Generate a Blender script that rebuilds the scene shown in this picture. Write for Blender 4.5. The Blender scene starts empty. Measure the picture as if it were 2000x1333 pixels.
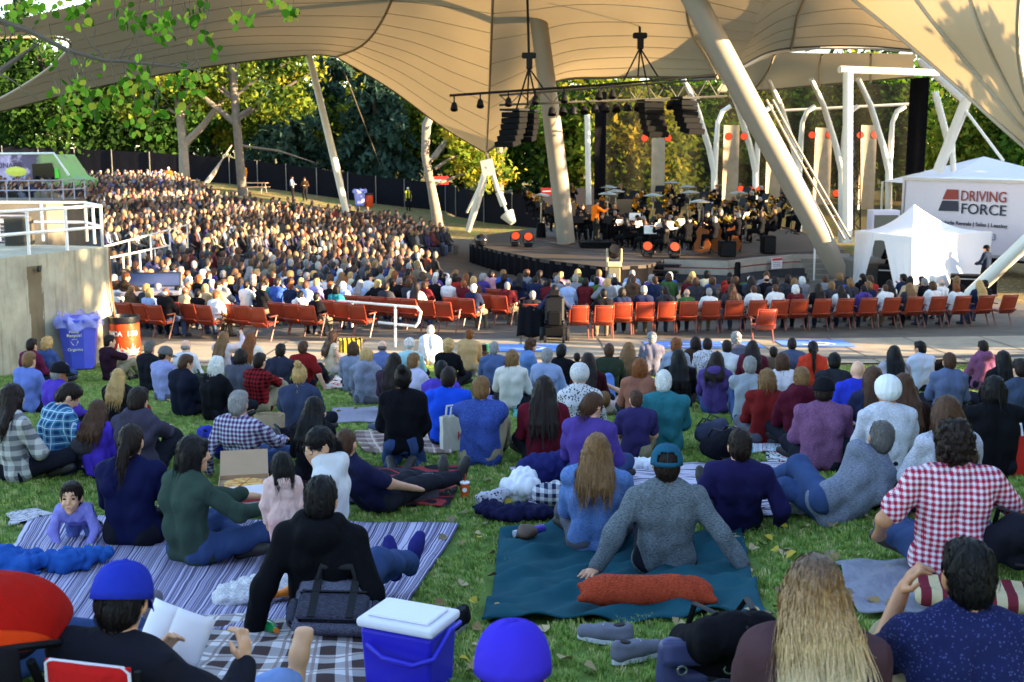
import bpy, math, random
import numpy as np
from mathutils import Vector, Matrix, Euler
random.seed(7); np.random.seed(7)
SC = bpy.context.scene
COL = SC.collection
R = math.radians
# ------------------------------------------------------------ camera, sky, sun, exposure
CAMZ = 4.8; FPX = 2300.0; PITCH = math.atan(366.0 / FPX)
cam_d = bpy.data.cameras.new('camera'); cam = bpy.data.objects.new('camera', cam_d); COL.objects.link(cam)
cam.location = (0, 0, CAMZ); cam.rotation_euler = (math.pi / 2 - PITCH, 0, 0)
cam_d.sensor_width = 36; cam_d.sensor_fit = 'HORIZONTAL'; cam_d.lens = 36 * FPX / 2000
cam_d.clip_start = 0.1; cam_d.clip_end = 2500
cam_d.dof.use_dof = True; cam_d.dof.focus_distance = 9.0; cam_d.dof.aperture_fstop = 5.0
SC.camera = cam
SUN_EL = R(12); SUN_DIR = Vector((0.955, -0.30, 0)).normalized()      # horizontal direction towards the sun
world = bpy.data.worlds.new('World'); SC.world = world; world.use_nodes = True
wn = world.node_tree; wn.nodes.clear()
sky = wn.nodes.new('ShaderNodeTexSky'); sky.sky_type = 'NISHITA'; sky.sun_disc = False
sky.sun_elevation = SUN_EL; sky.sun_rotation = math.atan2(SUN_DIR.x, SUN_DIR.y); sky.altitude = 600
bg = wn.nodes.new('ShaderNodeBackground'); bg.inputs[1].default_value = 0.125
wo = wn.nodes.new('ShaderNodeOutputWorld'); wn.links.new(sky.outputs[0], bg.inputs[0]); wn.links.new(bg.outputs[0], wo.inputs[0])
sun_d = bpy.data.lights.new('sun', 'SUN'); sun = bpy.data.objects.new('sun', sun_d); COL.objects.link(sun)
sun_d.energy = 5.0; sun_d.angle = R(0.5); sun_d.color = (1.0, 0.75, 0.45)
_sv = Vector((SUN_DIR.x * math.cos(SUN_EL), SUN_DIR.y * math.cos(SUN_EL), math.sin(SUN_EL)))
sun.rotation_euler = _sv.to_track_quat('Z', 'Y').to_euler(); sun.location = (60, -20, 40)
vs = SC.view_settings; vs.view_transform = 'Standard'; vs.look = 'None'; vs.gamma = 1.0; vs.use_curve_mapping = False
vs.exposure = 2.9
SC.render.engine = 'CYCLES'
SC.cycles.use_denoising = True
SC.cycles.max_bounces = 6; SC.cycles.diffuse_bounces = 3; SC.cycles.glossy_bounces = 2; SC.cycles.transmission_bounces = 4
SC.cycles.transparent_max_bounces = 12
SC.cycles.caustics_reflective = False; SC.cycles.caustics_refractive = False
SC.cycles.sample_clamp_indirect = 6.0
# ------------------------------------------------------------ geometry of the view: where a point of the place lies
CP, SP = math.cos(PITCH), math.sin(PITCH)
def ray(px, py):
    u = (px - 1000.0) / FPX; v = (666.5 - py) / FPX
    return np.array([u, CP + v * SP, -SP + v * CP])
def at(px, py, Y):
    d = ray(px, py); return Vector((d[0] * Y / d[1], Y, CAMZ + d[2] * Y / d[1]))
# terrain: thin plate spline through levelled points (x, y, metres below the eye)
TP = np.array([(-3,0,1.75),(0,0,1.75),(3,0,1.6),(0,3.3,2.17),(-1.4,4.2,2.32),(1,4,2.25),(1.6,4.1,2.2),(2.4,6.2,2.32),(-1.2,7.1,2.72),(0,6,2.5),(-2.2,7.4,2.66),(-2.7,8.2,2.76),
 (2.6,7.6,2.5),(1.0,7.9,2.8),(0,9.5,2.9),(4.5,9,2.6),(-4.5,9,2.75),(0,11.2,2.97),(-5,11.2,2.97),(5,11.2,2.9),(0,13.6,3.3),(-6,13.6,3.3),(6,13.6,3.25),(0,16.8,3.66),(-7,16.8,3.66),(7,16.8,3.62),
 (0,20,4.05),(-8,20,4.05),(9,20,4.05),(0,24.4,4.38),(-9,24.4,4.36),(10,24.4,4.38),(0,28.7,4.52),(-10,28.7,4.52),(11,28.7,4.52),(0,33,4.66),(-10,33,4.64),(12,33,4.66),(0,40,4.8),(12,42,4.8),(6,48,4.8),(-5,50,4.8),(0,60,4.8),(-3,70,4.72),
 (-12,45,4.6),(-15,42,4.25),(-23,57,3.2),(-16,58,4.0),(-22,75,2.6),(-14,75,3.4),(-30,60,2.6),(-20,92,2.5),(-8,82,4.1),(-8,95,3.3),(0,95,3.5),(5,80,3.9),(15,80,4.2),
 (22,60,4.6),(22,40,4.6),(16,30,4.5),(-30,40,3.0),(-16,27,4.2),(-30,20,3),(30,20,3.6),(30,0,1.4),(-20,0,1.5),(15,5,2),(0,-15,.6),(-15,-15,.6),(15,-15,.6),
 (0,150,2.4),(60,150,3),(-60,150,1.5),(-60,60,1.5),(60,60,3.5),(60,0,1.5),(-60,0,1.5)], float)
def _tps(r2): return r2 * np.log(r2 + 1e-9)
_n = len(TP); _A = np.zeros((_n + 3, _n + 3)); _d2 = ((TP[:, None, :2] - TP[None, :, :2]) ** 2).sum(-1)
_A[:_n, :_n] = _tps(_d2) + np.eye(_n) * 0.6; _A[:_n, _n] = 1; _A[:_n, _n + 1:] = TP[:, :2]; _A[_n, :_n] = 1; _A[_n + 1:, :_n] = TP[:, :2].T
_W = np.linalg.solve(_A, np.concatenate([CAMZ - TP[:, 2], [0, 0, 0]]))
def gz_arr(xy):
    xy = np.asarray(xy, float).reshape(-1, 2); xy = np.clip(xy, (-60, -15), (60, 150)); out = np.empty(len(xy))
    for i in range(0, len(xy), 20000):
        q = xy[i:i + 20000]
        out[i:i + 20000] = _tps(((q[:, None] - TP[None, :, :2]) ** 2).sum(-1)) @ _W[:_n] + _W[_n] + q @ _W[_n + 1:]
    return out
def gz(x, y): return float(gz_arr([(x, y)])[0])
def G(px, py, h=0.0):
    """the point h metres above the ground that stands on this line of sight"""
    d = ray(px, py); t = np.concatenate([np.arange(1.5, 30, .05), np.arange(30, 140, .25)])
    X = d[0] * t; Y = d[1] * t; Z = CAMZ + d[2] * t
    below = np.nonzero(Z < gz_arr(np.stack([X, Y], 1)) + h)[0]
    i = below[0] if len(below) else len(t) - 1
    lo, hi = t[max(i - 1, 0)], t[i]
    for _ in range(12):
        m = (lo + hi) / 2
        if CAMZ + d[2] * m < gz(d[0] * m, d[1] * m) + h: hi = m
        else: lo = m
    x, y = d[0] * hi, d[1] * hi
    return Vector((x, y, gz(x, y)))
# ------------------------------------------------------------ materials
def lin(c):
    if isinstance(c, str):
        c = c.lstrip('#'); c = tuple(int(c[i:i + 2], 16) / 255 for i in (0, 2, 4))
    return tuple(v / 12.92 if v <= .04045 else ((v + .055) / 1.055) ** 2.4 for v in c)
MATS = {}
def _nodes(name):
    m = bpy.data.materials.new(name); m.use_nodes = True; nt = m.node_tree
    return m, nt, nt.nodes['Principled BSDF'], nt.nodes['Material Output']
def N(nt, typ, **kw):
    n = nt.nodes.new('ShaderNode' + typ)
    for k, v in kw.items(): setattr(n, k, v)
    return n
def setin(nt, n, i, v):
    if hasattr(v, 'links') or isinstance(v, bpy.types.NodeSocket): nt.links.new(v, n.inputs[i])
    else: n.inputs[i].default_value = v
def M_(nt, op, a, b=None, c=None):
    n = N(nt, 'Math', operation=op); setin(nt, n, 0, a)
    if b is not None: setin(nt, n, 1, b)
    if c is not None: setin(nt, n, 2, c)
    return n.outputs[0]
def mixc(nt, f, a, b, bt='MIX'):
    n = N(nt, 'Mix', data_type='RGBA', blend_type=bt)
    setin(nt, n, 0, f)
    for i, v in ((6, a), (7, b)):
        if isinstance(v, bpy.types.NodeSocket): nt.links.new(v, n.inputs[i])
        else: n.inputs[i].default_value = (*v[:3], 1)
    return n.outputs[2]
def noise(nt, vec, scale, detail=3, rough=.5, dist=0.0):
    n = N(nt, 'TexNoise'); n.inputs['Scale'].default_value = scale; n.inputs['Detail'].default_value = detail
    n.inputs['Roughness'].default_value = rough; n.inputs['Distortion'].default_value = dist
    if vec is not None: nt.links.new(vec, n.inputs['Vector'])
    return n.outputs['Fac']
def ramp(nt, f, stops):
    n = N(nt, 'ValToRGB'); nt.links.new(f, n.inputs[0]); e = n.color_ramp.elements
    while len(e) < len(stops): e.new(.5)
    for k, (p, c) in enumerate(stops):
        e[k].position = p; e[k].color = (*(c if isinstance(c, (tuple, list)) else (c, c, c)), 1)
    return n.outputs[0]
def bump(nt, b, h, strength=.3, dist=.01):
    n = N(nt, 'Bump'); n.inputs['Strength'].default_value = strength; n.inputs['Distance'].default_value = dist
    nt.links.new(h, n.inputs['Height']); nt.links.new(n.outputs[0], b.inputs['Normal'])
def coords(nt, kind='Object'):
    return N(nt, 'TexCoord').outputs[kind]
def plain(name, col, rough=.6, metal=0.0, var=.12, scale=6.0, bmp=0.0, bscale=40, spec=.4, emit=None, estr=0):
    if name in MATS: return MATS[name]
    m, nt, b, o = _nodes(name); c = lin(col); co = coords(nt)
    if var > 0:
        f = noise(nt, co, scale, 4, .6)
        col_s = mixc(nt, f, tuple(v * (1 - var * 1.6) for v in c), tuple(min(1, v * (1 + var * 1.4)) for v in c)); nt.links.new(col_s, b.inputs['Base Color'])
    else: b.inputs['Base Color'].default_value = (*c, 1)
    b.inputs['Roughness'].default_value = rough; b.inputs['Metallic'].default_value = metal; b.inputs['Specular IOR Level'].default_value = spec
    if bmp: bump(nt, b, noise(nt, co, bscale, 3), bmp, .01)
    if emit: b.inputs['Emission Color'].default_value = (*lin(emit), 1); b.inputs['Emission Strength'].default_value = estr
    MATS[name] = m; return m
def fabric(col, pat='plain', c2=None, c3=None, sc=1.0, coord='Object', rough=.85):
    """woven cloth with wrinkle relief; pat: plain, heather, plaid, check, stripe, zstripe, print, dots, knit"""
    key = f'fabric_{col}_{pat}_{c2}_{c3}_{sc}_{coord}'
    if key in MATS: return MATS[key]
    m, nt, b, o = _nodes(key); m.name = 'cloth_' + pat; c = lin(col); co = coords(nt, coord); a = c; d2 = lin(c2) if c2 else None
    sep = N(nt, 'SeparateXYZ'); nt.links.new(co, sep.inputs[0]); X, Yc, Z = sep.outputs
    if coord == 'UV': Z = Yc
    if pat == 'plaid' or pat == 'check':
        def band(s, f, w, ph=0.0): return M_(nt, 'LESS_THAN', M_(nt, 'FRACT', M_(nt, 'ADD', M_(nt, 'MULTIPLY', s, f * sc), ph)), w)
        if pat == 'plaid':
            s1 = M_(nt, 'MULTIPLY', M_(nt, 'ADD', band(X, 16, .42), band(Z, 16, .42)), .5)
            cs = mixc(nt, s1, c, d2)
            cs = mixc(nt, M_(nt, 'MULTIPLY', M_(nt, 'MAXIMUM', band(X, 16, .10, .35), band(Z, 16, .10, .35)), .85), cs, lin(c3 or '#ffffff'))
        else:
            s1 = M_(nt, 'MULTIPLY', M_(nt, 'ADD', band(X, 11, .5), band(Z, 11, .5)), .5); cs = mixc(nt, s1, c, d2)
    elif pat == 'stripe':
        s = M_(nt, 'FRACT', M_(nt, 'MULTIPLY', X, 20 * sc)); cs = mixc(nt, M_(nt, 'LESS_THAN', s, .5), c, d2)
    elif pat == 'zstripe':
        s = M_(nt, 'FRACT', M_(nt, 'MULTIPLY', Z, 30 * sc)); cs = mixc(nt, M_(nt, 'LESS_THAN', s, .35), c, d2)
    elif pat == 'print' or pat == 'dots':
        v = N(nt, 'TexVoronoi'); v.inputs['Scale'].default_value = (38 if pat == 'print' else 26) * sc; nt.links.new(co, v.inputs['Vector'])
        cs = mixc(nt, M_(nt, 'LESS_THAN', v.outputs['Distance'], .36 if pat == 'print' else .25), c, d2)
    elif pat == 'heather':
        mp = N(nt, 'Mapping'); nt.links.new(co, mp.inputs[0]); mp.inputs['Scale'].default_value = (30, 30, 160)
        cs = mixc(nt, ramp(nt, noise(nt, mp.outputs[0], 2.2, 3, .7), [(.36, 0), (.64, 1)]), tuple(v * .55 for v in c), d2 or tuple(min(1, v * 1.6) for v in c))
    else: cs = None
    f = noise(nt, co, 7, 4, .6)
    if cs is None: cs = mixc(nt, f, tuple(v * .9 for v in c), tuple(min(1, v * 1.1) for v in c))
    else: cs = mixc(nt, .35, cs, mixc(nt, f, (.6, .6, .6), (1, 1, 1)), 'MULTIPLY')
    nt.links.new(cs, b.inputs['Base Color']); b.inputs['Roughness'].default_value = rough; b.inputs['Specular IOR Level'].default_value = .06
    mp = N(nt, 'Mapping'); nt.links.new(co, mp.inputs[0]); mp.inputs['Scale'].default_value = (9, 9, 5) if coord == 'Object' else (1, 1, 1)
    h1 = noise(nt, mp.outputs[0], .9 if coord == 'Object' else 9, 1, .4, 1.6); h2 = noise(nt, co, 260, 2)
    bump(nt, b, M_(nt, 'ADD', h1, M_(nt, 'MULTIPLY', h2, .05)), .55, .03)
    MATS[key] = m; return m
def hair_mat(col):
    key = 'hair_' + col
    if key in MATS: return MATS[key]
    m, nt, b, o = _nodes(key); m.name = 'hair'; c = lin(col); co = coords(nt); mp = N(nt, 'Mapping'); nt.links.new(co, mp.inputs[0]); mp.inputs['Scale'].default_value = (120, 120, 12)
    f = noise(nt, mp.outputs[0], 1.5, 3, .7)
    nt.links.new(mixc(nt, ramp(nt, f, [(.3, 0), (.7, 1)]), tuple(v * .45 for v in c), tuple(min(1, v * 1.5) for v in c)), b.inputs['Base Color'])
    b.inputs['Roughness'].default_value = .45; b.inputs['Specular IOR Level'].default_value = .18; bump(nt, b, f, .6, .01); MATS[key] = m; return m
def skin_mat(col):
    key = 'skin_' + col
    if key in MATS: return MATS[key]
    m, nt, b, o = _nodes(key); m.name = 'skin'; c = lin(col); f = noise(nt, coords(nt), 24, 4, .6)
    nt.links.new(mixc(nt, f, (c[0] * .86, c[1] * .78, c[2] * .74), (min(1, c[0] * 1.1), c[1] * 1.08, c[2] * 1.06)), b.inputs['Base Color'])
    b.inputs['Roughness'].default_value = .5; b.inputs['Subsurface Weight'].default_value = .0; MATS[key] = m; return m
# ------------------------------------------------------------ mesh building
def mesh_from(v, f, name='mesh', smooth=True):
    me = bpy.data.meshes.new(name); v = np.asarray(v, np.float32); 
    if isinstance(f, np.ndarray) and f.ndim == 2:
        k = f.shape[1]; me.vertices.add(len(v)); me.vertices.foreach_set('co', v.ravel()); me.loops.add(f.size); me.loops.foreach_set('vertex_index', f.astype(np.int32).ravel())
        me.polygons.add(len(f)); me.polygons.foreach_set('loop_start', np.arange(0, f.size, k, dtype=np.int32)); me.update(calc_edges=True); me.validate()
    else:
        me.from_pydata([tuple(p) for p in v.tolist()], [], [tuple(q) for q in f]); me.update()
    if smooth: me.polygons.foreach_set('use_smooth', np.ones(len(me.polygons), bool))
    return me
class MB:
    """collects boxes, tubes and sheets that become ONE mesh"""
    def __init__(s): s.v = []; s.f = []; s.m = []; s.mi = 0; s.uv = {}
    def add(s, vs, fs):
        o = len(s.v); s.v += [tuple(p) for p in vs]; s.f += [tuple(i + o for i in q) for q in fs]; s.m += [s.mi] * len(fs); return s
    def box(s, c, d, rot=None, taper=1.0):
        x, y, z = d[0] / 2, d[1] / 2, d[2] / 2; c = Vector(c); P = []
        for sz in (-1, 1):
            t = taper if sz > 0 else 1
            for sx, sy in ((-1, -1), (1, -1), (1, 1), (-1, 1)): P.append(Vector((sx * x * t, sy * y * t, sz * z)))
        if rot is not None: P = [rot @ p for p in P]
        return s.add([p + c for p in P], [(3, 2, 1, 0), (4, 5, 6, 7), (0, 1, 5, 4), (1, 2, 6, 5), (2, 3, 7, 6), (3, 0, 4, 7)])
    def bbox(s, c, d, b=.02, rot=None):
        """box with chamfered upright edges and rims"""
        x, y, z = d[0] / 2, d[1] / 2, d[2] / 2; c = Vector(c); rings = []
        for zz, k in ((-z, b), (-z + b, 0), (z - b, 0), (z, b)):
            X, Y2 = x - k, y - k; q = b
            rings.append([Vector(p + (zz,)) for p in ((-X + q, -Y2), (X - q, -Y2), (X, -Y2 + q), (X, Y2 - q), (X - q, Y2), (-X + q, Y2), (-X, Y2 - q), (-X, -Y2 + q))])
        P = [p for r_ in rings for p in r_]
        if rot is not None: P = [rot @ p for p in P]
        F = [tuple(range(7, -1, -1)), tuple(range(24, 32))]
        for r_ in range(3):
            for i in range(8): j = (i + 1) % 8; F.append((r_ * 8 + i, r_ * 8 + j, r_ * 8 + 8 + j, r_ * 8 + 8 + i))
        return s.add([p + c for p in P], F)
    def tube(s, pts, rad, n=8, cap=True, flat=1.0):
        pts = [Vector(p) for p in pts]; k = len(pts)
        if not isinstance(rad, (list, tuple)): rad = [rad] * k
        P = []; up = None
        for i, p in enumerate(pts):
            t = (pts[min(i + 1, k - 1)] - pts[max(i - 1, 0)]).normalized()
            if up is None: up = t.orthogonal().normalized() if abs(t.z) > .95 else Vector((0, 0, 1))
            a = t.cross(up)
            a = a.normalized() if a.length > 1e-4 else t.orthogonal().normalized()
            b = a.cross(t).normalized(); up = b
            for j in range(n):
                w = 2 * math.pi * j / n; P.append(p + (a * math.cos(w) + b * math.sin(w) * flat) * rad[i])
        F = [(i * n + j, i * n + (j + 1) % n, (i + 1) * n + (j + 1) % n, (i + 1) * n + j) for i in range(k - 1) for j in range(n)]
        if cap: F += [tuple(range(n - 1, -1, -1)), tuple(range((k - 1) * n, k * n))]
        return s.add(P, F)
    def lathe(s, prof, c=(0, 0, 0), n=16, rot=None, sx=1.0, sy=1.0):
        c = Vector(c); P = []
        for r_, z in prof:
            for j in range(n):
                w = 2 * math.pi * j / n; p = Vector((r_ * math.cos(w) * sx, r_ * math.sin(w) * sy, z)); P.append((rot @ p if rot is not None else p) + c)
        k = len(prof); F = [(i * n + j, i * n + (j + 1) % n, (i + 1) * n + (j + 1) % n, (i + 1) * n + j) for i in range(k - 1) for j in range(n)]
        F += [tuple(range(n - 1, -1, -1)), tuple(range((k - 1) * n, k * n))]
        return s.add(P, F)
    def prism(s, poly, off):
        poly = [Vector(p) for p in poly]; off = Vector(off); n = len(poly)
        return s.add(poly + [p + off for p in poly], [tuple(range(n - 1, -1, -1)), tuple(range(n, 2 * n))] + [(i, (i + 1) % n, n + (i + 1) % n, n + i) for i in range(n)])
    def sheet(s, fn, nu, nv, th=0.0):
        P = [fn(i / nu, j / nv) for j in range(nv + 1) for i in range(nu + 1)]
        F = [(j * (nu + 1) + i, j * (nu + 1) + i + 1, (j + 1) * (nu + 1) + i + 1, (j + 1) * (nu + 1) + i) for j in range(nv) for i in range(nu)]
        return s.add(P, F)
    def build(s, name, mats, parent=None, smooth=False, loc=None, solid=0.0):
        me = bpy.data.meshes.new(name); me.from_pydata([tuple(p) for p in s.v], [], s.f); me.update()
        for m in (mats if isinstance(mats, (list, tuple)) else [mats]): me.materials.append(m)
        if any(s.m): me.polygons.foreach_set('material_index', s.m)
        if smooth: me.polygons.foreach_set('use_smooth', np.ones(len(me.polygons), bool))
        o = bpy.data.objects.new(name, me); COL.objects.link(o); o.parent = parent
        if loc is not None: o.location = loc
        if solid: md = o.modifiers.new('thickness', 'SOLIDIFY'); md.thickness = solid; md.offset = 1
        if smooth:
            try: me.set_sharp_from_angle(angle=R(50))
            except Exception: pass
        return o
def uv_sheet(o, nu, nv, su=1.0, sv=1.0):
    me = o.data; uv = me.uv_layers.new(name='UVMap'); li = np.empty(len(me.loops), np.int32); me.loops.foreach_get('vertex_index', li)
    w = nu + 1; u = (li % w) / nu * su; v = (li // w) / nv * sv
    uv.data.foreach_set('uv', np.stack([u, v], 1).astype(np.float32).ravel())
def tag(o, label=None, cat=None, group=None, kind=None):
    if label: o['label'] = label
    if cat: o['category'] = cat
    if group: o['group'] = group
    if kind: o['kind'] = kind
    return o
def thing(name, label, cat, loc=(0, 0, 0), rz=0.0, group=None):
    o = bpy.data.objects.new(name, None); COL.objects.link(o); o.empty_display_size = .1; o.location = loc; o.rotation_euler = (0, 0, rz)
    return tag(o, label, cat, group)
def obj(name, me, mat, parent=None, loc=None):
    o = bpy.data.objects.new(name, me); COL.objects.link(o); o.parent = parent
    if loc is not None: o.location = loc
    if mat is not None:
        if len(me.materials) == 0: me.materials.append(None)
        o.material_slots[0].link = 'OBJECT'; o.material_slots[0].material = mat
    return o
def copy_tree(o, parent=None):
    c = o.copy(); COL.objects.link(c); c.parent = parent
    for ch in list(o.children): copy_tree(ch, c)
    return c
def text(body, size, mat, parent, loc, rot, name='lettering', ext=.003, align='LEFT', bold=0.0, sx=1.0):
    cu = bpy.data.curves.new(name, 'FONT'); cu.body = body; cu.size = size; cu.extrude = ext; cu.align_x = align; cu.offset = bold; cu.resolution_u = 3
    tmp = bpy.data.objects.new(name, cu); COL.objects.link(tmp); bpy.context.view_layer.update()
    me = bpy.data.meshes.new_from_object(tmp.evaluated_get(bpy.context.evaluated_depsgraph_get())); COL.objects.unlink(tmp); bpy.data.objects.remove(tmp)
    me.materials.clear(); me.materials.append(mat); o = bpy.data.objects.new(name, me); COL.objects.link(o); o.parent = parent; o.location = loc; o.rotation_euler = rot; o.scale = (sx, 1, 1)
    return o
# ------------------------------------------------------------ soft bodies: smooth union of tapered limbs, turned into ONE continuous surface
def cone(a, b, ra, rb): return ('c', np.array(a, float), np.array(b, float), float(ra), float(rb))
def ell(c, r, Rm=None): return ('e', np.array(c, float), np.array(r, float), np.eye(3) if Rm is None else np.array(Rm, float))
def sdf_mesh(prims, vox, k=.035, disp=None, inflate=0.0):
    lo = np.full(3, 1e9); hi = -lo; bb = []
    for p in prims:
        if p[0] == 'c': r_ = max(p[3], p[4]); a = np.minimum(p[1], p[2]) - r_; b = np.maximum(p[1], p[2]) + r_
        else: r_ = np.abs(p[3]) @ p[2]; a = p[1] - r_; b = p[1] + r_
        bb.append((a - inflate, b + inflate)); lo = np.minimum(lo, a); hi = np.maximum(hi, b)
    mg = inflate + 2.5 * vox + .01; lo = lo - mg; n = np.ceil((hi + mg - lo) / vox).astype(int) + 1
    F = np.full(n, .5, np.float32); ax = [lo[i] + vox * np.arange(n[i]) for i in range(3)]
    for p, (a, b) in zip(prims, bb):
        m = k + 2 * vox; i0 = np.maximum(((a - m - lo) / vox).astype(int), 0); i1 = np.minimum(((b + m - lo) / vox).astype(int) + 2, n)
        sl = tuple(slice(i0[i], i1[i]) for i in range(3))
        gx = ax[0][sl[0]][:, None, None]; gy = ax[1][sl[1]][None, :, None]; gzz = ax[2][sl[2]][None, None, :]
        if p[0] == 'c':
            A, B = p[1], p[2]; d = B - A; L2 = max(float(d @ d), 1e-9)
            x, y, z = gx - A[0], gy - A[1], gzz - A[2]
            t = np.clip((x * d[0] + y * d[1] + z * d[2]) / L2, 0, 1)
            D = np.sqrt((x - t * d[0]) ** 2 + (y - t * d[1]) ** 2 + (z - t * d[2]) ** 2) - (p[3] + (p[4] - p[3]) * t)
        else:
            x, y, z = gx - p[1][0], gy - p[1][1], gzz - p[1][2]; Q = p[3]; r_ = p[2]
            q = [(x * Q[0, i] + y * Q[1, i] + z * Q[2, i]) / r_[i] for i in range(3)]
            k0 = np.sqrt(q[0] ** 2 + q[1] ** 2 + q[2] ** 2); k1 = np.sqrt((q[0] / r_[0]) ** 2 + (q[1] / r_[1]) ** 2 + (q[2] / r_[2]) ** 2)
            D = k0 * (k0 - 1) / np.maximum(k1, 1e-6)
        f = F[sl]; h = np.clip(.5 + .5 * (f - D) / k, 0, 1); F[sl] = f * (1 - h) + D * h - k * h * (1 - h)
    if inflate: F -= inflate
    if disp is not None: F += disp(ax[0][:, None, None], ax[1][None, :, None], ax[2][None, None, :])
    ins = F < 0
    c8 = [(i, j, l) for i in (0, 1) for j in (0, 1) for l in (0, 1)]
    def sh(A, o): return A[o[0]:A.shape[0] - 1 + o[0], o[1]:A.shape[1] - 1 + o[1], o[2]:A.shape[2] - 1 + o[2]]
    s = sum(sh(ins, o).astype(np.int8) for o in c8); mask = (s > 0) & (s < 8); ci = np.argwhere(mask)
    if len(ci) == 0: return np.zeros((0, 3)), np.zeros((0, 4), int)
    idm = np.full(mask.shape, -1, np.int64); idm[mask] = np.arange(len(ci)); acc = np.zeros((len(ci), 3)); cnt = np.zeros(len(ci))
    for a in c8:
        for axn in range(3):
            if a[axn]: continue
            b = list(a); b[axn] = 1
            fa = F[ci[:, 0] + a[0], ci[:, 1] + a[1], ci[:, 2] + a[2]]; fb = F[ci[:, 0] + b[0], ci[:, 1] + b[1], ci[:, 2] + b[2]]
            cr = (fa < 0) != (fb < 0); t = np.where(cr, fa / np.where(cr, fa - fb, 1), 0)
            p = np.array(a, float)[None] + np.zeros((len(ci), 3)); p[:, axn] += t; acc[cr] += p[cr]; cnt[cr] += 1
    V = lo + (ci + acc / cnt[:, None]) * vox; Q = []
    for axn in range(3):
        A = np.moveaxis(ins, axn, 0); ID = np.moveaxis(idm, axn, 0)
        e0, e1 = A[:-1, 1:-1, 1:-1], A[1:, 1:-1, 1:-1]; ix = np.argwhere(e0 != e1)
        if len(ix) == 0: continue
        i, j, l = ix[:, 0], ix[:, 1] + 1, ix[:, 2] + 1
        q = np.stack([ID[i, j - 1, l - 1], ID[i, j, l - 1], ID[i, j, l], ID[i, j - 1, l]], 1)
        fl = ~A[i, j, l]
        if axn == 1: fl = ~fl
        q[fl] = q[fl][:, ::-1]; Q.append(q)
    Q = np.concatenate(Q); Q = Q[(Q >= 0).all(1)]
    return V, Q
def wrinkle(seed, amp=.006, freq=22.0):
    g = np.random.RandomState(seed); ks = g.normal(size=(5, 3)); ks /= np.linalg.norm(ks, axis=1)[:, None]; ks[:, 2] *= .7; ph = g.uniform(0, 6.28, 5); fr = freq * g.uniform(.5, 1.5, 5)
    def fn(x, y, z):
        o = 0
        for i in range(5):
            w = ks[i, 0] * x + ks[i, 1] * y + ks[i, 2] * z
            o = o + np.sin(w * fr[i] + ph[i] + 1.3 * np.sin(9 * (ks[i, 1] * x - ks[i, 0] * y + .5 * z) + ph[(i + 1) % 5]))
        return np.clip((.9 - np.abs(o)) * amp, -.016, .006).astype(np.float32)
    return fn
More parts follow.
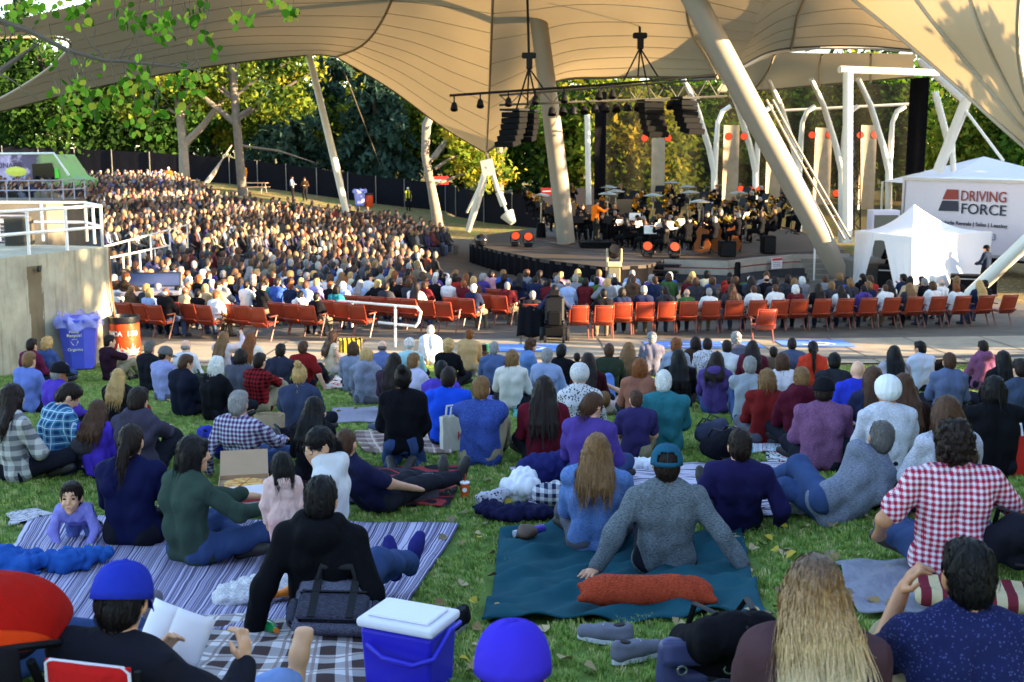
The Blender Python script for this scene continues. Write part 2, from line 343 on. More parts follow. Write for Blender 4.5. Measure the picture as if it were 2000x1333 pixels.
# ------------------------------------------------------------ people
def V3(*a): return np.array(a, float)
def nrm(v): return v / max(np.linalg.norm(v), 1e-9)
def ik(a, t, l1, l2, hint):
    d = t - a; L = np.linalg.norm(d); dn = d / max(L, 1e-6); L = min(max(L, abs(l1 - l2) + .02), l1 + l2 - .004)
    x = (l1 * l1 - l2 * l2 + L * L) / (2 * L); h = math.sqrt(max(l1 * l1 - x * x, 0)); hp = hint - dn * (hint @ dn); hp = nrm(hp)
    return a + dn * x + hp * h, a + dn * L
POSES = {
 'cross': dict(hz=.115, lean=(14, 2, -14), hl=(-.10, .30, .20), hr=(.12, .28, .20), fl=(.14, .30, .06), fr=(-.14, .34, .06), kh=(1, .15, .3)),
 'knees': dict(hz=.115, lean=(16, 4, -16), hl=(-.08, .50, .40), hr=(.06, .48, .36), fl=(-.13, .60, .06), fr=(.13, .62, .06), kh=(.15, .2, 1)),
 'oneknee': dict(hz=.115, lean=(14, 4, -10), hl=(-.14, .28, .18), hr=(.20, .46, .42), fl=(.10, .36, .06), fr=(.16, .56, .06), kh=(.5, .2, 1)),
 'back': dict(hz=.115, lean=(18, 13, 2), hl=(-.38, -.22, .035), hr=(.40, -.20, .035), fl=(-.12, .88, .07), fr=(.14, .86, .07), kh=(.1, .2, 1), eh=(.5, -1, .1)),
 'backr': dict(hz=.115, lean=(16, 10, -2), hl=(-.12, .30, .25), hr=(.42, -.10, .035), fl=(-.14, .80, .07), fr=(.16, .66, .07), kh=(.1, .2, 1), eh=(.6, -1, 0)),
 'backl': dict(hz=.115, lean=(16, 10, -2), hl=(-.42, -.10, .035), hr=(.12, .30, .25), fl=(-.14, .66, .07), fr=(.16, .80, .07), kh=(.1, .2, 1), eh=(.6, -1, 0)),
 'kneel': dict(hz=.21, lean=(4, -2, -10), hl=(-.10, .26, .22), hr=(.10, .26, .22), fl=(-.10, -.16, .06), fr=(.10, -.14, .06), kh=(.1, 1, -.1)),
 'elbows': dict(hz=.115, lean=(40, 34, 20), hl=(-.30, -.12, .05), hr=(.30, -.12, .05), fl=(-.12, .88, .07), fr=(.14, .84, .07), kh=(.1, .2, 1), eh=(.5, -1, -.3)),
 'proner': dict(hz=.13, lean=(10, 4, -6), roll=(56, 44, 22), hl=(.22, .24, .30), hr=(.60, .22, .05), fl=(-.40, .62, .10), fr=(-.62, .42, .08), kh=(-.3, .3, 1), eh=(.5, -.6, -.6)),
 'chair': dict(hz=.50, lean=(10, 6, -4), hl=(-.14, .30, .56), hr=(.14, .30, .56), fl=(-.13, .46, .07), fr=(.13, .46, .07), kh=(.05, 1, .6)),
 'stand': dict(hz=.93, lean=(1, 0, -2), hl=(-.22, .06, .84), hr=(.22, .06, .84), fl=(-.10, .05, .06), fr=(.10, .06, .06), kh=(.05, 1, 0)),
 'conduct': dict(hz=.93, lean=(0, -2, -4), hl=(-.20, .42, 1.25), hr=(.22, .42, 1.30), fl=(-.12, .05, .06), fr=(.12, .06, .06), kh=(.05, 1, 0)),
 'violin': dict(hz=.50, lean=(0, -2, -4), hl=(-.22, .40, 1.02), hr=(.14, .34, .92), fl=(-.15, .46, .07), fr=(.15, .42, .07), kh=(.05, 1, .6)),
}
def frame(pose):
    """joints of a figure in its own frame: x right, y forward, z up"""
    p = dict(POSES[pose] if isinstance(pose, str) else pose); J = {}
    roll = p.get('roll', (0, 0, 0)); tw = R(p.get('twist', 0)); J['p'] = p
    def dirn(i):
        a, r_ = R(p['lean'][i]), R(roll[i]); return nrm(V3(math.sin(r_), -math.sin(a) * math.cos(r_), math.cos(a) * math.cos(r_)))
    t = [dirn(i) for i in range(3)]; P0 = V3(0, 0, p['hz']); P1 = P0 + t[0] * .155; P2 = P1 + t[1] * .185; P3 = P2 + t[2] * .145
    rt = V3(math.cos(tw), -math.sin(tw), 0); rp = V3(1, 0, 0)
    rt = nrm(rt - t[1] * (rt @ t[1])); rp = nrm(rp - t[0] * (rp @ t[0]))
    J.update(P0=P0, P1=P1, P2=P2, P3=P3, t=t, rt=rt, rp=rp)
    hy, hp, ht = (R(v) for v in p.get('head', (0, 8, 0)))
    f = V3(math.sin(hy) * math.cos(hp), math.cos(hy) * math.cos(hp), -math.sin(hp)); r0 = V3(math.cos(hy), -math.sin(hy), 0)
    u = nrm(np.cross(r0, f)); r_ = r0 * math.cos(ht) - u * math.sin(ht); u = np.cross(r_, f)
    nk = nrm(t[2] * .7 + V3(0, .18, .6)); J['hc'] = P3 + nk * .108 + u * .05 + f * .012; J['hR'] = np.stack([r_, f, u], 1); J['nk'] = nk
    for s, k in ((-1, 'l'), (1, 'r')):
        S = P3 - t[2] * .045 + rt * s * .168 * p.get('w', 1); hint = V3(*p.get('eh', (.8, -.5, -.7))) * V3(s, 1, 1)
        if 'e' + k in p: hint = V3(*p['e' + k])
        E, W = ik(S, V3(*p['h' + k]), .285, .255, hint); J['S' + k], J['E' + k], J['W' + k] = S, E, W
        H = P0 + rp * s * .092; kh = V3(*p['kh']) * V3(s, 1, 1)
        if 'k' + k in p: kh = V3(*p['k' + k])
        K, A = ik(H, V3(*p['f' + k]), .42, .41, kh); J['H' + k], J['K' + k], J['A' + k] = H, K, A
    return J
def hand_prims(W, fd, pn, side, kind='relaxed'):
    """palm, four unequal fingers with knuckles and a thumb that leaves the side of the palm"""
    fd = nrm(fd); pn = nrm(pn - fd * (pn @ fd)); sd = np.cross(fd, pn) * side; out = [ell(W + fd * .048, (.040, .050, .016), np.stack([sd, fd, pn], 1)), cone(W - fd * .02, W + fd * .03, .026, .024)]
    curl = {'flat': 3, 'relaxed': 28, 'grip': 62}[kind]; spread = {'flat': 9, 'relaxed': 4, 'grip': 1}[kind]
    for i, (off, ln) in enumerate(((-.030, .060), (-.010, .074), (.010, .080), (.030, .070))):
        b = W + fd * .088 + sd * off; d = nrm(fd * math.cos(R(spread * (i - 1.5))) + sd * math.sin(R(spread * (i - 1.5))) + pn * 0)
        a0 = R(curl * .5); d1 = nrm(d * math.cos(a0) + pn * math.sin(a0)); m = b + d1 * ln * .5; a1 = R(curl * 1.3); d2 = nrm(d * math.cos(a1) + pn * math.sin(a1))
        out += [cone(b - d * .02, m, .0092, .0085), cone(m, m + d2 * ln * .5, .0085, .0068)]
    tb = W + fd * .025 + sd * .030; t1 = tb + nrm(fd * .7 + sd * .75 + pn * .25) * .042; t2 = t1 + nrm(fd * .95 + sd * .3 + pn * .3) * .034
    return out + [cone(tb, t1, .013, .0105), cone(t1, t2, .0105, .008)]
def head_prims(J, face=False, k=1.0):
    c, Q = J['hc'], J['hR']; r_, f, u = Q[:, 0], Q[:, 1], Q[:, 2]; L = lambda x, y, z: c + (r_ * x + f * y + u * z) * k
    o = [ell(L(0, -.008, .02), V3(.074, .094, .096) * k, Q), ell(L(0, .028, -.05), V3(.054, .062, .066) * k, Q), cone(L(0, .075, -.096), L(0, .065, -.088), .02 * k, .02 * k),
         cone(L(0, .086, .018), L(0, .108, -.022), .009 * k, .014 * k)]
    for s in (-1, 1): o += [ell(L(s * .077, -.006, -.012), V3(.011, .019, .031) * k, Q)]
    if face: o += [cone(L(-.036, .076, -.032), L(-.042, .058, -.042), .02 * k, .022 * k), cone(L(.036, .076, -.032), L(.042, .058, -.042), .02 * k, .022 * k), cone(L(-.014, .088, -.062), L(.014, .088, -.062), .009 * k, .009 * k)]
    return o
def hair_prims(J, style, L=.3):
    c, Q = J['hc'], J['hR']; r_, f, u = Q[:, 0], Q[:, 1], Q[:, 2]; k = J.get('hk', 1.0); P = lambda x, y, z: c + (r_ * x + f * y + u * z) * k
    dn = V3(0, 0, -1); bk = nrm(J['P2'] - J['P3']) * .75 + dn * .35; outw = -nrm(V3(f[0], f[1], 0)); o = []
    if style in ('short', 'crop', 'curly', 'spiky'):
        g = {'short': .006, 'crop': .0, 'curly': .018, 'spiky': .008}[style]
        o = [ell(P(0, -.018, .030), V3(.079 + g, .092 + g, .096 + g) * k, Q), ell(P(0, -.045, -.03), V3(.068 + g, .062 + g, .07 + g) * k, Q)]
        if style != 'crop': o += [ell(P(0, .035, .088), V3(.055 + g, .045, .03 + g) * k, Q)]
    elif style == 'balding':
        o = [ell(P(0, -.030, -.012), V3(.080, .080, .062) * k, Q)]
    elif style in ('bob', 'bobwavy'):
        o = [ell(P(0, -.014, .032), V3(.088, .100, .100) * k, Q), ell(P(0, -.04, -.05), V3(.086, .075, .085) * k, Q)]
        for s in (-1, 1): o += [cone(P(s * .072, .012, .03), P(s * .074, .006, -.115), .028 * k, .026 * k), cone(P(s * .05, -.06, 0), P(s * .056, -.05, -.135), .04 * k, .032 * k)]
        o += [cone(P(-.03, .075, .085), P(.03, .075, .085), .018, .018)]
    elif style in ('long', 'wavy'):
        o = [ell(P(0, -.014, .034), V3(.088, .107, .099) * k, Q), ell(P(0, -.05, -.03), V3(.084, .072, .085) * k, Q)]; fw = nrm(np.cross(J['t'][1], J['rt'])); sp = nrm(J['P2'] - J['P3'])
        for x in (-.075, -.042, 0, .042, .075):
            a = P(x, -.062 if abs(x) < .06 else -.025, -.02); m = J['P3'] + J['nk'] * .015 - fw * .092 + r_ * x * 1.25; e = J['P3'] + sp * L - fw * (.135 - .1 * abs(x)) + r_ * x * 1.45; mm = m.copy() * .45 + e * .55 - fw * .012
            w = 1.0 if style == 'long' else 1.15
            o += [cone(a, m, .038 * k * w, .038 * k * w), cone(m, mm, .038 * k * w, .034 * k * w), cone(mm, e, .034 * k * w, .016 * k)]
        for s in (-1, 1): o += [cone(P(s * .074, .015, .03), P(s * .084, .0, -.14), .022 * k, .024 * k)]
    elif style == 'pony':
        o = [ell(P(0, -.014, .030), V3(.083, .104, .100) * k, Q), ell(P(0, -.048, -.02), V3(.076, .068, .078) * k, Q)]
        a = P(0, -.105, J.get('ponyz', .01)); m = a + outw * .035 + dn * .06; e = m + bk * L + outw * .035
        o += [cone(a, m, .026, .034), cone(m, e, .036, .016)]
    elif style == 'hat':
        o = [ell(P(0, -.012, .050), V3(.100, .118, .098) * k, Q), ell(P(0, -.03, .012), V3(.092, .104, .075) * k, Q)]
    elif style == 'bun':
        o = [ell(P(0, -.014, .030), V3(.082, .104, .099) * k, Q), ell(P(0, -.048, -.02), V3(.074, .066, .075) * k, Q), ell(P(0, -.100, J.get('bunz', .06)), V3(.045, .04, .045) * k, Q)]
    return o
def strands(V, Q, J, n, ln, wd, seed, wav=.0):
    """fine locks lying on the hair's surface, for an uneven outline"""
    g = np.random.RandomState(seed); fn = np.cross(V[Q[:, 2]] - V[Q[:, 0]], V[Q[:, 3]] - V[Q[:, 1]]); fn /= np.maximum(np.linalg.norm(fn, axis=1), 1e-9)[:, None]
    i = g.randint(0, len(Q), n); p = V[Q[i]].mean(1); nn = fn[i]; fw = J['hR'][:, 1]; up = J['hR'][:, 2]
    d = -up[None] * .9 - fw[None] * .25 + g.normal(0, .18 if ln < .1 else .07, (n, 3)); d -= nn * (d * nn).sum(1)[:, None]
    d /= np.maximum(np.linalg.norm(d, axis=1), 1e-6)[:, None]; sd = np.cross(d, nn); hz = ((p - J['hc']) @ up)[:, None]; L = np.where(hz > -.03, min(ln, .05), ln) * g.uniform(.6, 1.3, n)[:, None]; w = wd * g.uniform(.6, 1.3, n)[:, None]
    rows = []; K = 4; ph = g.uniform(0, 6.28, n)[:, None]
    for k in range(K + 1):
        t = k / K; c = p - d * L * .25 + d * L * t + nn * (.002 + .004 * math.sin(math.pi * t) - .010 * t * t) - nn * (L * t) ** 2 * np.where(hz > -.03, 4.5, 0) + sd * np.sin(ph + t * 6) * wav; ww = w * (1 - .85 * t * t) * .5
        rows += [c - sd * ww + nn * .001, c + sd * ww]
    P = np.stack(rows, 1).reshape(-1, 3); b = (np.arange(n) * (2 * K + 2))[:, None]
    F = np.concatenate([np.stack([b[:, 0] + 2 * k, b[:, 0] + 2 * k + 1, b[:, 0] + 2 * k + 3, b[:, 0] + 2 * k + 2], 1) for k in range(K)])
    return P, F
def cap_mesh(J, kind, grow=1.0):
    """six-panel cap: dome, peak, button; the back may be open above a strap"""
    c, Q = J['hc'], J['hR']; k = J.get('hk', 1.0) * grow; nu, nv = 36, 9; P = []; Fs = []
    def L(x, y, z): return Vector(c + Q @ (V3(x, y, z) * k))
    for j in range(nv + 1):
        a = (math.pi / 2) * (j / nv)
        for i in range(nu):
            w = 2 * math.pi * i / nu; seam = 1 - .016 * max(0, 1 - abs(((i + 3) % 6) - 3) / 1.1) if False else 1 - (.010 if i % 6 == 0 else 0)
            zz = .012 + .118 * math.sin(a) ** .9 ; rr = math.cos(a) ** .72 * seam
            P.append(L(.096 * rr * math.sin(w), -.012 + .112 * rr * math.cos(w), zz - .012 * (1 - math.cos(w)) * .5 * (1 - math.sin(a))))
    for j in range(nv):
        for i in range(nu):
            w = (i + .5) / nu
            if kind == 'open' and abs(w - .5) < .115 and j < 4 and (abs(w - .5) / .115) ** 2 + (j / 4) ** 2 < 1.0 and j > 0: continue
            Fs.append((j * nu + i, (j + 1) * nu + i, (j + 1) * nu + (i + 1) % nu, j * nu + (i + 1) % nu))
    mb = MB(); mb.add(P, Fs)
    for i in range(0, nu, 6): mb.tube([P[j * nu + i] + Vector(Q[:, 2]) * .0005 + (P[j * nu + i] - Vector(c)) * .006 for j in range(nv)], .0022, 5, False)
    def brim(u, v):
        w = (u - .5) * 1.9; r0, r1 = 1.0, 1 + .72 * (1 - abs(u - .5) ** 2.2 * 3.6); rr = r0 + (r1 - r0) * v
        return L(.096 * math.sin(w) * (1 + .06 * v), -.012 + .112 * math.cos(w) * rr, .018 - .03 * v - .018 * (abs(u - .5) * 2) ** 2)
    if kind != 'none': mb.sheet(brim, 12, 4)
    mb.lathe([(0.001, .0), (.009, .0), (.008, .006), (.002, .008)], L(0, -.012, .128), 8, Matrix(Q.tolist()))
    return mb
def figure(pose, sleeve='long', legs='long', hair='short', hairlen=.3, vox=.014, seed=1, w=1.0, hood=False, collar=False, face=False, hk=1.0, fine=None, strand=260, ponyz=.01, bunz=.06, bag=.0, shoes=True, wrk=.0075, ribs=False):
    """the meshes of one figure: body (one surface), shirt, trousers, hair, hood ..."""
    J = frame(pose); J['hk'] = hk; J['ponyz'] = ponyz; J['bunz'] = bunz; p = J['p']; t = J['t']; rt, rp = J['rt'], J['rp']; out = {'J': J}; bw = w
    P0, P1, P2, P3 = J['P0'], J['P1'], J['P2'], J['P3']; fw = np.cross(V3(0, 0, 1), rt); fw = nrm(np.cross(t[1], rt))
    torso = []
    for s in (-1, 1):
        torso += [cone(P0 + rp * s * .070 * bw, P1 + rt * s * .058 * bw, .108 * bw, .088 * bw), cone(P1 + rt * s * .058 * bw, P2 + rt * s * .074 * bw, .088 * bw, .096),
                  cone(P2 + rt * s * .074 * bw, P3 - t[2] * .055 + rt * s * .09 * bw, .096, .074), cone(P3 + J['nk'] * .035, J['S' + ('l' if s < 0 else 'r')] + t[2] * .010, .044, .046)]
    torso += [cone(P3 - t[2] * .05 - rt * .08, P3 - t[2] * .05 + rt * .08, .085, .085)]
    arms = {k: [cone(J['S' + k], J['E' + k], .050 * (.6 + .4 * bw), .040), cone(J['E' + k], J['W' + k], .043, .028)] for k in 'lr'}
    lg = {k: [cone(J['H' + k], J['K' + k], .088 * bw, .060), cone(J['K' + k], J['A' + k], .058, .038)] for k in 'lr'}
    body = torso + head_prims(J, face, hk) + [cone(P3 - t[2] * .02, J['hc'] - J['hR'][:, 2] * .05 - J['hR'][:, 1] * .015, .058, .052)]
    feet = {}
    for k in 'lr':
        body += arms[k] + lg[k]; W, E = J['W' + k], J['E' + k]; fd = nrm(W - E); s = -1 if k == 'l' else 1
        if not (fine and k in fine): body += [ell(W + fd * .075, (.040, .080, .022), np.stack([nrm(np.cross(fd, V3(0, 0, 1) + fd * .01)), fd, nrm(np.cross(np.cross(fd, V3(0, 0, 1) + fd * .01), fd))], 1)), cone(W + fd * .03, W + fd * .07 + nrm(V3(-s, .4, .2)) * .045, .016, .011)]
        A, K = J['A' + k], J['K' + k]; sh = nrm(A - K); toe = V3(*p['t' + k]) if 't' + k in p else None
        if toe is None:
            toe = V3(s * .2, 1, 0) if abs(sh[2]) > .6 else (V3(s * .25, .15, 1) if sh[1] > .55 else nrm(V3(sh[0], sh[1], 0)) + V3(0, .3, 0))
        toe = nrm(toe - sh * (toe @ sh) * .6); heel = A + sh * .035 - toe * .04
        fp = [cone(heel, A + sh * .03 + toe * .12, .038, .036), cone(A + sh * .03 + toe * .10, A + sh * .042 + toe * .165, .038, .028)]; body += fp; feet[k] = fp
        if not shoes:
            lt = nrm(np.cross(toe, sh)) * s; fb = A + sh * .042 + toe * .175
            body += [cone(fb + lt * (-.026 + .0135 * q) - toe * (.004 * q), fb + lt * (-.028 + .0145 * q) + toe * (.034 - .0045 * q), .014 if q == 0 else .0105, .013 if q == 0 else .0095) for q in range(5)]
    body = [(q[0], q[1], q[2], q[3] * .93, q[4] * .93) if i < len(torso) else q for i, q in enumerate(body)]; V, Q = sdf_mesh(body, vox, .03)
    if fine:
        for k, (fd, pn, kind) in fine.items():
            v2, q2 = sdf_mesh(hand_prims(J['W' + k], V3(*fd), V3(*pn), -1 if k == 'l' else 1, kind), .0055, .008); Q = np.concatenate([Q, q2 + len(V)]); V = np.concatenate([V, v2])
    out['body'] = (V, Q); wr = wrinkle(seed, wrk)
    sp = list(torso); 
    if bag: sp += [cone(P1 + rt * s * .07 * bw + fw * bag, P1 - t[0] * .06 + rt * s * .07 * bw + fw * bag, .10, .10) for s in (-1, 1)]
    for k in 'lr':
        S, E, W = J['S' + k], J['E' + k], J['W' + k]
        if sleeve == 'long': sp += [cone(S, E, .055 * (.6 + .4 * bw), .047), cone(E, E + (W - E) * .93, .046, .036)]
        elif sleeve == 'short': sp += [cone(S, S + (E - S) * .72, .060 * (.6 + .4 * bw), .058)]
        elif sleeve == 'elbow': sp += [cone(S, E, .062, .056), cone(E, E + (W - E) * .25, .054, .050)]
    if hood:
        hb = P3 + J['nk'] * .03 - fw * .07
        sp += [ell(hb - t[2] * .02 - fw * .02, (.105, .05, .075), np.stack([rt, fw, t[2]], 1))]
        for a in range(-4, 5):
            w0 = R(a * 26 + 180); sp += [cone(P3 + J['nk'] * .055 + rt * math.sin(w0) * .088 + fw * math.cos(w0) * .075, P3 + J['nk'] * .05 + rt * math.sin(w0 + .45) * .088 + fw * math.cos(w0 + .45) * .075, .026, .026)]
    out['shirt'] = sdf_mesh(sp, vox, .035, wr, .012)
    if collar:
        mb = MB(); ring = []
        for a in range(0, 13):
            w0 = 2 * math.pi * a / 12; ring.append(P3 + J['nk'] * (.035 + .008 * math.cos(w0)) + rt * math.sin(w0) * .074 + fw * math.cos(w0) * .070)
        mb.tube(ring, .017, 6, False, 1.0); out['collar'] = (np.array([tuple(q) for q in mb.v]), mb.f)
    tp = []
    for s in (-1, 1): tp += [cone(P0 + rp * s * .072 * bw, P0 + rp * s * .070 * bw + t[0] * .05, .106 * bw, .092 * bw)]
    for k in 'lr':
        H, K, A = J['H' + k], J['K' + k], J['A' + k]; tp += [cone(H, K, .094 * bw, .066)]
        if legs == 'long': tp += [cone(K, K + (A - K) * .95, .064, .050)]
        elif legs == 'short': tp[-1] = cone(H, H + (K - H) * .85, .094 * bw, .082)
    out['trousers'] = sdf_mesh(tp, vox, .035, wrinkle(seed + 50, wrk), .008)
    if shoes:
        for k in 'lr': out['shoe_' + k] = sdf_mesh(feet[k], vox, .02, None, .008)
    if hair and hair != 'bald':
        hp = hair_prims(J, hair, hairlen); c = J['hc']; g = np.random.RandomState(seed + 9)
        if hair == 'curly': dz = wrinkle(seed + 3, .012, 120)
        elif hair == 'bobwavy': dz = wrinkle(seed + 3, .006, 60)
        else:
            ph = g.uniform(0, 6, 3)
            def dz(x, y, z): a = np.arctan2(x - c[0], y - c[1]); return (.0030 * np.sin(a * 17 + ph[0] + 5 * z) + .002 * np.sin(a * 31 + ph[1] + 9 * z) + 0 * z).astype(np.float32)
        hv, hq = sdf_mesh(hp, min(vox, .012) if vox < .02 else vox, .025, dz)
        if strand and hair != 'hat':
            ln = {'short': .045, 'crop': .014, 'curly': .035, 'spiky': .05, 'balding': .03}.get(hair, .20)
            sv, sq = strands(hv, hq, J, strand, ln, .007 if ln < .1 else max(.0045, min(.009, vox * .5)), seed, .0045 if hair in ('wavy', 'curly', 'bobwavy') else .0015); hq = np.concatenate([hq, sq + len(hv)]); hv = np.concatenate([hv, sv])
        out['hair'] = (hv, hq)
    return out
EYE = None
def place_person(label, loc, yaw, fig, skin, shirt, trousers=None, hair=None, cap=None, cap_mat=None, scale=1.0, shoe=None, face=False, glasses=False, group=None, name='person', cat='person', meshes=None, grow=1.0):
    """links a figure: its body is the thing, clothes, hair and cap are children"""
    J = fig['J']
    def me(k):
        if k + '_me' not in fig: fig[k + '_me'] = mesh_from(*fig[k], name=k.split('_')[0])
        return fig[k + '_me']
    b = obj(name, me('body'), skin); b.location = loc; b.rotation_euler = (0, 0, -R(yaw)); b.scale = (scale,) * 3; tag(b, label, cat, group)
    obj('shirt', me('shirt'), shirt, b)
    if 'collar' in fig: obj('collar', me('collar'), shirt, b)
    if trousers is not None: obj('trousers', me('trousers'), trousers, b)
    if shoe is not None:
        for k in 'lr':
            if 'shoe_' + k in fig: obj('shoe', me('shoe_' + k), shoe, b)
    if hair is not None and 'hair' in fig: obj('hair', me('hair'), hair, b)
    if cap: 
        mb = cap_mesh(J, cap, grow); mb.build('cap', cap_mat, b, True, solid=.004)
    if face: face_parts(b, J, glasses)
    return b
def face_parts(b, J, glasses=False, mouth='#a8514b'):
    c, Q = J['hc'], J['hR']; k = J['hk']; L = lambda x, y, z: Vector(c + Q @ (V3(x, y, z) * k)); Rq = Matrix(Q.tolist())
    for s in (-1, 1):
        mb = MB(); mb.lathe([(.001, -.007), (.009, -.005), (.0125, 0), (.009, .005), (.001, .007)], L(s * .033, .0815, .008), 12, Rq @ Matrix.Rotation(R(90), 3, 'X'), k, .62 * k); mb.build('eye', plain('eye_dark', '#15100e', .15, var=0), b, True)
        mb = MB(); mb.tube([L(s * .017, .088, .031), L(s * .034, .0865, .037), L(s * .052, .074, .030)], [.004, .005, .003], 5); mb.build('eyebrow', plain('brow_dark', '#1b1412', .8, var=0), b, True)
        if glasses:
            mb = MB(); mb.tube([L(s * .035 + .025 * math.cos(a), .100 - .010 * abs(math.cos(a)), .004 + .023 * math.sin(a)) for a in np.linspace(0, 6.283, 17)], .0025, 5, False)
            mb.tube([L(s * .060, .092, .008), L(s * .078, .02, .006)], .0022, 5); mb.tube([L(0, .106, .006), L(s * .012, .104, .006)], .0022, 5); mb.build('glasses', plain('spectacle_frame', '#171214', .3, var=0), b, True)
    mb = MB(); mb.tube([L(-.022, .090, -.060), L(-.008, .0985, -.057), L(0, .0985, -.059), L(.008, .0985, -.057), L(.022, .090, -.060)], [.002, .0055, .006, .0055, .002], 6); mb.build('mouth', plain('lips', mouth, .5, var=0), b, True)
SK = {'fair': skin_mat('#d9a98c'), 'light': skin_mat('#c99678'), 'tan': skin_mat('#b07c58'), 'asian': skin_mat('#d3a27e'), 'brown': skin_mat('#7d5238')}
HC = {'black': hair_mat('#120f10'), 'dark': hair_mat('#211612'), 'brown': hair_mat('#4a3020'), 'light': hair_mat('#7a5836'), 'blond': hair_mat('#b8935c'), 'grey': hair_mat('#8a8684'), 'white': hair_mat('#d6d2cc'), 'auburn': hair_mat('#7a4420'), 'salt': hair_mat('#5a5654')}
# ------------------------------------------------------------ ground, lawn, path, seating floor
def ground_mat():
    m, nt, b, o = _nodes('lawn_ground'); co = coords(nt); f = noise(nt, co, 1.1, 5, .65); f2 = noise(nt, co, 14, 4, .7)
    g = mixc(nt, f2, lin('#3c5022'), lin('#6a8440')); g = mixc(nt, ramp(nt, f, [(.42, 0), (.62, 1)]), g, lin('#5f7434'))
    sep = N(nt, 'SeparateXYZ'); nt.links.new(co, sep.inputs[0]); Y = sep.outputs[1]
    v = N(nt, 'TexVoronoi'); v.inputs['Scale'].default_value = 2.6; nt.links.new(co, v.inputs['Vector'])
    lit = mixc(nt, ramp(nt, f2, [(.4, 0), (.6, 1)]), lin('#5a4a30'), lin('#8f7c52')); lit = mixc(nt, M_(nt, 'LESS_THAN', v.outputs['Distance'], .2), lit, lin('#b89a62'))
    far = M_(nt, 'GREATER_THAN', M_(nt, 'ADD', Y, M_(nt, 'MULTIPLY', f, 10)), 62.0); near = M_(nt, 'MULTIPLY', M_(nt, 'GREATER_THAN', M_(nt, 'ADD', Y, M_(nt, 'MULTIPLY', f, 1.6)), 24.0), 1.0)
    c = mixc(nt, near, g, lit); c = mixc(nt, M_(nt, 'MULTIPLY', far, ramp(nt, f, [(.5, 0), (.6, .8)])), c, g)
    nt.links.new(c, b.inputs['Base Color']); b.inputs['Roughness'].default_value = .9; b.inputs['Specular IOR Level'].default_value = .1; bump(nt, b, f2, .6, .05); return m
def steps(*seg):
    out = [seg[0][0]]
    for a, b, d in seg:
        while out[-1] < b - 1e-6: out.append(min(out[-1] + d, b))
    return out
XS = steps((-900, -150, 150), (-150, -40, 10), (-40, -14, 1.5), (-14, 14, .5), (14, 40, 1.5), (40, 150, 10), (150, 900, 150))
YS = steps((-300, -20, 70), (-20, 0, 2), (0, 40, .5), (40, 100, 1.2), (100, 160, 6), (160, 1800, 160))
def terrain_sheet(xs, ys, dz=0.0):
    g = np.stack(np.meshgrid(xs, ys), -1).reshape(-1, 2); z = gz_arr(g) + dz; V = np.column_stack([g, z]); nx = len(xs)
    i = np.arange(len(V)).reshape(len(ys), nx); F = np.stack([i[:-1, :-1], i[:-1, 1:], i[1:, 1:], i[1:, :-1]], -1).reshape(-1, 4); return V, F
V, F = terrain_sheet(XS, YS); tag(obj('ground', mesh_from(V, F, 'ground'), ground_mat()), kind='structure')
def in_poly(x, y, poly):
    c = False; j = len(poly) - 1
    for i in range(len(poly)):
        if (poly[i][1] > y) != (poly[j][1] > y) and x < (poly[j][0] - poly[i][0]) * (y - poly[i][1]) / (poly[j][1] - poly[i][1]) + poly[i][0]: c = not c
        j = i
    return c
def concrete(name, c1, c2, dark=.0):
    m, nt, b, o = _nodes(name); co = coords(nt); f = noise(nt, co, 1.3, 6, .7); g = noise(nt, co, 60, 3, .7)
    c = mixc(nt, ramp(nt, f, [(.35, 0), (.7, 1)]), lin(c1), lin(c2)); c = mixc(nt, .3, c, mixc(nt, g, (.45, .45, .45), (1, 1, 1)), 'MULTIPLY')
    nt.links.new(c, b.inputs['Base Color']); b.inputs['Roughness'].default_value = .85; bump(nt, b, g, .25, .01); return m
M_PATH = concrete('path_concrete', '#8b7d68', '#ab9a80'); M_FLOOR = concrete('floor_concrete', '#4a4239', '#65594c')
def strip(name, x0, x1, y0, y1, mat, dz, nx=60, ny=6, slope=0.0):
    xs = np.linspace(x0, x1, nx + 1); ys = np.linspace(y0, y1, ny + 1); g = np.stack(np.meshgrid(xs, ys), -1).reshape(-1, 2); g[:, 1] += slope * g[:, 0]
    V = np.column_stack([g, gz_arr(g) + dz]); i = np.arange(len(V)).reshape(ny + 1, nx + 1); F = np.stack([i[:-1, :-1], i[:-1, 1:], i[1:, 1:], i[1:, :-1]], -1).reshape(-1, 4)
    return obj(name, mesh_from(V, F, name), mat)
tag(strip('seating_floor', -34, 16, 28.2, 67, M_FLOOR, .015, 60, 60, .04), kind='structure')
path = tag(strip('path', -8.4, 24, 24.2, 28.6, M_PATH, .03, 70, 10, .035), kind='structure')
jm = plain('path_joint', '#4c463f', .9)
for k in range(14): 
    x = -5.5 + k * 1.9; strip('joint', x, x + .035, 24.25, 28.55, jm, .036, 1, 6, .035).parent = path
strip('asphalt_edge', -1.0, 24, 24.9, 25.3, plain('asphalt', '#3b3a3c', .9, var=.2, scale=30), .036, 60, 2, .035).parent = path
strip('drain_grate', -8.0, -1.0, 24.6, 24.9, plain('grate', '#55514a', .7, var=.3, scale=60), .036, 40, 1, .035).parent = path
mbl = plain('paint_blue', '#5f87c8', .7, var=.3, scale=9); mwh = plain('paint_white', '#d8d8dc', .7, var=.2, scale=9)
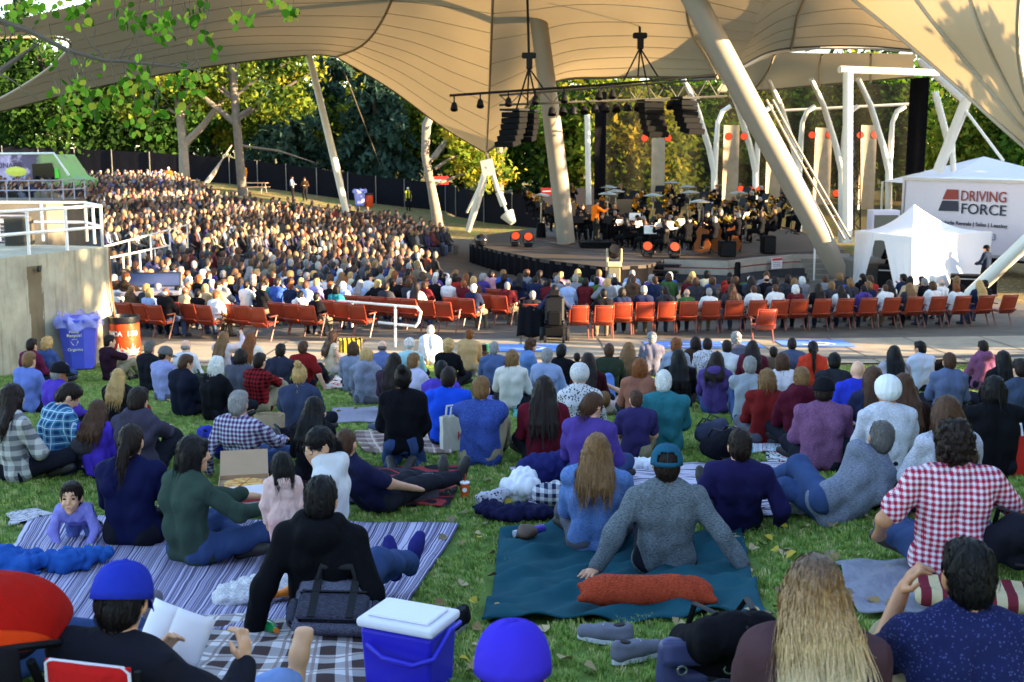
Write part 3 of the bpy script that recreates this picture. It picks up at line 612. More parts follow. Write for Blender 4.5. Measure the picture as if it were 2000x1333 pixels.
def wheelchair_mark(px, py, label):
    p = G(px, py); x, y = p.x, p.y
    o = tag(strip('painted_marking', x - .85, x + .85, y - .62, y + .62, mbl, .042, 6, 6), kind='structure')
    mb = MB(); Z = lambda u, v: Vector((x + u, y + v, gz(x + u, y + v) + .05)); ring = [Z(-.05 + .34 * math.cos(a), -.1 + .30 * math.sin(a)) for a in np.linspace(-2.6, 1.4, 18)]
    mb.tube(ring, .045, 4, True, .05); mb.tube([Z(.0, .38), Z(0, .05), Z(.3, .05), Z(.42, -.25)], .045, 4, True, .05); mb.build('wheelchair_symbol', mwh, o)
for px, py, l in ((1035, 683, ''), (1330, 677, ''), (1415, 676, ''), (1590, 674, '')): wheelchair_mark(px, py, l)
# ------------------------------------------------------------ grass blades over the lawn (stuff), kept to where the lawn is seen
def grass():
    bl = MB()
    rg = random.Random(3)
    for k in range(16):
        a = rg.uniform(0, 6.28); r0 = rg.uniform(0, .045); h = rg.uniform(.028, .06); ln = rg.uniform(.01, .045); w = rg.uniform(.0022, .004); b = rg.uniform(0, 6.28)
        p = Vector((r0 * math.cos(a), r0 * math.sin(a), -.004)); d = Vector((math.cos(b), math.sin(b), 0)); s = Vector((-d.y, d.x, 0)) * w
        bl.add([p - s, p + s, p + d * ln * .45 + Vector((0, 0, h * .7)) + s * .7, p + d * ln * .45 + Vector((0, 0, h * .7)) - s * .7, p + d * ln + Vector((0, 0, h))], [(0, 1, 2, 3), (3, 2, 4)])
    m, nt, b, o = _nodes('grass_blade'); inf = N(nt, 'ObjectInfo'); f = ramp(nt, inf.outputs['Random'], [(0, lin('#5a7630')), (.45, lin('#7a963e')), (.8, lin('#9cae56')), (1, lin('#c0b67e'))])
    nt.links.new(f, b.inputs['Base Color']); b.inputs['Roughness'].default_value = .55; b.inputs['Specular IOR Level'].default_value = .25
    try: b.inputs['Transmission Weight'].default_value = 0
    except Exception: pass
    xs = np.arange(-11, 11.01, .2); ys = np.arange(2.2, 24.3, .2); V, F = terrain_sheet(xs, ys, .001)
    cx = V[F].mean(1); keep = (np.abs(cx[:, 0]) < cx[:, 1] * .46 + .6); F = F[keep]; cx = cx[keep]; bad = np.array([any(in_poly(q[0], q[1], b) for b in BLANKETS) for q in cx]); F = F[~bad]
    me = mesh_from(V, F, 'grass'); o_ = obj('grass', me, None); me.materials.append(m)
    src = bl.build('grass_tuft', m); COL.objects.unlink(src)
    ng = bpy.data.node_groups.new('grass_scatter', 'GeometryNodeTree'); ng.interface.new_socket('Geometry', in_out='INPUT', socket_type='NodeSocketGeometry'); ng.interface.new_socket('Geometry', in_out='OUTPUT', socket_type='NodeSocketGeometry')
    gi = ng.nodes.new('NodeGroupInput'); go = ng.nodes.new('NodeGroupOutput'); dp = ng.nodes.new('GeometryNodeDistributePointsOnFaces'); io = ng.nodes.new('GeometryNodeInstanceOnPoints'); oi = ng.nodes.new('GeometryNodeObjectInfo')
    rr = ng.nodes.new('FunctionNodeRandomValue'); rr.data_type = 'FLOAT_VECTOR'; rr.inputs[0].default_value = (-.15, -.15, 0); rr.inputs[1].default_value = (.15, .15, 6.28)
    rs = ng.nodes.new('FunctionNodeRandomValue'); rs.data_type = 'FLOAT'; rs.inputs[2].default_value = .35; rs.inputs[3].default_value = .85
    oi.inputs['Object'].default_value = src; dp.inputs['Density'].default_value = 520
    L = ng.links.new; L(gi.outputs[0], dp.inputs['Mesh']); L(dp.outputs['Points'], io.inputs['Points']); L(oi.outputs['Geometry'], io.inputs['Instance']); L(rr.outputs[0], io.inputs['Rotation']); L(rs.outputs[1], io.inputs['Scale']); L(io.outputs[0], go.inputs[0])
    md = o_.modifiers.new('scatter', 'NODES'); md.node_group = ng
    tag(o_, 'short green grass covering the shaded lawn', 'grass', kind='stuff')
# ------------------------------------------------------------ concrete wall and raised walkway at the seats' end
WA, WB = Vector((-8.55, 25.0, 0)), Vector((-9.95, 21.4, 0)); WZ0 = gz(-9, 24) - .4; WZ1 = at(200, 482, 25.0).z
wall = thing('concrete_wall', 'weathered concrete retaining wall with a rust streak behind the blue bin', 'wall', WA)
def wall_mat():
    m, nt, b, o = _nodes('wall_concrete'); co = coords(nt); f = noise(nt, co, 1.6, 5, .6); g = noise(nt, co, 40, 3, .7)
    c = mixc(nt, ramp(nt, f, [(.35, 0), (.7, 1)]), lin('#9a927c'), lin('#bdb59a')); sep = N(nt, 'SeparateXYZ'); nt.links.new(co, sep.inputs[0])
    z = sep.outputs[2]; st = N(nt, 'Mapping'); nt.links.new(co, st.inputs[0]); st.inputs['Scale'].default_value = (3, 3, .35); s = noise(nt, st.outputs[0], 3, 4, .6)
    c = mixc(nt, M_(nt, 'MULTIPLY', ramp(nt, s, [(.52, 0), (.72, .6)]), 1.0), c, lin('#6f6142'))
    yy = sep.outputs[1]; band = M_(nt, 'LESS_THAN', M_(nt, 'ABSOLUTE', M_(nt, 'ADD', M_(nt, 'ADD', yy, 2.05), M_(nt, 'MULTIPLY', M_(nt, 'SUBTRACT', s, .5), .25))), .17)
    c = mixc(nt, M_(nt, 'MULTIPLY', M_(nt, 'MULTIPLY', band, M_(nt, 'LESS_THAN', z, WZ1 - .22)), .75), c, lin('#5c4318'))
    c = mixc(nt, .3, c, mixc(nt, g, (.55, .55, .55), (1, 1, 1)), 'MULTIPLY'); nt.links.new(c, b.inputs['Base Color']); b.inputs['Roughness'].default_value = .9; bump(nt, b, g, .3, .01); return m
mb = MB(); back = Vector((-3.2, 1.0, 0)); a, b_ = Vector((0, 0, WZ0)), WB - WA + Vector((0, 0, WZ0)); mb.prism([a, b_, b_ + back, a + back], (0, 0, WZ1 - WZ0)); mb.build('wall_slab', wall_mat(), wall)
mb = MB(); cc = plain('orange_cable', '#8a5a33', .6); pts = [Vector((.035, -.12, WZ1 + .02)), Vector((.05, -.14, WZ1 - .4)), Vector((.04, -.1, WZ1 - .9)), Vector((.05, -.02, WZ1 - 1.5)), Vector((.06, .03, WZ0 + .35))]; mb.tube(pts, .014, 6); mb.tube([p + Vector((-.0, -.06 * math.sin(i), 0)) for i, p in enumerate(pts)], .012, 6); mb.build('cable', cc, wall)
mb = MB(); mb.lathe([(.001, 0), (.06, 0), (.06, .05), (.001, .05)], Vector((-.72, -2.05, WZ1 - .28)), 10, Matrix.Rotation(R(90), 3, 'Y')); mb.build('drain_pipe', plain('pipe_dark', '#2a2621', .6), wall)
def railing(name, label, runs, rails, r=.032, col='#e2ddd6', step=None, posts=None, parent=None):
    t = thing(name, label, 'railing', runs[0][0]); o = runs[0][0]; m = plain('rail_' + col, col, .45, var=.06)
    for a, b in runs:
        for h in rails:
            mb = MB(); mb.tube([a - o + Vector((0, 0, h)), b - o + Vector((0, 0, h))], r, 8); mb.build('rail', m, t, True)
        n = max(1, round((b - a).length / (step or 1.2)))
        for i in range(n + 1):
            p = a.lerp(b, i / n); mb = MB(); mb.tube([p - o, p - o + Vector((0, 0, rails[-1]))], r, 8); mb.build('post', m, t, True)
    return t
c0 = Vector((WA.x - .12, WA.y - .05, WZ1)); c1 = Vector((WB.x - .1, WB.y, WZ1))
railing('railing', 'white pipe railing along the top of the concrete wall', [(c0, c0 + (c1 - c0).normalized() * 4.2), (c0, c0 + Vector((-.9, 1.6, 0))), (c0 + Vector((-.9, 1.6, 0)), c0 + Vector((-6, 2.0, 0)))], (.42, .86), .034, step=.95)
mb = MB(); mb.box((-10.6, 25.4, WZ1 + .30), (.42, .55, .62)); e = tag(mb.build('speaker_box', plain('box_olive', '#4a4438', .6)), 'olive loudspeaker box standing behind the white railing on the wall', 'speaker')
mb = MB(); mb.box((-10.6, 25.12, WZ1 + .3), (.36, .02, .54)); mb.build('grille', plain('grille_dark', '#332f28', .8), e)
# plant building with door and louvre beyond the wall
pb = at(30, 470, 30); t = thing('service_building', 'low grey concrete service block with louvre and red door sign behind white railing', 'building', (-16.2, 31, gz(-14, 31)))
zt = at(30, 402, 31).z - gz(-13, 31)
mb = MB(); mb.box((.4, .6, zt / 2 - .3), (7.2, 1.2, zt + .6)); mb.build('wall_block', concrete('block_concrete', '#5e574c', '#7a7163'), t)
lv = MB(); lv.box((2.75, -.02, zt - .62), (1.5, .05, .9)); q = lv.build('louvre', plain('louvre_back', '#6b6a72', .6), t)
for k in range(9): mb = MB(); mb.box((2.75, -.07, zt - 1.0 + k * .095), (1.44, .07, .03), Matrix.Rotation(R(-30), 3, 'X')); mb.build('slat', plain('louvre_slat', '#8f8d96', .5), q)
mb = MB(); mb.box((1.2, -.03, zt - 1.05), (.9, .06, 1.9)); d_ = mb.build('door', plain('door_taupe', '#7d7365', .6), t)
mb = MB(); mb.box((1.3, -.07, zt - .62), (.1, .01, .14)); mb.box((1.3, -.07, zt - .78), (.12, .01, .1)); mb.build('sign', plain('sign_red', '#b3301f', .6), d_)
up = at(0, 393, 40); railing('railing', 'grey pipe railing in front of the food truck', [(Vector((-17.8, 40, up.z)), Vector((-15.6, 40.2, up.z))), (Vector((-15.6, 40.2, up.z)), Vector((-15.3, 42.5, up.z)))], (.35, .68), .025, '#8d8f9c', .75)
mb = MB(); mb.box((-17.6, 41.6, (gz(-17, 41) + up.z) / 2 - .2), (4.2, 2.8, up.z - gz(-17, 41) + .4)); tag(mb.build('raised_platform', concrete('platform_concrete', '#4f4a42', '#655d52')), 'dark concrete platform under the grey pipe railing', 'platform')
# ------------------------------------------------------------ tensile canopy
def catmull(P, t):
    n = len(P) - 1; x = min(max(t, 0), 1) * n; i = min(int(x), n - 1); f = x - i
    p0 = P[i - 1] if i > 0 else P[0] * 2 - P[1]; p3 = P[i + 2] if i + 2 <= n else P[n] * 2 - P[n - 1]; p1, p2 = P[i], P[i + 1]
    return .5 * ((2 * p1) + (p2 - p0) * f + (2 * p0 - 5 * p1 + 4 * p2 - p3) * f * f + (3 * p1 - p0 - 3 * p2 + p3) * f ** 3)
def sail_mat(name, c, tr=.4):
    m, nt, b, o = _nodes(name); nt.nodes.remove(b); co = coords(nt); f = noise(nt, co, .35, 4, .6); col = mixc(nt, f, lin(c), tuple(v * 1.12 for v in lin(c)))
    d = N(nt, 'BsdfDiffuse'); t = N(nt, 'BsdfTranslucent'); mx = N(nt, 'MixShader'); mx.inputs[0].default_value = tr
    nt.links.new(col, d.inputs[0]); nt.links.new(mixc(nt, 1.0, col, lin('#f4e4c8'), 'MULTIPLY'), t.inputs[0]); nt.links.new(d.outputs[0], mx.inputs[1]); nt.links.new(t.outputs[0], mx.inputs[2]); nt.links.new(mx.outputs[0], o.inputs[0]); return m
M_SAIL = sail_mat('canopy_membrane', '#a2967f', .24); M_SEAM = plain('seam_brown', '#a39680', .8); M_WHITE = plain('white_steel', '#d9d3c6', .35, var=.05, scale=2); M_CABLE = plain('steel_cable', '#5a5348', .5)
def sail(name, rows, nu, nv, seams=0, parent=None, mat=None, useams=()):
    W = [[at(*p) for p in r_] for r_ in rows]
    def S(u, v): return catmull([catmull(r_, u) for r_ in W], v)
    mb = MB(); mb.sheet(S, nu, nv); o = mb.build(name, mat or M_SAIL, parent, True)
    for k in range(1, seams):
        v = k / seams; mb = MB(); mb.tube([S(i / 24, v) + Vector((0, -.05, -.06)) for i in range(25)], .014, 4, False); mb.build('seam', M_SEAM, o)
    for u in useams: mb = MB(); mb.tube([S(u, i / 24) + Vector((0, -.08, -.08)) for i in range(25)], .06, 5, False); mb.build('edge_cable', M_SEAM, o)
    mb = MB(); mb.tube([S(i / 40, 0) for i in range(41)], .06, 5, False); mb.build('edge_cable', M_CABLE if name != 'left_sail' else M_SEAM, o)
    return o, S
can = thing('canopy', 'huge tan tensile fabric canopy over the seats and stage', 'canopy')
sail('sail', [[(-130,250,58),(0,218,60),(200,168,62),(420,128,64),(600,108,65),(655,110,66)],[(20,180,57),(90,155,58),(240,120,59),(430,85,60),(610,80,61),(705,88,61)],
 [(118,112,54),(180,100,54),(300,75,55),(460,45,55),(620,40,56),(742,45,56)],[(120,72,50),(190,52,50),(310,20,50),(480,-10,50),(640,-20,50),(775,-30,50)],[(-100,70,46),(60,32,46),(190,0,45),(420,-60,44),(640,-120,44),(800,-140,44)]], 50, 40, 9, can, useams=(0, 1))
sail('sail', [[(655,110,66),(760,172,67),(860,245,69),(950,300,70)],[(705,88,61),(790,120,62),(875,165,63),(955,200,63)],[(742,45,56),(820,60,56),(890,80,56),(959,100,55)],[(775,-30,50),(840,-25,50),(900,-20,49),(963,-15,48)],[(800,-140,44),(850,-140,43),(905,-140,42),(967,-140,41)]], 40, 40, 12, can, useams=(1,))
sail('sail', [[(950,300,70),(991,264,66),(1070,168,58),(1200,152,52),(1400,150,48),(1440,132,50)],[(955,200,63),(1010,170,60),(1090,120,55),(1210,105,51),(1380,110,47),(1450,105,48)],[(959,100,55),(1030,85,54),(1110,60,51),(1220,55,48),(1350,60,45),(1470,70,46)],
 [(963,-15,48),(1040,-20,47),(1130,-25,45),(1230,-20,43),(1340,0,42),(1480,30,43)],[(967,-140,41),(1050,-140,41),(1140,-140,40),(1240,-130,39),(1350,-90,38),(1500,-20,40)]], 56, 40, 9, can, useams=(.8,))
sail('sail', [[(1440,132,50),(1510,99,52),(1600,90,53),(1700,90,53),(1790,97,53)],[(1450,105,48),(1520,70,49),(1600,58,49),(1690,58,49),(1780,75,48)],[(1470,70,46),(1530,35,45),(1600,20,45),(1680,15,44),(1760,35,43)],[(1480,30,43),(1550,-20,41),(1620,-40,40),(1680,-50,39),(1740,-20,38)],[(1500,-20,40),(1560,-120,37),(1620,-140,36),(1700,-150,35),(1740,-120,34)]], 40, 34, 6, can, useams=(.35,))
sail('sail', [[(2090,360,33),(2095,362,33),(2100,365,33)],[(1960,248,34),(2000,240,33),(2025,245,32)],[(1850,150,36),(1930,140,33.5),(1992,140,31)],[(1740,55,37.5),(1870,50,33.5),(1985,50,30)],[(1640,-25,39),(1820,-40,34),(1995,-50,29)],[(1540,-110,40),(1760,-140,34),(2030,-160,28)]], 24, 50, 0, can, useams=(0, .35, .68, 1))
# the arch over the stage and its roof sails
def tubeobj(name, pts, rad, mat, parent=None, n=12, smooth=True):
    mb = MB(); mb.tube(pts, rad, n); return mb.build(name, mat, parent, smooth)
tubeobj('arch', [at(*p) for p in ((1415,160,50.5),(1450,128,51.5),(1510,99,52.4),(1600,90,53.4),(1700,90,53.4),(1790,97,53.2),(1830,140,53))], .16, M_WHITE, can)
sail('stage_roof_sail', [[(1400,178,57),(1470,178,60),(1600,166,61),(1700,158,61),(1785,150,60)],[(1430,135,56),(1500,135,58),(1600,128,59),(1700,122,59),(1785,120,58)],[(1452,120,54),(1512,104,55),(1605,104,56),(1700,104,56),(1790,106,55)]], 30, 16, 0, can, useams=(.25, .5, .75))
# ------------------------------------------------------------ masts and anchors
M_MAST = plain('mast_paint', '#8b8172', .4, var=.06, scale=1.5)
def mast(name, label, pts, rad, extra=None, cat='mast'):
    t = thing(name, label, cat, at(*pts[0])); o = at(*pts[0]); tubeobj('shaft', [at(*p) - o for p in pts], rad, M_MAST if 'thick' in label else M_WHITE, t, 20); return t, o
t, o_ = mast('mast', 'thick tan steel mast leaning over the stage steps with a pipe ladder', [(1644,548,42),(1634,525,42),(1600,455,41.9),(1480,235,41.5),(1345,-20,41),(1290,-125,41)], [.12,.34,.40,.42,.40,.38])
for k in (0, 1): tubeobj('ladder_rail', [at(x + 3 * k, y, 41.5) - o_ for x, y in ((1650 + 9 * k, 468), (1597 + 9 * k, 375), (1545 + 9 * k, 285), (1497 + 9 * k, 195))], .04, M_MAST, t, 8)
for k in range(9): p = at(1502 + k * 17.3, 205 + k * 31, 41.5) - o_; tubeobj('rung', [p, p + Vector((.18, 0, 0))], .02, M_MAST, t, 6)
t, o_ = mast('mast', 'thick tan steel mast standing behind the orchestra left of conductor', [(1106,475,52),(1090,330,51.8),(1060,100,51),(1044,-20,50.5),(1030,-125,50)], [.40,.40,.38,.36,.34])
t, o_ = mast('mast', 'slim white leaning pole holding the canopy edge above the far crowd', [(676,415,66),(655,320,65.8),(603,106,65)], [.19,.21,.17])
t, o_ = mast('column', 'upright white steel column beside the stage steps carrying a cross beam', [(1655,475,44),(1656,140,44)], [.18,.18], cat='column')
tubeobj('cross_beam', [at(1640,136,44) - o_, at(1832,143,46) - o_], .13, M_WHITE, t)
t, o_ = mast('strut', 'white inclined pole at the tent, running down to the seats', [(1884,588,36),(1892,580,36),(2010,468,35.4),(2110,372,34)], [.08,.22,.22,.2], cat='pole')
t, o_ = mast('anchor_tripod', 'white steel anchor frame under the low point of the canopy', [(914,452,71),(930,400,70.6),(952,325,70)], [.16,.24,.2], cat='anchor')
tubeobj('tension_link', [at(958,325,70) - o_, at(972,372,70) - o_], .14, M_WHITE, t); tubeobj('tension_link', [at(972,372,70) - o_, at(990,415,69.5) - o_], .08, M_WHITE, t)
tubeobj('turnbuckle', [at(974,376,70) - o_, at(984,402,70) - o_], .2, M_WHITE, t); tubeobj('base_shoe', [at(990,418,69.5) - o_, at(1002,436,69.3) - o_], [.45,.2], M_WHITE, t)
mb = MB(); mb.box(at(953,328,70) - o_, (.75, .3, .95), Matrix.Rotation(R(-12), 3, 'Y')); mb.build('apex_plate', M_WHITE, t)
tubeobj('hanger', [at(951,298,70) - o_, at(953,322,70) - o_], .08, M_CABLE, t); tubeobj('back_stay', [at(945,345,70.4) - o_, at(912,415,73) - o_], .07, M_WHITE, t)
for (a, b, l) in (((672,140,66),(745,330,90),'thin stay cable from the leaning white pole to the fence'),): tag(tubeobj('stay_cable', [at(*a), at(*b)], .035, M_CABLE), l, 'cable')
tag(tubeobj('guy_anchor', [at(398,364,80), at(418,338,81), at(432,315,83), at(452,285,88)], [.16,.16,.05,.05], plain('guy_tan', '#b59a80', .6)), 'tan guy strut rising out of the far crowd near the picnic tables', 'anchor')
# ------------------------------------------------------------ trees
def leaf_mat(name, cols, tr=.35):
    m, nt, b, o = _nodes(name); nt.nodes.remove(b); at_ = N(nt, 'Attribute'); at_.attribute_name = 'tint'; c = ramp(nt, at_.outputs['Fac'], [(i / (len(cols) - 1), lin(k)) for i, k in enumerate(cols)])
    d = N(nt, 'BsdfDiffuse'); t = N(nt, 'BsdfTranslucent'); mx = N(nt, 'MixShader'); mx.inputs[0].default_value = tr
    nt.links.new(c, d.inputs[0]); nt.links.new(mixc(nt, 1.0, c, (1.25, 1.25, .7), 'MULTIPLY'), t.inputs[0]); nt.links.new(d.outputs[0], mx.inputs[1]); nt.links.new(t.outputs[0], mx.inputs[2]); nt.links.new(mx.outputs[0], o.inputs[0]); return m
LM = {'green': leaf_mat('leaf_green', ['#22341a', '#34501f', '#4d6c26', '#6f7f2c']), 'autumn': leaf_mat('leaf_autumn', ['#26381a', '#435722', '#6b7629', '#958a2e']), 'dark': leaf_mat('leaf_dark', ['#1a2a16', '#263a1c', '#365222', '#4a6428']),
      'spruce': leaf_mat('needle_spruce', ['#1c2a24', '#28392f', '#374b40', '#46594c'], .1), 'golden': leaf_mat('leaf_golden', ['#3a5020', '#66762a', '#988f32', '#bfa238'], .45), 'fresh': leaf_mat('leaf_fresh', ['#3a5a1a', '#557c22', '#7ba030', '#a8b040'], .45)}
M_BARK = plain('bark_grey', '#665b50', .9, var=.35, scale=3, bmp=.6, bscale=12); M_BARKD = plain('bark_dark', '#3c3128', .9, var=.35, scale=4, bmp=.6); M_BARKP = plain('bark_pale', '#86796a', .9, var=.3, scale=4, bmp=.4)
def leaf_mesh(P, sz, g, elong=1.5, tint=None, down=.25):
    n = len(P); a = g.normal(size=(n, 3)); a[:, 2] -= down; a /= np.linalg.norm(a, axis=1)[:, None]; b = np.cross(a, g.normal(size=(n, 3))); b /= np.linalg.norm(b, axis=1)[:, None]
    s = sz * g.uniform(.6, 1.4, n)[:, None]; V = np.stack([P - a * s * .5 * elong, P + b * s * .42, P + a * s * .5 * elong, P - b * s * .42], 1).reshape(-1, 3); F = np.arange(4 * n).reshape(-1, 4)
    me = mesh_from(V, F, 'crown', False); at_ = me.attributes.new('tint', 'FLOAT', 'POINT'); t = g.uniform(0, 1, n) if tint is None else np.clip(tint, 0, 1); at_.data.foreach_set('value', np.repeat(t, 4).astype(np.float32)); return me
def crown_pts(g, blobs, n, clump=.7, per=60):
    """leaf positions: clumps near the surface of several rounded masses"""
    out = []; tin = []; vol = np.array([b[3] * b[4] * b[5] for b in blobs]) ** .7; vol /= vol.sum()
    for b, w in zip(blobs, vol):
        k = max(3, int(n * w / per)); d = g.normal(size=(k, 3)); d /= np.linalg.norm(d, axis=1)[:, None]; r_ = g.uniform(.25, 1, k) ** .45; c = np.array(b[:3]) + d * r_[:, None] * np.array(b[3:6])
        sc = clump * g.uniform(.6, 1.5, k); q = np.repeat(c, per, 0) + g.normal(size=(k * per, 3)) * np.repeat(sc, per)[:, None] * np.array([1, 1, .7]); out.append(q)
        tin.append(np.repeat(np.clip(g.normal(.45, .22, k), 0, 1), per) + g.normal(0, .12, k * per))
    return np.concatenate(out), np.concatenate(tin)
def tree(name, label, x, y, trunk, blobs, n, lm, bark=None, leaf=.3, clump=.7, seed=1, limbs=(), group=None):
    """trunk: [(dx, dz, r)], blobs: (dx, dy, dz, rx, ry, rz), limbs: polylines"""
    g = np.random.RandomState(seed); z0 = gz(x, y); t = thing(name, label, 'tree', (x, y, z0), 0, group)
    mb = MB(); mb.tube([(a, 0, b - (.2 if i == 0 else 0)) for i, (a, b, r_) in enumerate(trunk)], [r_ for _, _, r_ in trunk], 10); tr = mb.build('trunk', bark or M_BARK, t, True)
    for l in limbs: mb = MB(); mb.tube([Vector(p[:3]) for p in l], [p[3] for p in l], 7); mb.build('limb', bark or M_BARK, t, True)
    for b in blobs[:8]:
        zb = min(max(trunk[-1][1] * .55, 1), b[2] * .8); mb = MB(); mb.tube([(0, 0, zb), (b[0] * .5, b[1] * .5, (zb + b[2]) / 2 + .3), (b[0], b[1], b[2])], [.12, .08, .04], 6); mb.build('limb', bark or M_BARK, t, True)
    P, tn = crown_pts(g, blobs, n, clump); obj('crown', leaf_mesh(P, leaf, g, tint=tn), LM[lm], t); return t
def spruce(label, x, y, h, r, n=5200, seed=1, group='conifers behind the fence', lm='spruce'):
    g = np.random.RandomState(seed); z0 = gz(x, y); t = thing('spruce_tree', label, 'tree', (x, y, z0), 0, group)
    mb = MB(); mb.tube([(0, 0, -.2), (0, 0, h * .5), (0, 0, h)], [.28, .18, .03], 9); mb.build('trunk', M_BARKD, t, True); P = []; tn = []
    nb = 130
    for k in range(nb):
        f = (k + g.uniform()) / nb; z = h * (.10 + .9 * f); L = r * (1 - f) ** .85 * g.uniform(.75, 1.15) + .15; a = g.uniform(0, 6.283); m = max(12, int(n / nb * (.35 + L / r))); u = g.uniform(0, 1, m) ** .7
        d = np.array([math.cos(a), math.sin(a)]); w = g.normal(0, .16 + .12 * L / r, m); q = np.column_stack([d[0] * u * L - d[1] * w, d[1] * u * L + d[0] * w, z - u * u * L * .42 + g.normal(0, .12, m) - np.abs(w) * .4]); P.append(q); tn.append(np.full(m, g.uniform(.1, .7)) + .35 * u - .1)
    P = np.concatenate(P); obj('crown', leaf_mesh(P, .34, g, 2.2, np.concatenate(tn), .8), LM[lm], t); return t
def T(px, Y): return (px - 1000) / FPX * Y / 1.0, Y
def place_x(px, Y): return at(px, 380, Y).x
# named trunks of the middle distance
x, y = place_x(362, 84), 84
tree('forked_tree', 'broad leafy tree with forked pale trunk behind the first picnic table', x, y, [(0,0,.40),(0,3,.33),(-.2,6,.28),(-.4,9,.22)], [(-1,0,9,3.5,3,2.4),(2.5,.5,8,3,3,2.2),(-3.6,0,6.4,2.4,2.4,1.6),(1.5,0,11.5,3,3,2)], 8000, 'autumn', M_BARKP, .30, .6, 11, [[(0,0,3,.3),(1.4,0,4.3,.24),(3.0,0,6.2,.2)]])
x, y = place_x(463, 82), 82
tree('tall_birch', 'tall straight grey tree with spreading bare limbs in front of the fence', x, y, [(.4,0,.34),(.2,4,.30),(0,8,.27),(-.3,12,.2)], [(-3,0,8.0,2.2,2,1.2),(4,0,9,2.4,2,1.3),(-1.5,.5,11.5,3,2.4,1.5),(3.4,0,6.2,2.0,1.8,1.1),(1,0,12.5,3,2,1.2),(-4.4,0,10,2,2,1)], 6500, 'autumn', M_BARK, .28, .5, 12, [[(.15,0,4.8,.24),(-1.8,0,6.4,.18),(-3.6,0,8.2,.1)],[(.1,0,5.2,.2),(2.4,0,6.6,.14),(5.6,0,8.4,.06)],[(0,0,3.4,.1),(3,0,3.0,.07),(5.4,0,2.2,.03)]])
x, y = place_x(850, 74), 74
tree('leaning_aspen', 'bent bare aspen trunk standing beside the anchor frame', x, y, [(.2,0,.38),(-.2,2.2,.28),(-.6,4.4,.26),(-.5,6.2,.29),(.1,7.6,.2)], [(2.2,.8,4.4,1.5,1.5,1.2),(3.4,1,3.2,1.4,1.3,1.3),(1.6,.5,5.6,1.2,1.2,.8)], 2600, 'golden', M_BARKP, .24, .45, 13, [[(-.3,0,4.0,.16),(.6,.3,5.2,.12),(2.2,.7,5.0,.07),(3.2,1,4.2,.03)]])
x, y = place_x(972, 76), 76
tree('grey_trunk_tree', 'straight grey trunk right behind the canopy anchor frame', x, y, [(0,0,.45),(0,3,.38),(0,6,.34)], [(0,1,8.2,2.2,2.2,1.8),(1.5,1,7,1.5,1.5,1.2)], 2600, 'dark', M_BARK, .28, .5, 14)
# the wood behind the fence
bk = [(-40,104,'dark',15),(100,98,'dark',14),(215,108,'green',14),(300,100,'dark',13),(420,112,'green',16),(520,106,'autumn',15),(700,118,'golden',15),(790,104,'autumn',13),(900,100,'autumn',10),(1010,92,'green',12),(1130,88,'autumn',10),(1240,82,'golden',9.5),(1330,90,'green',11),(1420,94,'autumn',11),(1530,98,'green',12),(1640,100,'golden',12),(1760,96,'green',12),(1900,88,'golden',9),(1990,84,'autumn',9),(2070,80,'green',9)]
nm = {'dark': 'dark green leafy', 'green': 'mid green leafy', 'autumn': 'yellowing leafy', 'golden': 'golden leafy'}
wh = ['at the far left behind the food truck', 'behind the green food truck cab', 'behind the far crowd beside the truck', 'left of the forked tree', 'behind the tall birch', 'between birch and dark spruces', 'between the two dark spruces', 'behind the person in yellow vest', 'just left of the canopy anchor', 'just right of the canopy anchor', 'behind the leaning mast left of conductor', 'above the percussion left of speakers', 'below the hanging speaker arrays', 'behind the first stage columns', 'behind the middle stage columns', 'behind the ladder of the big mast', 'behind the black stage curtain', 'above the white tent roof', 'above the trailer roof at right', 'at the right edge above the trailer']
for i, (px, Y, lm, h) in enumerate(bk):
    g = random.Random(i); x = place_x(px, Y); bl = [(0, 0, h * .55, h * .30, h * .28, h * .30), (h * .16, -h * .1, h * .38, h * .24, h * .2, h * .2), (-h * .18, -h * .08, h * .42, h * .22, h * .2, h * .2), (g.uniform(-1, 1), 0, h * .8, h * .2, h * .2, h * .16), (g.uniform(-2, 2), -h * .15, h * .22, h * .25, h * .15, h * .14)]
    tree('leafy_tree', f'{nm[lm]} tree {wh[i]}', x, Y, [(0,0,.4),(0,h*.4,.3),(0,h*.8,.1)], bl, 7000, lm, M_BARKD, .34, .65, 30 + i, group='trees behind the fence')
for i, (px, Y, h, r_, l) in enumerate([(560,98,15,4.4,'dark spruce right of the tall birch'),(735,96,14.5,4.0,'dark spruce right of the slim white pole'),(655,108,16,4,'dark spruce seen behind the slim white pole'),(60,112,16,4,'dark spruce above the food truck at far left'),(1290,104,13,3.4,'dark spruce behind the hanging speaker arrays'),(850,112,15,4,'dark spruce behind the bent aspen'),(1940,110,13,3.6,'dark spruce above the white trailer'),(1080,100,13,3.6,'dark spruce behind the leaning mast'),(1500,112,14,4,'dark spruce behind the stage columns'),(350,118,17,4.4,'dark spruce behind the forked tree'),(240,120,17,4.4,'dark spruce deep behind the far crowd'),(1700,116,14,4,'dark spruce behind the stage at the right')]): spruce(l, place_x(px, Y), Y, h, r_, seed=60 + i)
# a far-off wood that closes the view
def far_wood():
    g = np.random.RandomState(5); bl = [(x, 150 + 14 * math.sin(x * .13) + g.uniform(-6, 6), g.uniform(4, 9) + 1.5, g.uniform(5, 8), 5, g.uniform(5, 8)) for x in np.arange(-100, 120, 6.0)]
    P, tn = crown_pts(g, bl, 26000, 1.1, 40); P[:, 2] += 2.0; o = obj('treeline', leaf_mesh(P, .9, g, tint=tn), LM['dark']); tag(o, 'far-off wood closing the view behind the fence', 'wood', kind='stuff')
far_wood()
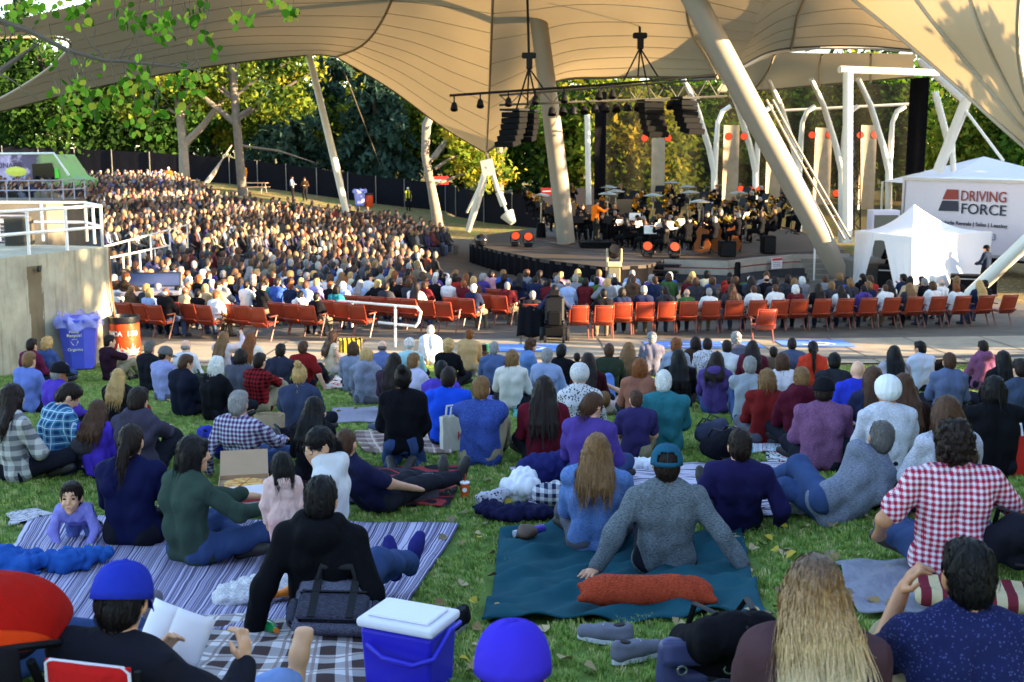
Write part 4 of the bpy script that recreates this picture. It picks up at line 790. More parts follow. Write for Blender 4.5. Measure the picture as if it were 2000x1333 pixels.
# unseen trees added outside the frame to shade lawn, crowd and stage
for i, (x, y, h, lm, n, lf) in enumerate([(17,-9,14,'green',9000,.55),(18,-4.5,15,'green',9000,.55),(16.5,-.5,14,'green',9000,.55),(17.5,3.5,15,'green',9000,.55),(16.5,7.5,14,'green',9000,.55),(17.5,11.5,13,'green',8000,.55),(18.5,15.5,10,'autumn',600,.4),(28,18.5,11,'autumn',600,.4),(31,25.5,12,'green',5000,.5),(36,43,12.5,'green',5000,.6),(37,50,12.5,'green',5000,.6),(26,8,16,'green',7000,.55),(27,0,16,'green',7000,.55)]):
    bl = [(0, 0, h * .56, h * .24, h * .24, h * .34), (h * .1, h * .1, h * .3, h * .2, h * .2, h * .2), (-h * .1, -h * .12, h * .32, h * .2, h * .2, h * .22), (0, h * .1, h * .8, h * .17, h * .17, h * .16), (0, 0, h * .18, h * .17, h * .2, h * .12)]
    tree('added_shade_tree', f'{["first","second","third","fourth","fifth","sixth","seventh","eighth","ninth","tenth","eleventh","twelfth","thirteenth","fourteenth"][i]} leafy tree added outside the view to shade lawn, crowd and stage', x, y, [(0,0,.35),(0,h*.4,.28),(0,h*.8,.08)], bl, n, lm, M_BARKD, lf, .7, 90 + i, group='trees added outside the view for shade')
# ------------------------------------------------------------ overhanging cottonwood branch
def overhang():
    D = 7.6; t = thing('overhanging_tree', 'cottonwood branch with fresh green leaves hanging in at the top corner', 'tree', (-5.6, 6.4, gz(-5.6, 6.4))); o = t.location.copy(); g = random.Random(4)
    mb = MB(); mb.tube([(0, 0, -.2), (.1, 0, 2.5), (0, .2, 5), (.3, .3, 8)], [.26, .22, .17, .1], 10); mb.build('trunk', M_BARK, t, True)
    def br(px, r_, name='limb'): mb = MB(); mb.tube([at(*p) - o for p in px], r_, 6); return mb.build(name, M_BARK, t, True)
    br([(-420,-60,7.0),(-120,10,7.3),(0,42,D),(60,62,D),(130,98,D),(200,118,D),(250,121,D),(340,130,D),(420,142,D)], [.06,.04,.022,.020,.017,.013,.010,.007,.003])
    br([(-200,180,7.6),(0,140,7.7),(40,110,7.8),(80,82,7.8)], [.04,.025,.014,.004]); br([(-50,-40,7),(120,-60,7.2),(300,-20,7.4),(430,-10,7.5),(560,-20,7.4),(620,-8,7.5)], [.03,.02,.012,.01,.008,.004])
    for a, b in (((0,145),(75,195)),((80,110),(50,60)),((40,60),(0,90)),((200,118),(160,60)),((250,121),(330,205)),((340,130),(400,118)),((140,100),(170,170)),((170,112),(120,215)),((250,121),(270,95)),((20,100),(70,50)),((230,120),(260,75))):
        pts = [(a[0] + (b[0] - a[0]) * k / 4 + (g.uniform(-6, 6) if 0 < k < 4 else 0), a[1] + (b[1] - a[1]) * k / 4 + (g.uniform(-6, 6) if 0 < k < 4 else 0), D) for k in range(5)]; br(pts, [.006,.005,.004,.003,.002], 'twig')
    lm = []
    for k, c in enumerate(('#4f7a1e', '#6d9a2a', '#8fb43a', '#a8a838', '#3c6218')):
        m, nt, b, o2 = _nodes('cottonwood_leaf'); nt.nodes.remove(b); d = N(nt, 'BsdfDiffuse'); tr = N(nt, 'BsdfTranslucent'); mx = N(nt, 'MixShader'); mx.inputs[0].default_value = .45; d.inputs[0].default_value = (*lin(c), 1); tr.inputs[0].default_value = (*[v * 1.2 for v in lin(c)], 1)
        nt.links.new(d.outputs[0], mx.inputs[1]); nt.links.new(tr.outputs[0], mx.inputs[2]); nt.links.new(mx.outputs[0], o2.inputs[0]); lm.append(m)
    pr = [(0, 0), (.35, .12), (.5, .42), (.38, .72), (.12, .95), (0, 1.08)]; vv = []
    for s in (1, -1): vv += [(s * x, y, .10 * x * (1 if s > 0 else 1.3) - .08 * y * y) for x, y in pr]
    leaf = mesh_from(np.array(vv), [(0, 1, 2, 3, 4, 5), (6, 11, 10, 9, 8, 7)], 'leaf', False)
    cl = [(430,80,14),(640,90,6),(700,40,8),(780,100,8),(870,60,10),(900,110,9),(880,160,9),(960,180,5),(1060,60,10),(1120,20,10),(1050,190,3),(1140,170,6),(1150,230,5),(1350,70,9),(1640,40,8),(1500,5,6),(520,20,6),(350,20,8),(780,370,12),(520,350,8),(400,470,9),(430,490,5),(340,500,6),(640,490,8),(700,480,8),(840,470,9),(960,420,9),(1050,400,9),(1110,440,8),(1040,540,6),(840,500,6),(480,560,6),(560,590,6),(530,680,6),(800,600,6),(850,650,6),(760,690,4),(850,720,4),(350,640,6),(440,630,5),(880,620,5),(1000,600,3),(60,60,10),(30,200,6),(160,30,8),(90,300,8),(300,330,6),(200,20,8)]
    tw = MB()
    for cx, cy, n in cl:
        base = Vector(at(cx / 2.857, cy / 2.857, D + g.uniform(-.5, .5))); tw.tube([base - o + Vector((g.uniform(-.06, .06), 0, .22)), base - o + Vector((0, 0, .08)), base - o], [.003, .0025, .0015], 4)
        for k in range(int(n * 1.25)):
            p = base + Vector((g.gauss(0, .045), g.gauss(0, .06), g.gauss(0, .040))); l = obj('leaf', leaf, lm[min(4, int(g.uniform(0, 5)))], t, p - o); l.rotation_euler = (R(g.uniform(-150, -40)), R(g.uniform(-40, 40)), R(g.uniform(0, 360))); s = g.uniform(.038, .060); l.scale = (s, s, s)
    tw.build('twig', M_BARK, t)
overhang()
# ------------------------------------------------------------ fence, tables and standing people beyond the seats
M_FENCE = fabric('#16161c', 'plain', coord='Object'); M_POST = plain('fence_post', '#6c6a66', .5)
fp = [(-60,95),(150,95),(370,93),(450,92),(560,90),(680,88),(790,86),(870,84),(890,80),(945,76),(1000,74),(1060,72),(1110,76),(1200,78)]
fe = thing('screened_fence', 'long black fabric-screened fence in front of the trees', 'fence', (0, 85, 0)); pts = [Vector((place_x(a, b), b, 0)) for a, b in fp]
for i in range(len(pts) - 1):
    n = max(1, round((pts[i + 1] - pts[i]).length / 3.0))
    for k in range(n):
        a = pts[i].lerp(pts[i + 1], k / n); b = pts[i].lerp(pts[i + 1], (k + 1) / n); za, zb = gz(a.x, a.y), gz(b.x, b.y); H = 2.0
        mb = MB(); mb.sheet(lambda u, v: Vector((a.x + (b.x - a.x) * u, a.y + (b.y - a.y) * u - 85 + .03 * math.sin(u * 19) * math.sin(v * 3), za + (zb - za) * u + .04 + v * H - .05 * math.sin(u * 3.14) * v)), 8, 4); mb.build('screen_panel', M_FENCE, fe, True)
        mb = MB(); mb.tube([(a.x, a.y - 85 - .06, za - .1), (a.x, a.y - 85 - .06, za + H + .08)], .035, 6); mb.build('post', M_POST, fe)
for px, py, Y, w, h, txt in ((860,353,79,1.1,.55,'NO ENTRY'),(1068,374,70,.7,.4,'EXIT')):
    p = at(px, py, Y); t = thing('sign', f'small red and white notice on the fence {"by the bent aspen" if px < 900 else "behind the orchestra"}', 'sign', p); mb = MB(); mb.box((0, 0, 0), (w, .04, h)); mb.build('board', plain('sign_board_red', '#a82a26', .6), t); mb = MB(); mb.box((0, -.03, .0), (w * .7, .01, h * .16)); mb.build('white_bar', plain('sign_white', '#d8d4d0', .6), t)
def picnic_table(px, py, label, rz=0.0):
    p = G(px, py); t = thing('picnic_table', label, 'table', p, rz, 'picnic tables by the fence'); m = plain('table_wood', '#a08468', .7, var=.2, scale=8)
    for k in range(5): mb = MB(); mb.box((0, -.3 + k * .15, .74), (1.9, .14, .04)); mb.build('plank', m, t)
    for s in (-1, 1):
        mb = MB(); mb.box((0, s * .68, .44), (1.9, .26, .04)); mb.build('bench', m, t)
        mb = MB(); mb.tube([(s * .7, -.66, .0), (s * .7, -.3, .72)], .03, 6); mb.tube([(s * .7, .66, 0), (s * .7, .3, .72)], .03, 6); mb.tube([(s * .7, -.7, .42), (s * .7, .7, .42)], .03, 6); mb.build('leg_frame', plain('table_frame', '#8a8580', .5), t)
picnic_table(363, 374, 'wooden picnic table beside the forked tree trunk', .15); picnic_table(497, 378, 'wooden picnic table right of the tall birch', -.1); picnic_table(622, 372, 'picnic table with people beside the slim white pole', .1); picnic_table(830, 376, 'dark picnic table at the fence behind the bent aspen')
def wheelie_bin(px, py, label, col, w=.62, h=1.05, rz=0.0, bag=True, loc=None):
    p = loc or G(px, py); t = thing('recycling_bin', label, 'bin', p, rz); m = plain('bin_' + col, col, .45, var=.1)
    mb = MB(); mb.prism([(-.36 * w, -.36 * w, .06), (.36 * w, -.36 * w, .06), (.36 * w, .36 * w, .06), (-.36 * w, .36 * w, .06)], (0, 0, .001)); b = mb.build('base', m, t)
    mb = MB(); rings = [(.36, .06), (.44, h * .6), (.50, h * .94), (.54, h * .95), (.54, h)]; P = []; Fs = []
    for k, z in rings:
        for j in range(8):
            a = math.pi / 4 * j + .39; rr = k * w * 1.12 / max(abs(math.cos(a)), abs(math.sin(a))) * .92; P.append((rr * math.cos(a), rr * math.sin(a), z))
    Fs = [(i * 8 + j, i * 8 + (j + 1) % 8, i * 8 + 8 + (j + 1) % 8, i * 8 + 8 + j) for i in range(len(rings) - 1) for j in range(8)] + [tuple(range(7, -1, -1)), tuple(range(32, 40))]; mb.add(P, Fs); mb.build('bin_body', m, t)
    if bag:
        mb = MB(); g = random.Random(int(px)); 
        def liner(u, v): a = u * 6.2832; rr = w * (.60 + .05 * math.sin(a * 7 + v * 3) + .03 * math.sin(a * 13)) * (1 - .25 * max(0, v - .6)); return Vector((rr * math.cos(a), rr * math.sin(a), h * (.82 + .03 * math.sin(a * 5)) + v * .26 * (1 + .12 * math.sin(a * 9))))
        mb.sheet(liner, 48, 5); lm_, nt, b2, o2 = _nodes('bin_liner'); b2.inputs['Base Color'].default_value = (*lin('#a9adf0'), 1); b2.inputs['Roughness'].default_value = .25; b2.inputs['Alpha'].default_value = .55; mb.build('bin_liner', lm_, t, True)
    for s in (-1, 1): mb = MB(); mb.lathe([(.001, -.03), (.09, -.03), (.09, .03), (.001, .03)], (s * .3 * w, .42 * w, .09), 12, Matrix.Rotation(R(90), 3, 'Y')); mb.build('wheel', plain('rubber', '#1c1c1e', .7), t)
    return t
for px, py, l, c in ((772,383,'blue wheelie bin with a liner by the fence','#3d50c0'),(703,403,'pale blue bin beside the orange barrel at the crowd edge','#8d94d8'),(311,372,'blue bin topped by bag at the far left crowd','#6f7ed8')): wheelie_bin(px, py, l, c, .8, 1.15, bag=(px != 772))
def barrel(px, py, label, loc=None, r_=.30, h=.95, detail=False, rz=0.0):
    p = loc or G(px, py); t = thing('waste_barrel', label, 'barrel', p, rz); m, nt, b, o = _nodes('barrel_wrap'); co = coords(nt); f = noise(nt, co, 9, 3, .6, .6)
    nt.links.new(mixc(nt, f, lin('#c23a14'), lin('#e2501c')), b.inputs['Base Color']); b.inputs['Roughness'].default_value = .38; bump(nt, b, f, .5, .03)
    mb = MB(); mb.lathe([(r_ * .96, 0), (r_, .03), (r_ * .985, h * .33), (r_ * 1.01, h * .36), (r_ * .985, h * .66), (r_, h * .88)], n=32); mb.build('drum', m, t, True)
    mb = MB(); mb.lathe([(r_ * 1.02, h * .86), (r_ * 1.04, h * .9), (r_ * 1.03, h * 1.0), (r_ * .95, h * 1.01), (r_ * .9, h * .9)], n=32); mb.build('black_liner', plain('liner_black', '#1b1b1f', .35, var=.2, scale=20, bmp=.5), t, True)
    if detail:
        def onb(u, z, k=1.008): a = u / r_; return Vector((r_ * k * math.sin(a), -r_ * k * math.cos(a), z))
        for i, ch in enumerate('CANADA 150'):
            if ch == ' ': continue
            u = -.46 + i * .086; a = u / r_; text(ch, .145, plain('print_white', '#f2ece4', .5, var=0), t, onb(u, h * .60, 1.012), (R(90), 0, a), 'lettering', .002, 'CENTER', .004)
        rg = random.Random(2); cols = ['#e9b23c', '#b8d46a', '#8fb9e6', '#c79be0', '#e8744a', '#9adfae', '#e05a6a', '#f0d890']
        for cx, cz in ((-.08, .17), (.22, .19)):
            for k in range(11):
                a0 = R(-20 + k * 20); a1 = a0 + R(17); L = .16 + .05 * ((k * 7) % 3)
                mb = MB(); q = [onb(cx, cz), onb(cx + .5 * L * math.cos(a0), cz + .5 * L * math.sin(a0)), onb(cx + L * math.cos((a0 + a1) / 2), cz + L * math.sin((a0 + a1) / 2)), onb(cx + .5 * L * math.cos(a1), cz + .5 * L * math.sin(a1))]; mb.add(q, [(0, 1, 2, 3)]); mb.build('printed_leaf', plain('print_' + cols[k % 8], cols[k % 8], .5, var=0), t)
                mb = MB(); mb.tube(q + [q[0]], .005, 4, False); mb.build('printed_outline', plain('print_white', '#f2ece4', .5, var=0), t)
    return t
barrel(721, 404, 'orange barrel beside the pale blue bin at the crowd edge'); barrel(747, 382, 'red barrel at the fence left of the blue bin')
# blue recycling bin and orange barrel by the wall
p = G(158, 722); bt = wheelie_bin(158, 722, 'big blue recycling bin with a clear liner against the concrete wall', '#4c57c8', .72, 1.06, R(12), True, p)
ym = plain('print_yellow', '#e2dc9a', .6, var=0); text('Please', .075, ym, bt, (-.03, -.395, .80), (R(90 - 5), 0, R(2)), align='CENTER'); text('Recycle!', .085, ym, bt, (-.03, -.39, .725), (R(85), 0, R(2)), align='CENTER'); text('Organics', .08, ym, bt, (-.03, -.365, .44), (R(85), 0, R(2)), align='CENTER')
for k in range(3):
    a = R(90 + 120 * k); c = Vector((-.03 + .055 * math.cos(a), -.39, .62 + .055 * math.sin(a))); mb = MB(); d = a + math.pi / 2
    mb.tube([c + Vector((-.045 * math.cos(d), 0, -.045 * math.sin(d))), c + Vector((.03 * math.cos(d), 0, .03 * math.sin(d)))], .012, 4, True, .3); mb.tube([c + Vector((.025 * math.cos(d), 0, .025 * math.sin(d))), c + Vector((.06 * math.cos(d + .3), 0, .06 * math.sin(d + .3)))], [.028, .001], 4, True, .3); mb.build('recycling_arrow', ym, bt)
barrel(250, 700, 'orange wrapped barrel printed with white lettering beside the blue bin', G(247, 706), .31, .98, True, R(4))
# ------------------------------------------------------------ food truck
p = at(0, 350, 66); t = thing('food_truck', 'green and purple lemonade truck behind the far crowd', 'truck', (place_x(60, 66), 66, gz(-26, 66)), R(-6))
gm, nt, b, o = _nodes('truck_mural'); co = coords(nt); sep = N(nt, 'SeparateXYZ'); nt.links.new(co, sep.inputs[0]); f = noise(nt, co, .9, 4, .6, .5); k = M_(nt, 'ADD', M_(nt, 'MULTIPLY', sep.outputs[0], .22), f)
nt.links.new(ramp(nt, k, [(.10, lin('#8d7aa6')), (.3, lin('#cdbfe0')), (.42, lin('#5a4a72')), (.60, lin('#4a4060')), (.74, lin('#8fa868')), (.95, lin('#86b468'))]), b.inputs['Base Color']); b.inputs['Roughness'].default_value = .35
zt = at(60, 302, 66).z - t.location.z
mb = MB(); mb.prism([(-6, 0, .7), (1.4, 0, .7), (2.7, 0, .7), (2.9, 0, 1.2), (2.3, 0, zt * .55), (1.55, 0, zt), (-6, 0, zt - .1)], (0, 2.3, 0)); mb.build('truck_body', gm, t)
mb = MB(); mb.prism([(.2, -.03, zt * .45), (1.7, -.03, zt * .45), (1.35, -.03, zt * .82), (.2, -.03, zt * .80)], (0, .02, 0)); mb.build('window', plain('glass_dark', '#10151a', .1, var=0), t)
mb = MB(); mb.prism([(1.5, -.05, zt * .5), (1.78, -.05, zt * .5), (1.7, -.05, zt * .7), (1.5, -.05, zt * .7)], (0, .02, 0)); mb.build('mirror', plain('sign_green', '#58d838', .4, var=0), t)
mb = MB(); mb.tube([(-6, -.02, zt), (1.5, -.02, zt + .06), (2.3, -.02, zt * .56)], .07, 6); mb.build('roof_trim', plain('trim_white', '#e6e8e0', .4), t)
text('LEMONADE', .42, plain('print_plum', '#4a2448', .5, var=0), t, (-2.6, -.03, zt - .75), (R(90), 0, 0), 'lettering', .004)
mb = MB(); mb.lathe([(.001, 0), (.62, .0), (.001, .04)], (-.75, -.03, zt * .64), 20, Matrix.Rotation(R(90), 3, 'X'), 1.0, .45); mb.build('painted_lemon', plain('print_lemon', '#d8dc58', .5, var=.1), t)
mb = MB(); mb.box((-2.2, -.03, zt * .5), (.55, .02, .35)); mb.build('menu_board', plain('print_amber', '#d8a838', .5), t)
for xx in (-4.4, 1.5): mb = MB(); mb.lathe([(.001, -.12), (.42, -.12), (.42, .12), (.001, .12)], (xx, .1, .42), 16, Matrix.Rotation(R(90), 3, 'X')); mb.build('wheel', plain('rubber', '#1c1c1e', .7), t)
# ------------------------------------------------------------ stage
SZ = .85
M_DECK = plain('stage_deck', '#30271f', .7, var=.2, scale=1.5); M_SKIRT = fabric('#0d0c10', 'plain'); M_BLACK = plain('black_metal', '#0e0e11', .6, var=.1, spec=.2); M_BLACKR = plain('black_plastic', '#0c0c0e', .8, var=.15, spec=.1)
fr = [(-1.9, 52.5), (-.6, 48.6), (1.2, 44.4), (3.3, 41.4), (4.9, 42.3)]
st = thing('stage', 'broad stage with black skirting and tan deck', 'stage', (6, 50, 0)); o = Vector((6, 50, 0))
poly = fr + [(5.7, 44.2), (8.0, 43.6), (9.2, 45.0), (11.0, 46.4), (13.4, 46.8), (15, 62), (8, 66), (1.5, 64), (-1.7, 57)]
mb = MB(); mb.prism([Vector((x, y, SZ - .12)) - o for x, y in poly], (0, 0, .12)); mb.build('deck', M_DECK, st)
mb = MB(); mb.prism([Vector((x, y, SZ + .004)) - o for x, y in ((3.0, 49.0), (5.2, 45.4), (8.3, 45.0), (10.8, 47.2), (13.8, 48.6), (14.6, 61), (8, 65), (2, 63), (.6, 56))], (0, 0, .012)); mb.build('inner_deck', plain('deck_tan', '#473829', .6, var=.25, scale=1.2), st)
def pleat(a, b, z0, z1, name, mat, parent, off, amp=.05, fq=9.0):
    a, b = Vector(a), Vector(b); L = (b - a).length; nrmv = Vector((a - b).to_3d().cross(Vector((0, 0, 1))).normalized()); n = max(6, int(L * 8)); mb = MB()
    mb.sheet(lambda u, v: a.lerp(b, u) + nrmv * (amp * math.sin(u * L * fq) * (1 - .6 * v)) + Vector((0, 0, z0 + (z1 - z0) * v)) - off, n, 3); return mb.build(name, mat, parent, True)
for i in range(4): pleat((*fr[i], 0), (*fr[i + 1], 0), -.02, SZ - .01, 'skirt', M_SKIRT, st, o)
pleat((4.9, 42.3, 0), (5.65, 44.15, 0), -.02, SZ - .01, 'skirt', M_SKIRT, st, o)
edge = [(5.72, 44.17), (8.02, 43.55), (9.25, 44.95), (11.05, 46.35), (13.4, 46.75)]; M_EDGE = concrete('stage_edge', '#8b8378', '#a89e90')
for i in range(4):
    a, b = Vector((*edge[i], 0)), Vector((*edge[i + 1], 0)); nv = (b - a).cross(Vector((0, 0, 1))).normalized()
    for z0, z1, w, m, nme in ((-.05, .34, .0, plain('edge_dark', '#33343a', .7), 'edge_base'), (.34, .56, .02, M_EDGE, 'edge_band'), (.56, .61, .012, plain('edge_red', '#7a2a22', .6), 'edge_stripe'), (.61, SZ + .02, .03, M_EDGE, 'edge_band')):
        mb = MB(); mb.prism([a + nv * w - o + Vector((0, 0, z0)), b + nv * w - o + Vector((0, 0, z0)), b - nv * .1 - o + Vector((0, 0, z0)), a - nv * .1 - o + Vector((0, 0, z0))], (0, 0, z1 - z0)); mb.build(nme, m, st)
for k in range(4): mb = MB(); mb.box(Vector((5.2 + .12 * k, 42.9 + .32 * k - .6, (.2 * (k + 1)) - .06)) - o, (1.3, .34, .10), Matrix.Rotation(R(-18), 3, 'Z')); mb.build('step', M_BLACK, st)
for k in range(5): mb = MB(); mb.box(Vector((12.2, 44.0 + .36 * k, .085 * (2 * k + 1) - .05)) - o, (2.0, .36, .17)); mb.build('step', concrete('step_concrete', '#6a655c', '#878074'), st)
railing('handrail', 'white handrail beside the concrete stage steps', [(Vector((11.3, 43.9, .05)), Vector((11.9, 46.3, .9)))], (.45, .85), .035, '#cfcac0', 1.4)
mb = MB(); mb.prism([Vector((12.6, 42.2, -.05)), Vector((14.2, 42.4, -.05)), Vector((13.9, 45.2, -.05)), Vector((12.4, 45.0, -.05))], (0, 0, .95)); tag(mb.build('mast_plinth', concrete('plinth', '#55524d', '#6b675f')), 'grey concrete plinth at the foot of the big mast', 'plinth')
p = Vector((10.2, 45.45, .62)); t = thing('notice_sign', 'small white notice with red heading on the stage edge', 'sign', p, R(38)); mb = MB(); mb.box((0, -.05, 0), (.62, .02, .42)); mb.build('board', plain('notice_white', '#d6d0d0', .6), t); mb = MB(); mb.box((0, -.064, .15), (.58, .01, .09)); mb.build('heading', plain('notice_red', '#b02a2a', .6), t)
for i in range(3): mb = MB(); mb.box((0, -.064, .03 - i * .07), (.46, .008, .025)); mb.build('text_line', plain('notice_grey', '#8a8488', .6), t)
# ------------------------------------------------------------ stage back: columns, curtains, dark mesh
for i, (px, l) in enumerate(((1397, 'first bent white column at the left stage back'), (1478, 'second bent white column behind the big mast'), (1562, 'middle bent white column behind the players'), (1646, 'fourth bent white column beside the upright column'), (1738, 'last bent white column beside the trailer'))):
    Y = 62 - i * .6; o = at(px, 420, Y); t = thing('bent_column', l, 'column', o, 0, 'white bent columns at the stage back')
    tubeobj('stem', [Vector((o.x, Y, .3)) - o, at(px - 2, 330, Y) - o], .17, M_WHITE, t); tubeobj('straight_arm', [at(px - 2, 335, Y) - o, at(px - 12, 290, Y) - o, at(px - 38, 205, Y - .8) - o, at(px - 62, 155, Y - 2) - o], [.17, .16, .14, .12], M_WHITE, t)
    tubeobj('curved_arm', [at(px - 1, 335, Y) - o, at(px + 2, 280, Y) - o, at(px + 5, 240, Y) - o, at(px + 14, 218, Y) - o, at(px + 30, 208, Y) - o], [.15, .14, .12, .12, .12], M_WHITE, t)
tag(tubeobj('tie_beam', [at(1520, 217, 61.5), at(1790, 203, 60)], .07, M_WHITE), 'slim white tie beam linking the bent columns', 'beam')
mc, nt, b, o2 = _nodes('curtain_tan'); co = coords(nt); nt.links.new(mixc(nt, noise(nt, co, 3, 3), lin('#8a7a64'), lin('#b5a48a')), b.inputs['Base Color']); b.inputs['Roughness'].default_value = .9
for i, (px, y0, y1, w) in enumerate(((1284, 270, 382, 26), (1425, 245, 392, 30), (1508, 280, 395, 28), (1603, 250, 400, 32), (1690, 245, 410, 30))):
    a, b_ = at(px - w / 2, y1, 63), at(px + w / 2, y1, 63); z1 = at(px, y0, 63).z; q = pleat(a - Vector((0, 0, a.z)), b_ - Vector((0, 0, b_.z)), a.z, z1, 'tan_curtain', mc, None, Vector((0, 0, 0)), .12, 5.5)
    tag(q, ['tan fabric column standing alone left of the bent columns', 'tan curtain strip behind the first bent column', 'tan curtain strip behind the big mast', 'tan curtain strip behind the middle bent column', 'tan curtain strip beside the upright white column'][i], 'curtain', 'tan curtains at the stage back')
msh, nt, b, o2 = _nodes('scrim_mesh'); nt.nodes.remove(b); d = N(nt, 'BsdfDiffuse'); d.inputs[0].default_value = (.02, .018, .014, 1); tr = N(nt, 'BsdfTransparent'); mx = N(nt, 'MixShader'); mx.inputs[0].default_value = .3; nt.links.new(d.outputs[0], mx.inputs[1]); nt.links.new(tr.outputs[0], mx.inputs[2]); nt.links.new(mx.outputs[0], o2.inputs[0])
q = pleat((at(1165, 400, 66).x, 66, 0), (at(1790, 400, 64).x, 64, 0), .3, at(1500, 165, 65).z, 'mesh_backdrop', msh, None, Vector((0, 0, 0)), .1, 2.6); tag(q, 'sheer dark mesh backdrop hanging behind the orchestra', 'backdrop')
q = pleat((at(1768, 345, 59).x, 59, 0), (at(1806, 345, 58).x, 58, 0), at(1780, 350, 58.5).z, at(1780, 152, 58.5).z, 'black_curtain', M_SKIRT, None, Vector((0, 0, 0)), .14, 5); tag(q, 'gathered black curtain hanging above the trailer end', 'curtain')
q = pleat((at(1160, 390, 60).x, 60, 0), (at(1182, 390, 60).x, 60, 0), at(1170, 392, 60).z, at(1170, 180, 60).z, 'black_curtain', M_SKIRT, None, Vector((0, 0, 0)), .1, 6); tag(q, 'narrow black drape hanging left of the percussion', 'curtain')
tag(tubeobj('support_post', [at(1150, 400, 62), at(1147, 225, 62)], .15, M_WHITE), 'slim white post between the leaning mast and the drape', 'post')
t = thing('side_frame', 'white inclined frame legs rising behind the white tent', 'frame', at(1860, 345, 50)); o = at(1860, 345, 50)
for pts, r_ in (([(1832,335,50),(1890,190,49)], .22), ([(1826,180,50),(1858,300,50)], .14), ([(1800,120,52),(1885,195,49)], .2), ([(1885,215,49),(1960,315,48)], .06), ([(1862,335,50),(1858,250,50)], .12)): tubeobj('leg', [at(*p) - o for p in pts], r_, M_WHITE, t)
tw = thing('lattice_tower', 'slim dark lattice tower right of the upright white column', 'tower', at(1680, 450, 48)); o = at(1680, 450, 48)
for dx in (-6, 6): tubeobj('upright', [at(1674 + dx, 450, 48) - o, at(1674 + dx, 250, 48) - o], .03, M_BLACK, tw, 6)
for k in range(14): tubeobj('brace', [at(1668 if k % 2 else 1680, 450 - k * 14, 48) - o, at(1680 if k % 2 else 1668, 436 - k * 14, 48) - o], .018, M_BLACK, tw, 5)
# ------------------------------------------------------------ lighting truss, hoists, line arrays
M_TR = plain('truss_grey', '#6b6860', .4, metal=.6)
t = thing('lighting_truss', 'long grey lattice truss hanging under the canopy above the stage', 'truss', at(1200, 175, 47)); o = at(1200, 175, 47)
L0, L1, H0, H1 = at(975, 205, 47), at(1420, 188, 49), at(975, 186, 47), at(1420, 152, 49)
for a, b in ((L0, L1), (H0, H1)):
    for dy in (0, .5): tubeobj('chord', [a - o + Vector((0, dy, 0)), b - o + Vector((0, dy, 0))], .04, M_TR, t, 6)
for k in range(22):
    u, w = k / 22, (k + 1) / 22; a, b = (L0.lerp(L1, u), H0.lerp(H1, w)) if k % 2 else (H0.lerp(H1, u), L0.lerp(L1, w)); tubeobj('brace', [a - o, b - o], .022, M_TR, t, 5)
t = thing('lamp_bar', 'black pipe with small lamps sticking out left of the truss', 'lighting bar', at(885, 186, 46)); o = at(885, 186, 46); tubeobj('pipe', [at(878, 187, 46) - o, at(1180, 166, 46.4) - o, at(1400, 147, 47) - o], .05, M_BLACK, t, 8)
for px, py in ((887, 190), (938, 184), (993, 181), (1046, 177), (1102, 174), (1170, 168), (1196, 166)):
    p = at(px, py, 46) - o; mb = MB(); mb.tube([p + Vector((0, 0, .02)), p - Vector((0, 0, .22))], .03, 6); mb.lathe([(.05, .16), (.10, .1), (.15, -.16), (.13, -.18), (.02, -.12)], p + Vector((0, -.05, -.34)), 10, Matrix.Rotation(R(-25), 3, 'X')); mb.build('lamp_head', M_BLACK, t, True)
def hoist(px, y0, yb, Y, legs, label):
    o = at(px, yb, Y); t = thing('chain_hoist', label, 'hoist', o, 0, 'chain hoists over the stage'); tubeobj('cable', [at(px - 4, -40, Y) - o, at(px, y0, Y) - o], .05, M_BLACK, t, 6)
    mb = MB(); mb.bbox(at(px, y0 + 4, Y) - o, (.55, .25, .22), .04); mb.bbox(at(px + 1, y0 + 18, Y) - o, (.24, .24, .5), .03); mb.build('motor', M_BLACK, t)
    for lx, ly in legs: tubeobj('bridle', [at(px, y0 + 28, Y) - o, at(lx, ly, Y) - o], .035, M_BLACK, t, 6)
hoist(1033, 105, 160, 46.5, ((1008,215),(1030,205),(1060,172),(1050,210)), 'black chain hoist carrying the left speaker cluster'); hoist(1250, 66, 130, 47, ((1218,158),(1246,150),(1285,150),(1272,205)), 'black chain hoist over the middle of the truss')
def line_array(px, py, Y, n, label, rz=0.0):
    o = at(px, py, Y); t = thing('line_array', label, 'speaker', o, rz, 'hanging black speaker arrays'); mb = MB(); mb.box((0, 0, .06), (.9, .7, .08)); mb.build('bumper', M_BLACK, t)
    for k in range(n): mb = MB(); a = R(2 + 2.2 * k); mb.bbox((0, -.018 * k * k, -.12 - k * .215), (.86, .55, .205), .02, Matrix.Rotation(a, 3, 'X')); mb.build('cabinet', M_BLACKR, t)
line_array(1005, 218, 45.5, 6, 'black speaker array hanging left, facing the far seats', R(-35)); line_array(1028, 220, 46, 5, 'second black speaker array tucked beside the left one', R(-20)); line_array(1272, 200, 46.5, 6, 'narrow black speaker array hanging above the percussion', R(20)); line_array(1338, 195, 47, 6, 'broad black speaker array hanging right of the narrow one', R(35))
t = thing('lamp_cluster', 'row of black stage lamps under the truss', 'lamps', at(1130, 215, 47)); o = at(1130, 215, 47)
for k in range(13): p = at(1078 + k * 21, 212 - k * 1.2, 47.2) - o; mb = MB(); mb.lathe([(.05, .18), (.13, .1), (.17, -.14), (.02, -.1)], p + Vector((0, 0, -.12)), 9, Matrix.Rotation(R(random.uniform(-40, 20)), 3, 'X')); mb.build('lamp_head', M_BLACK, t, True)
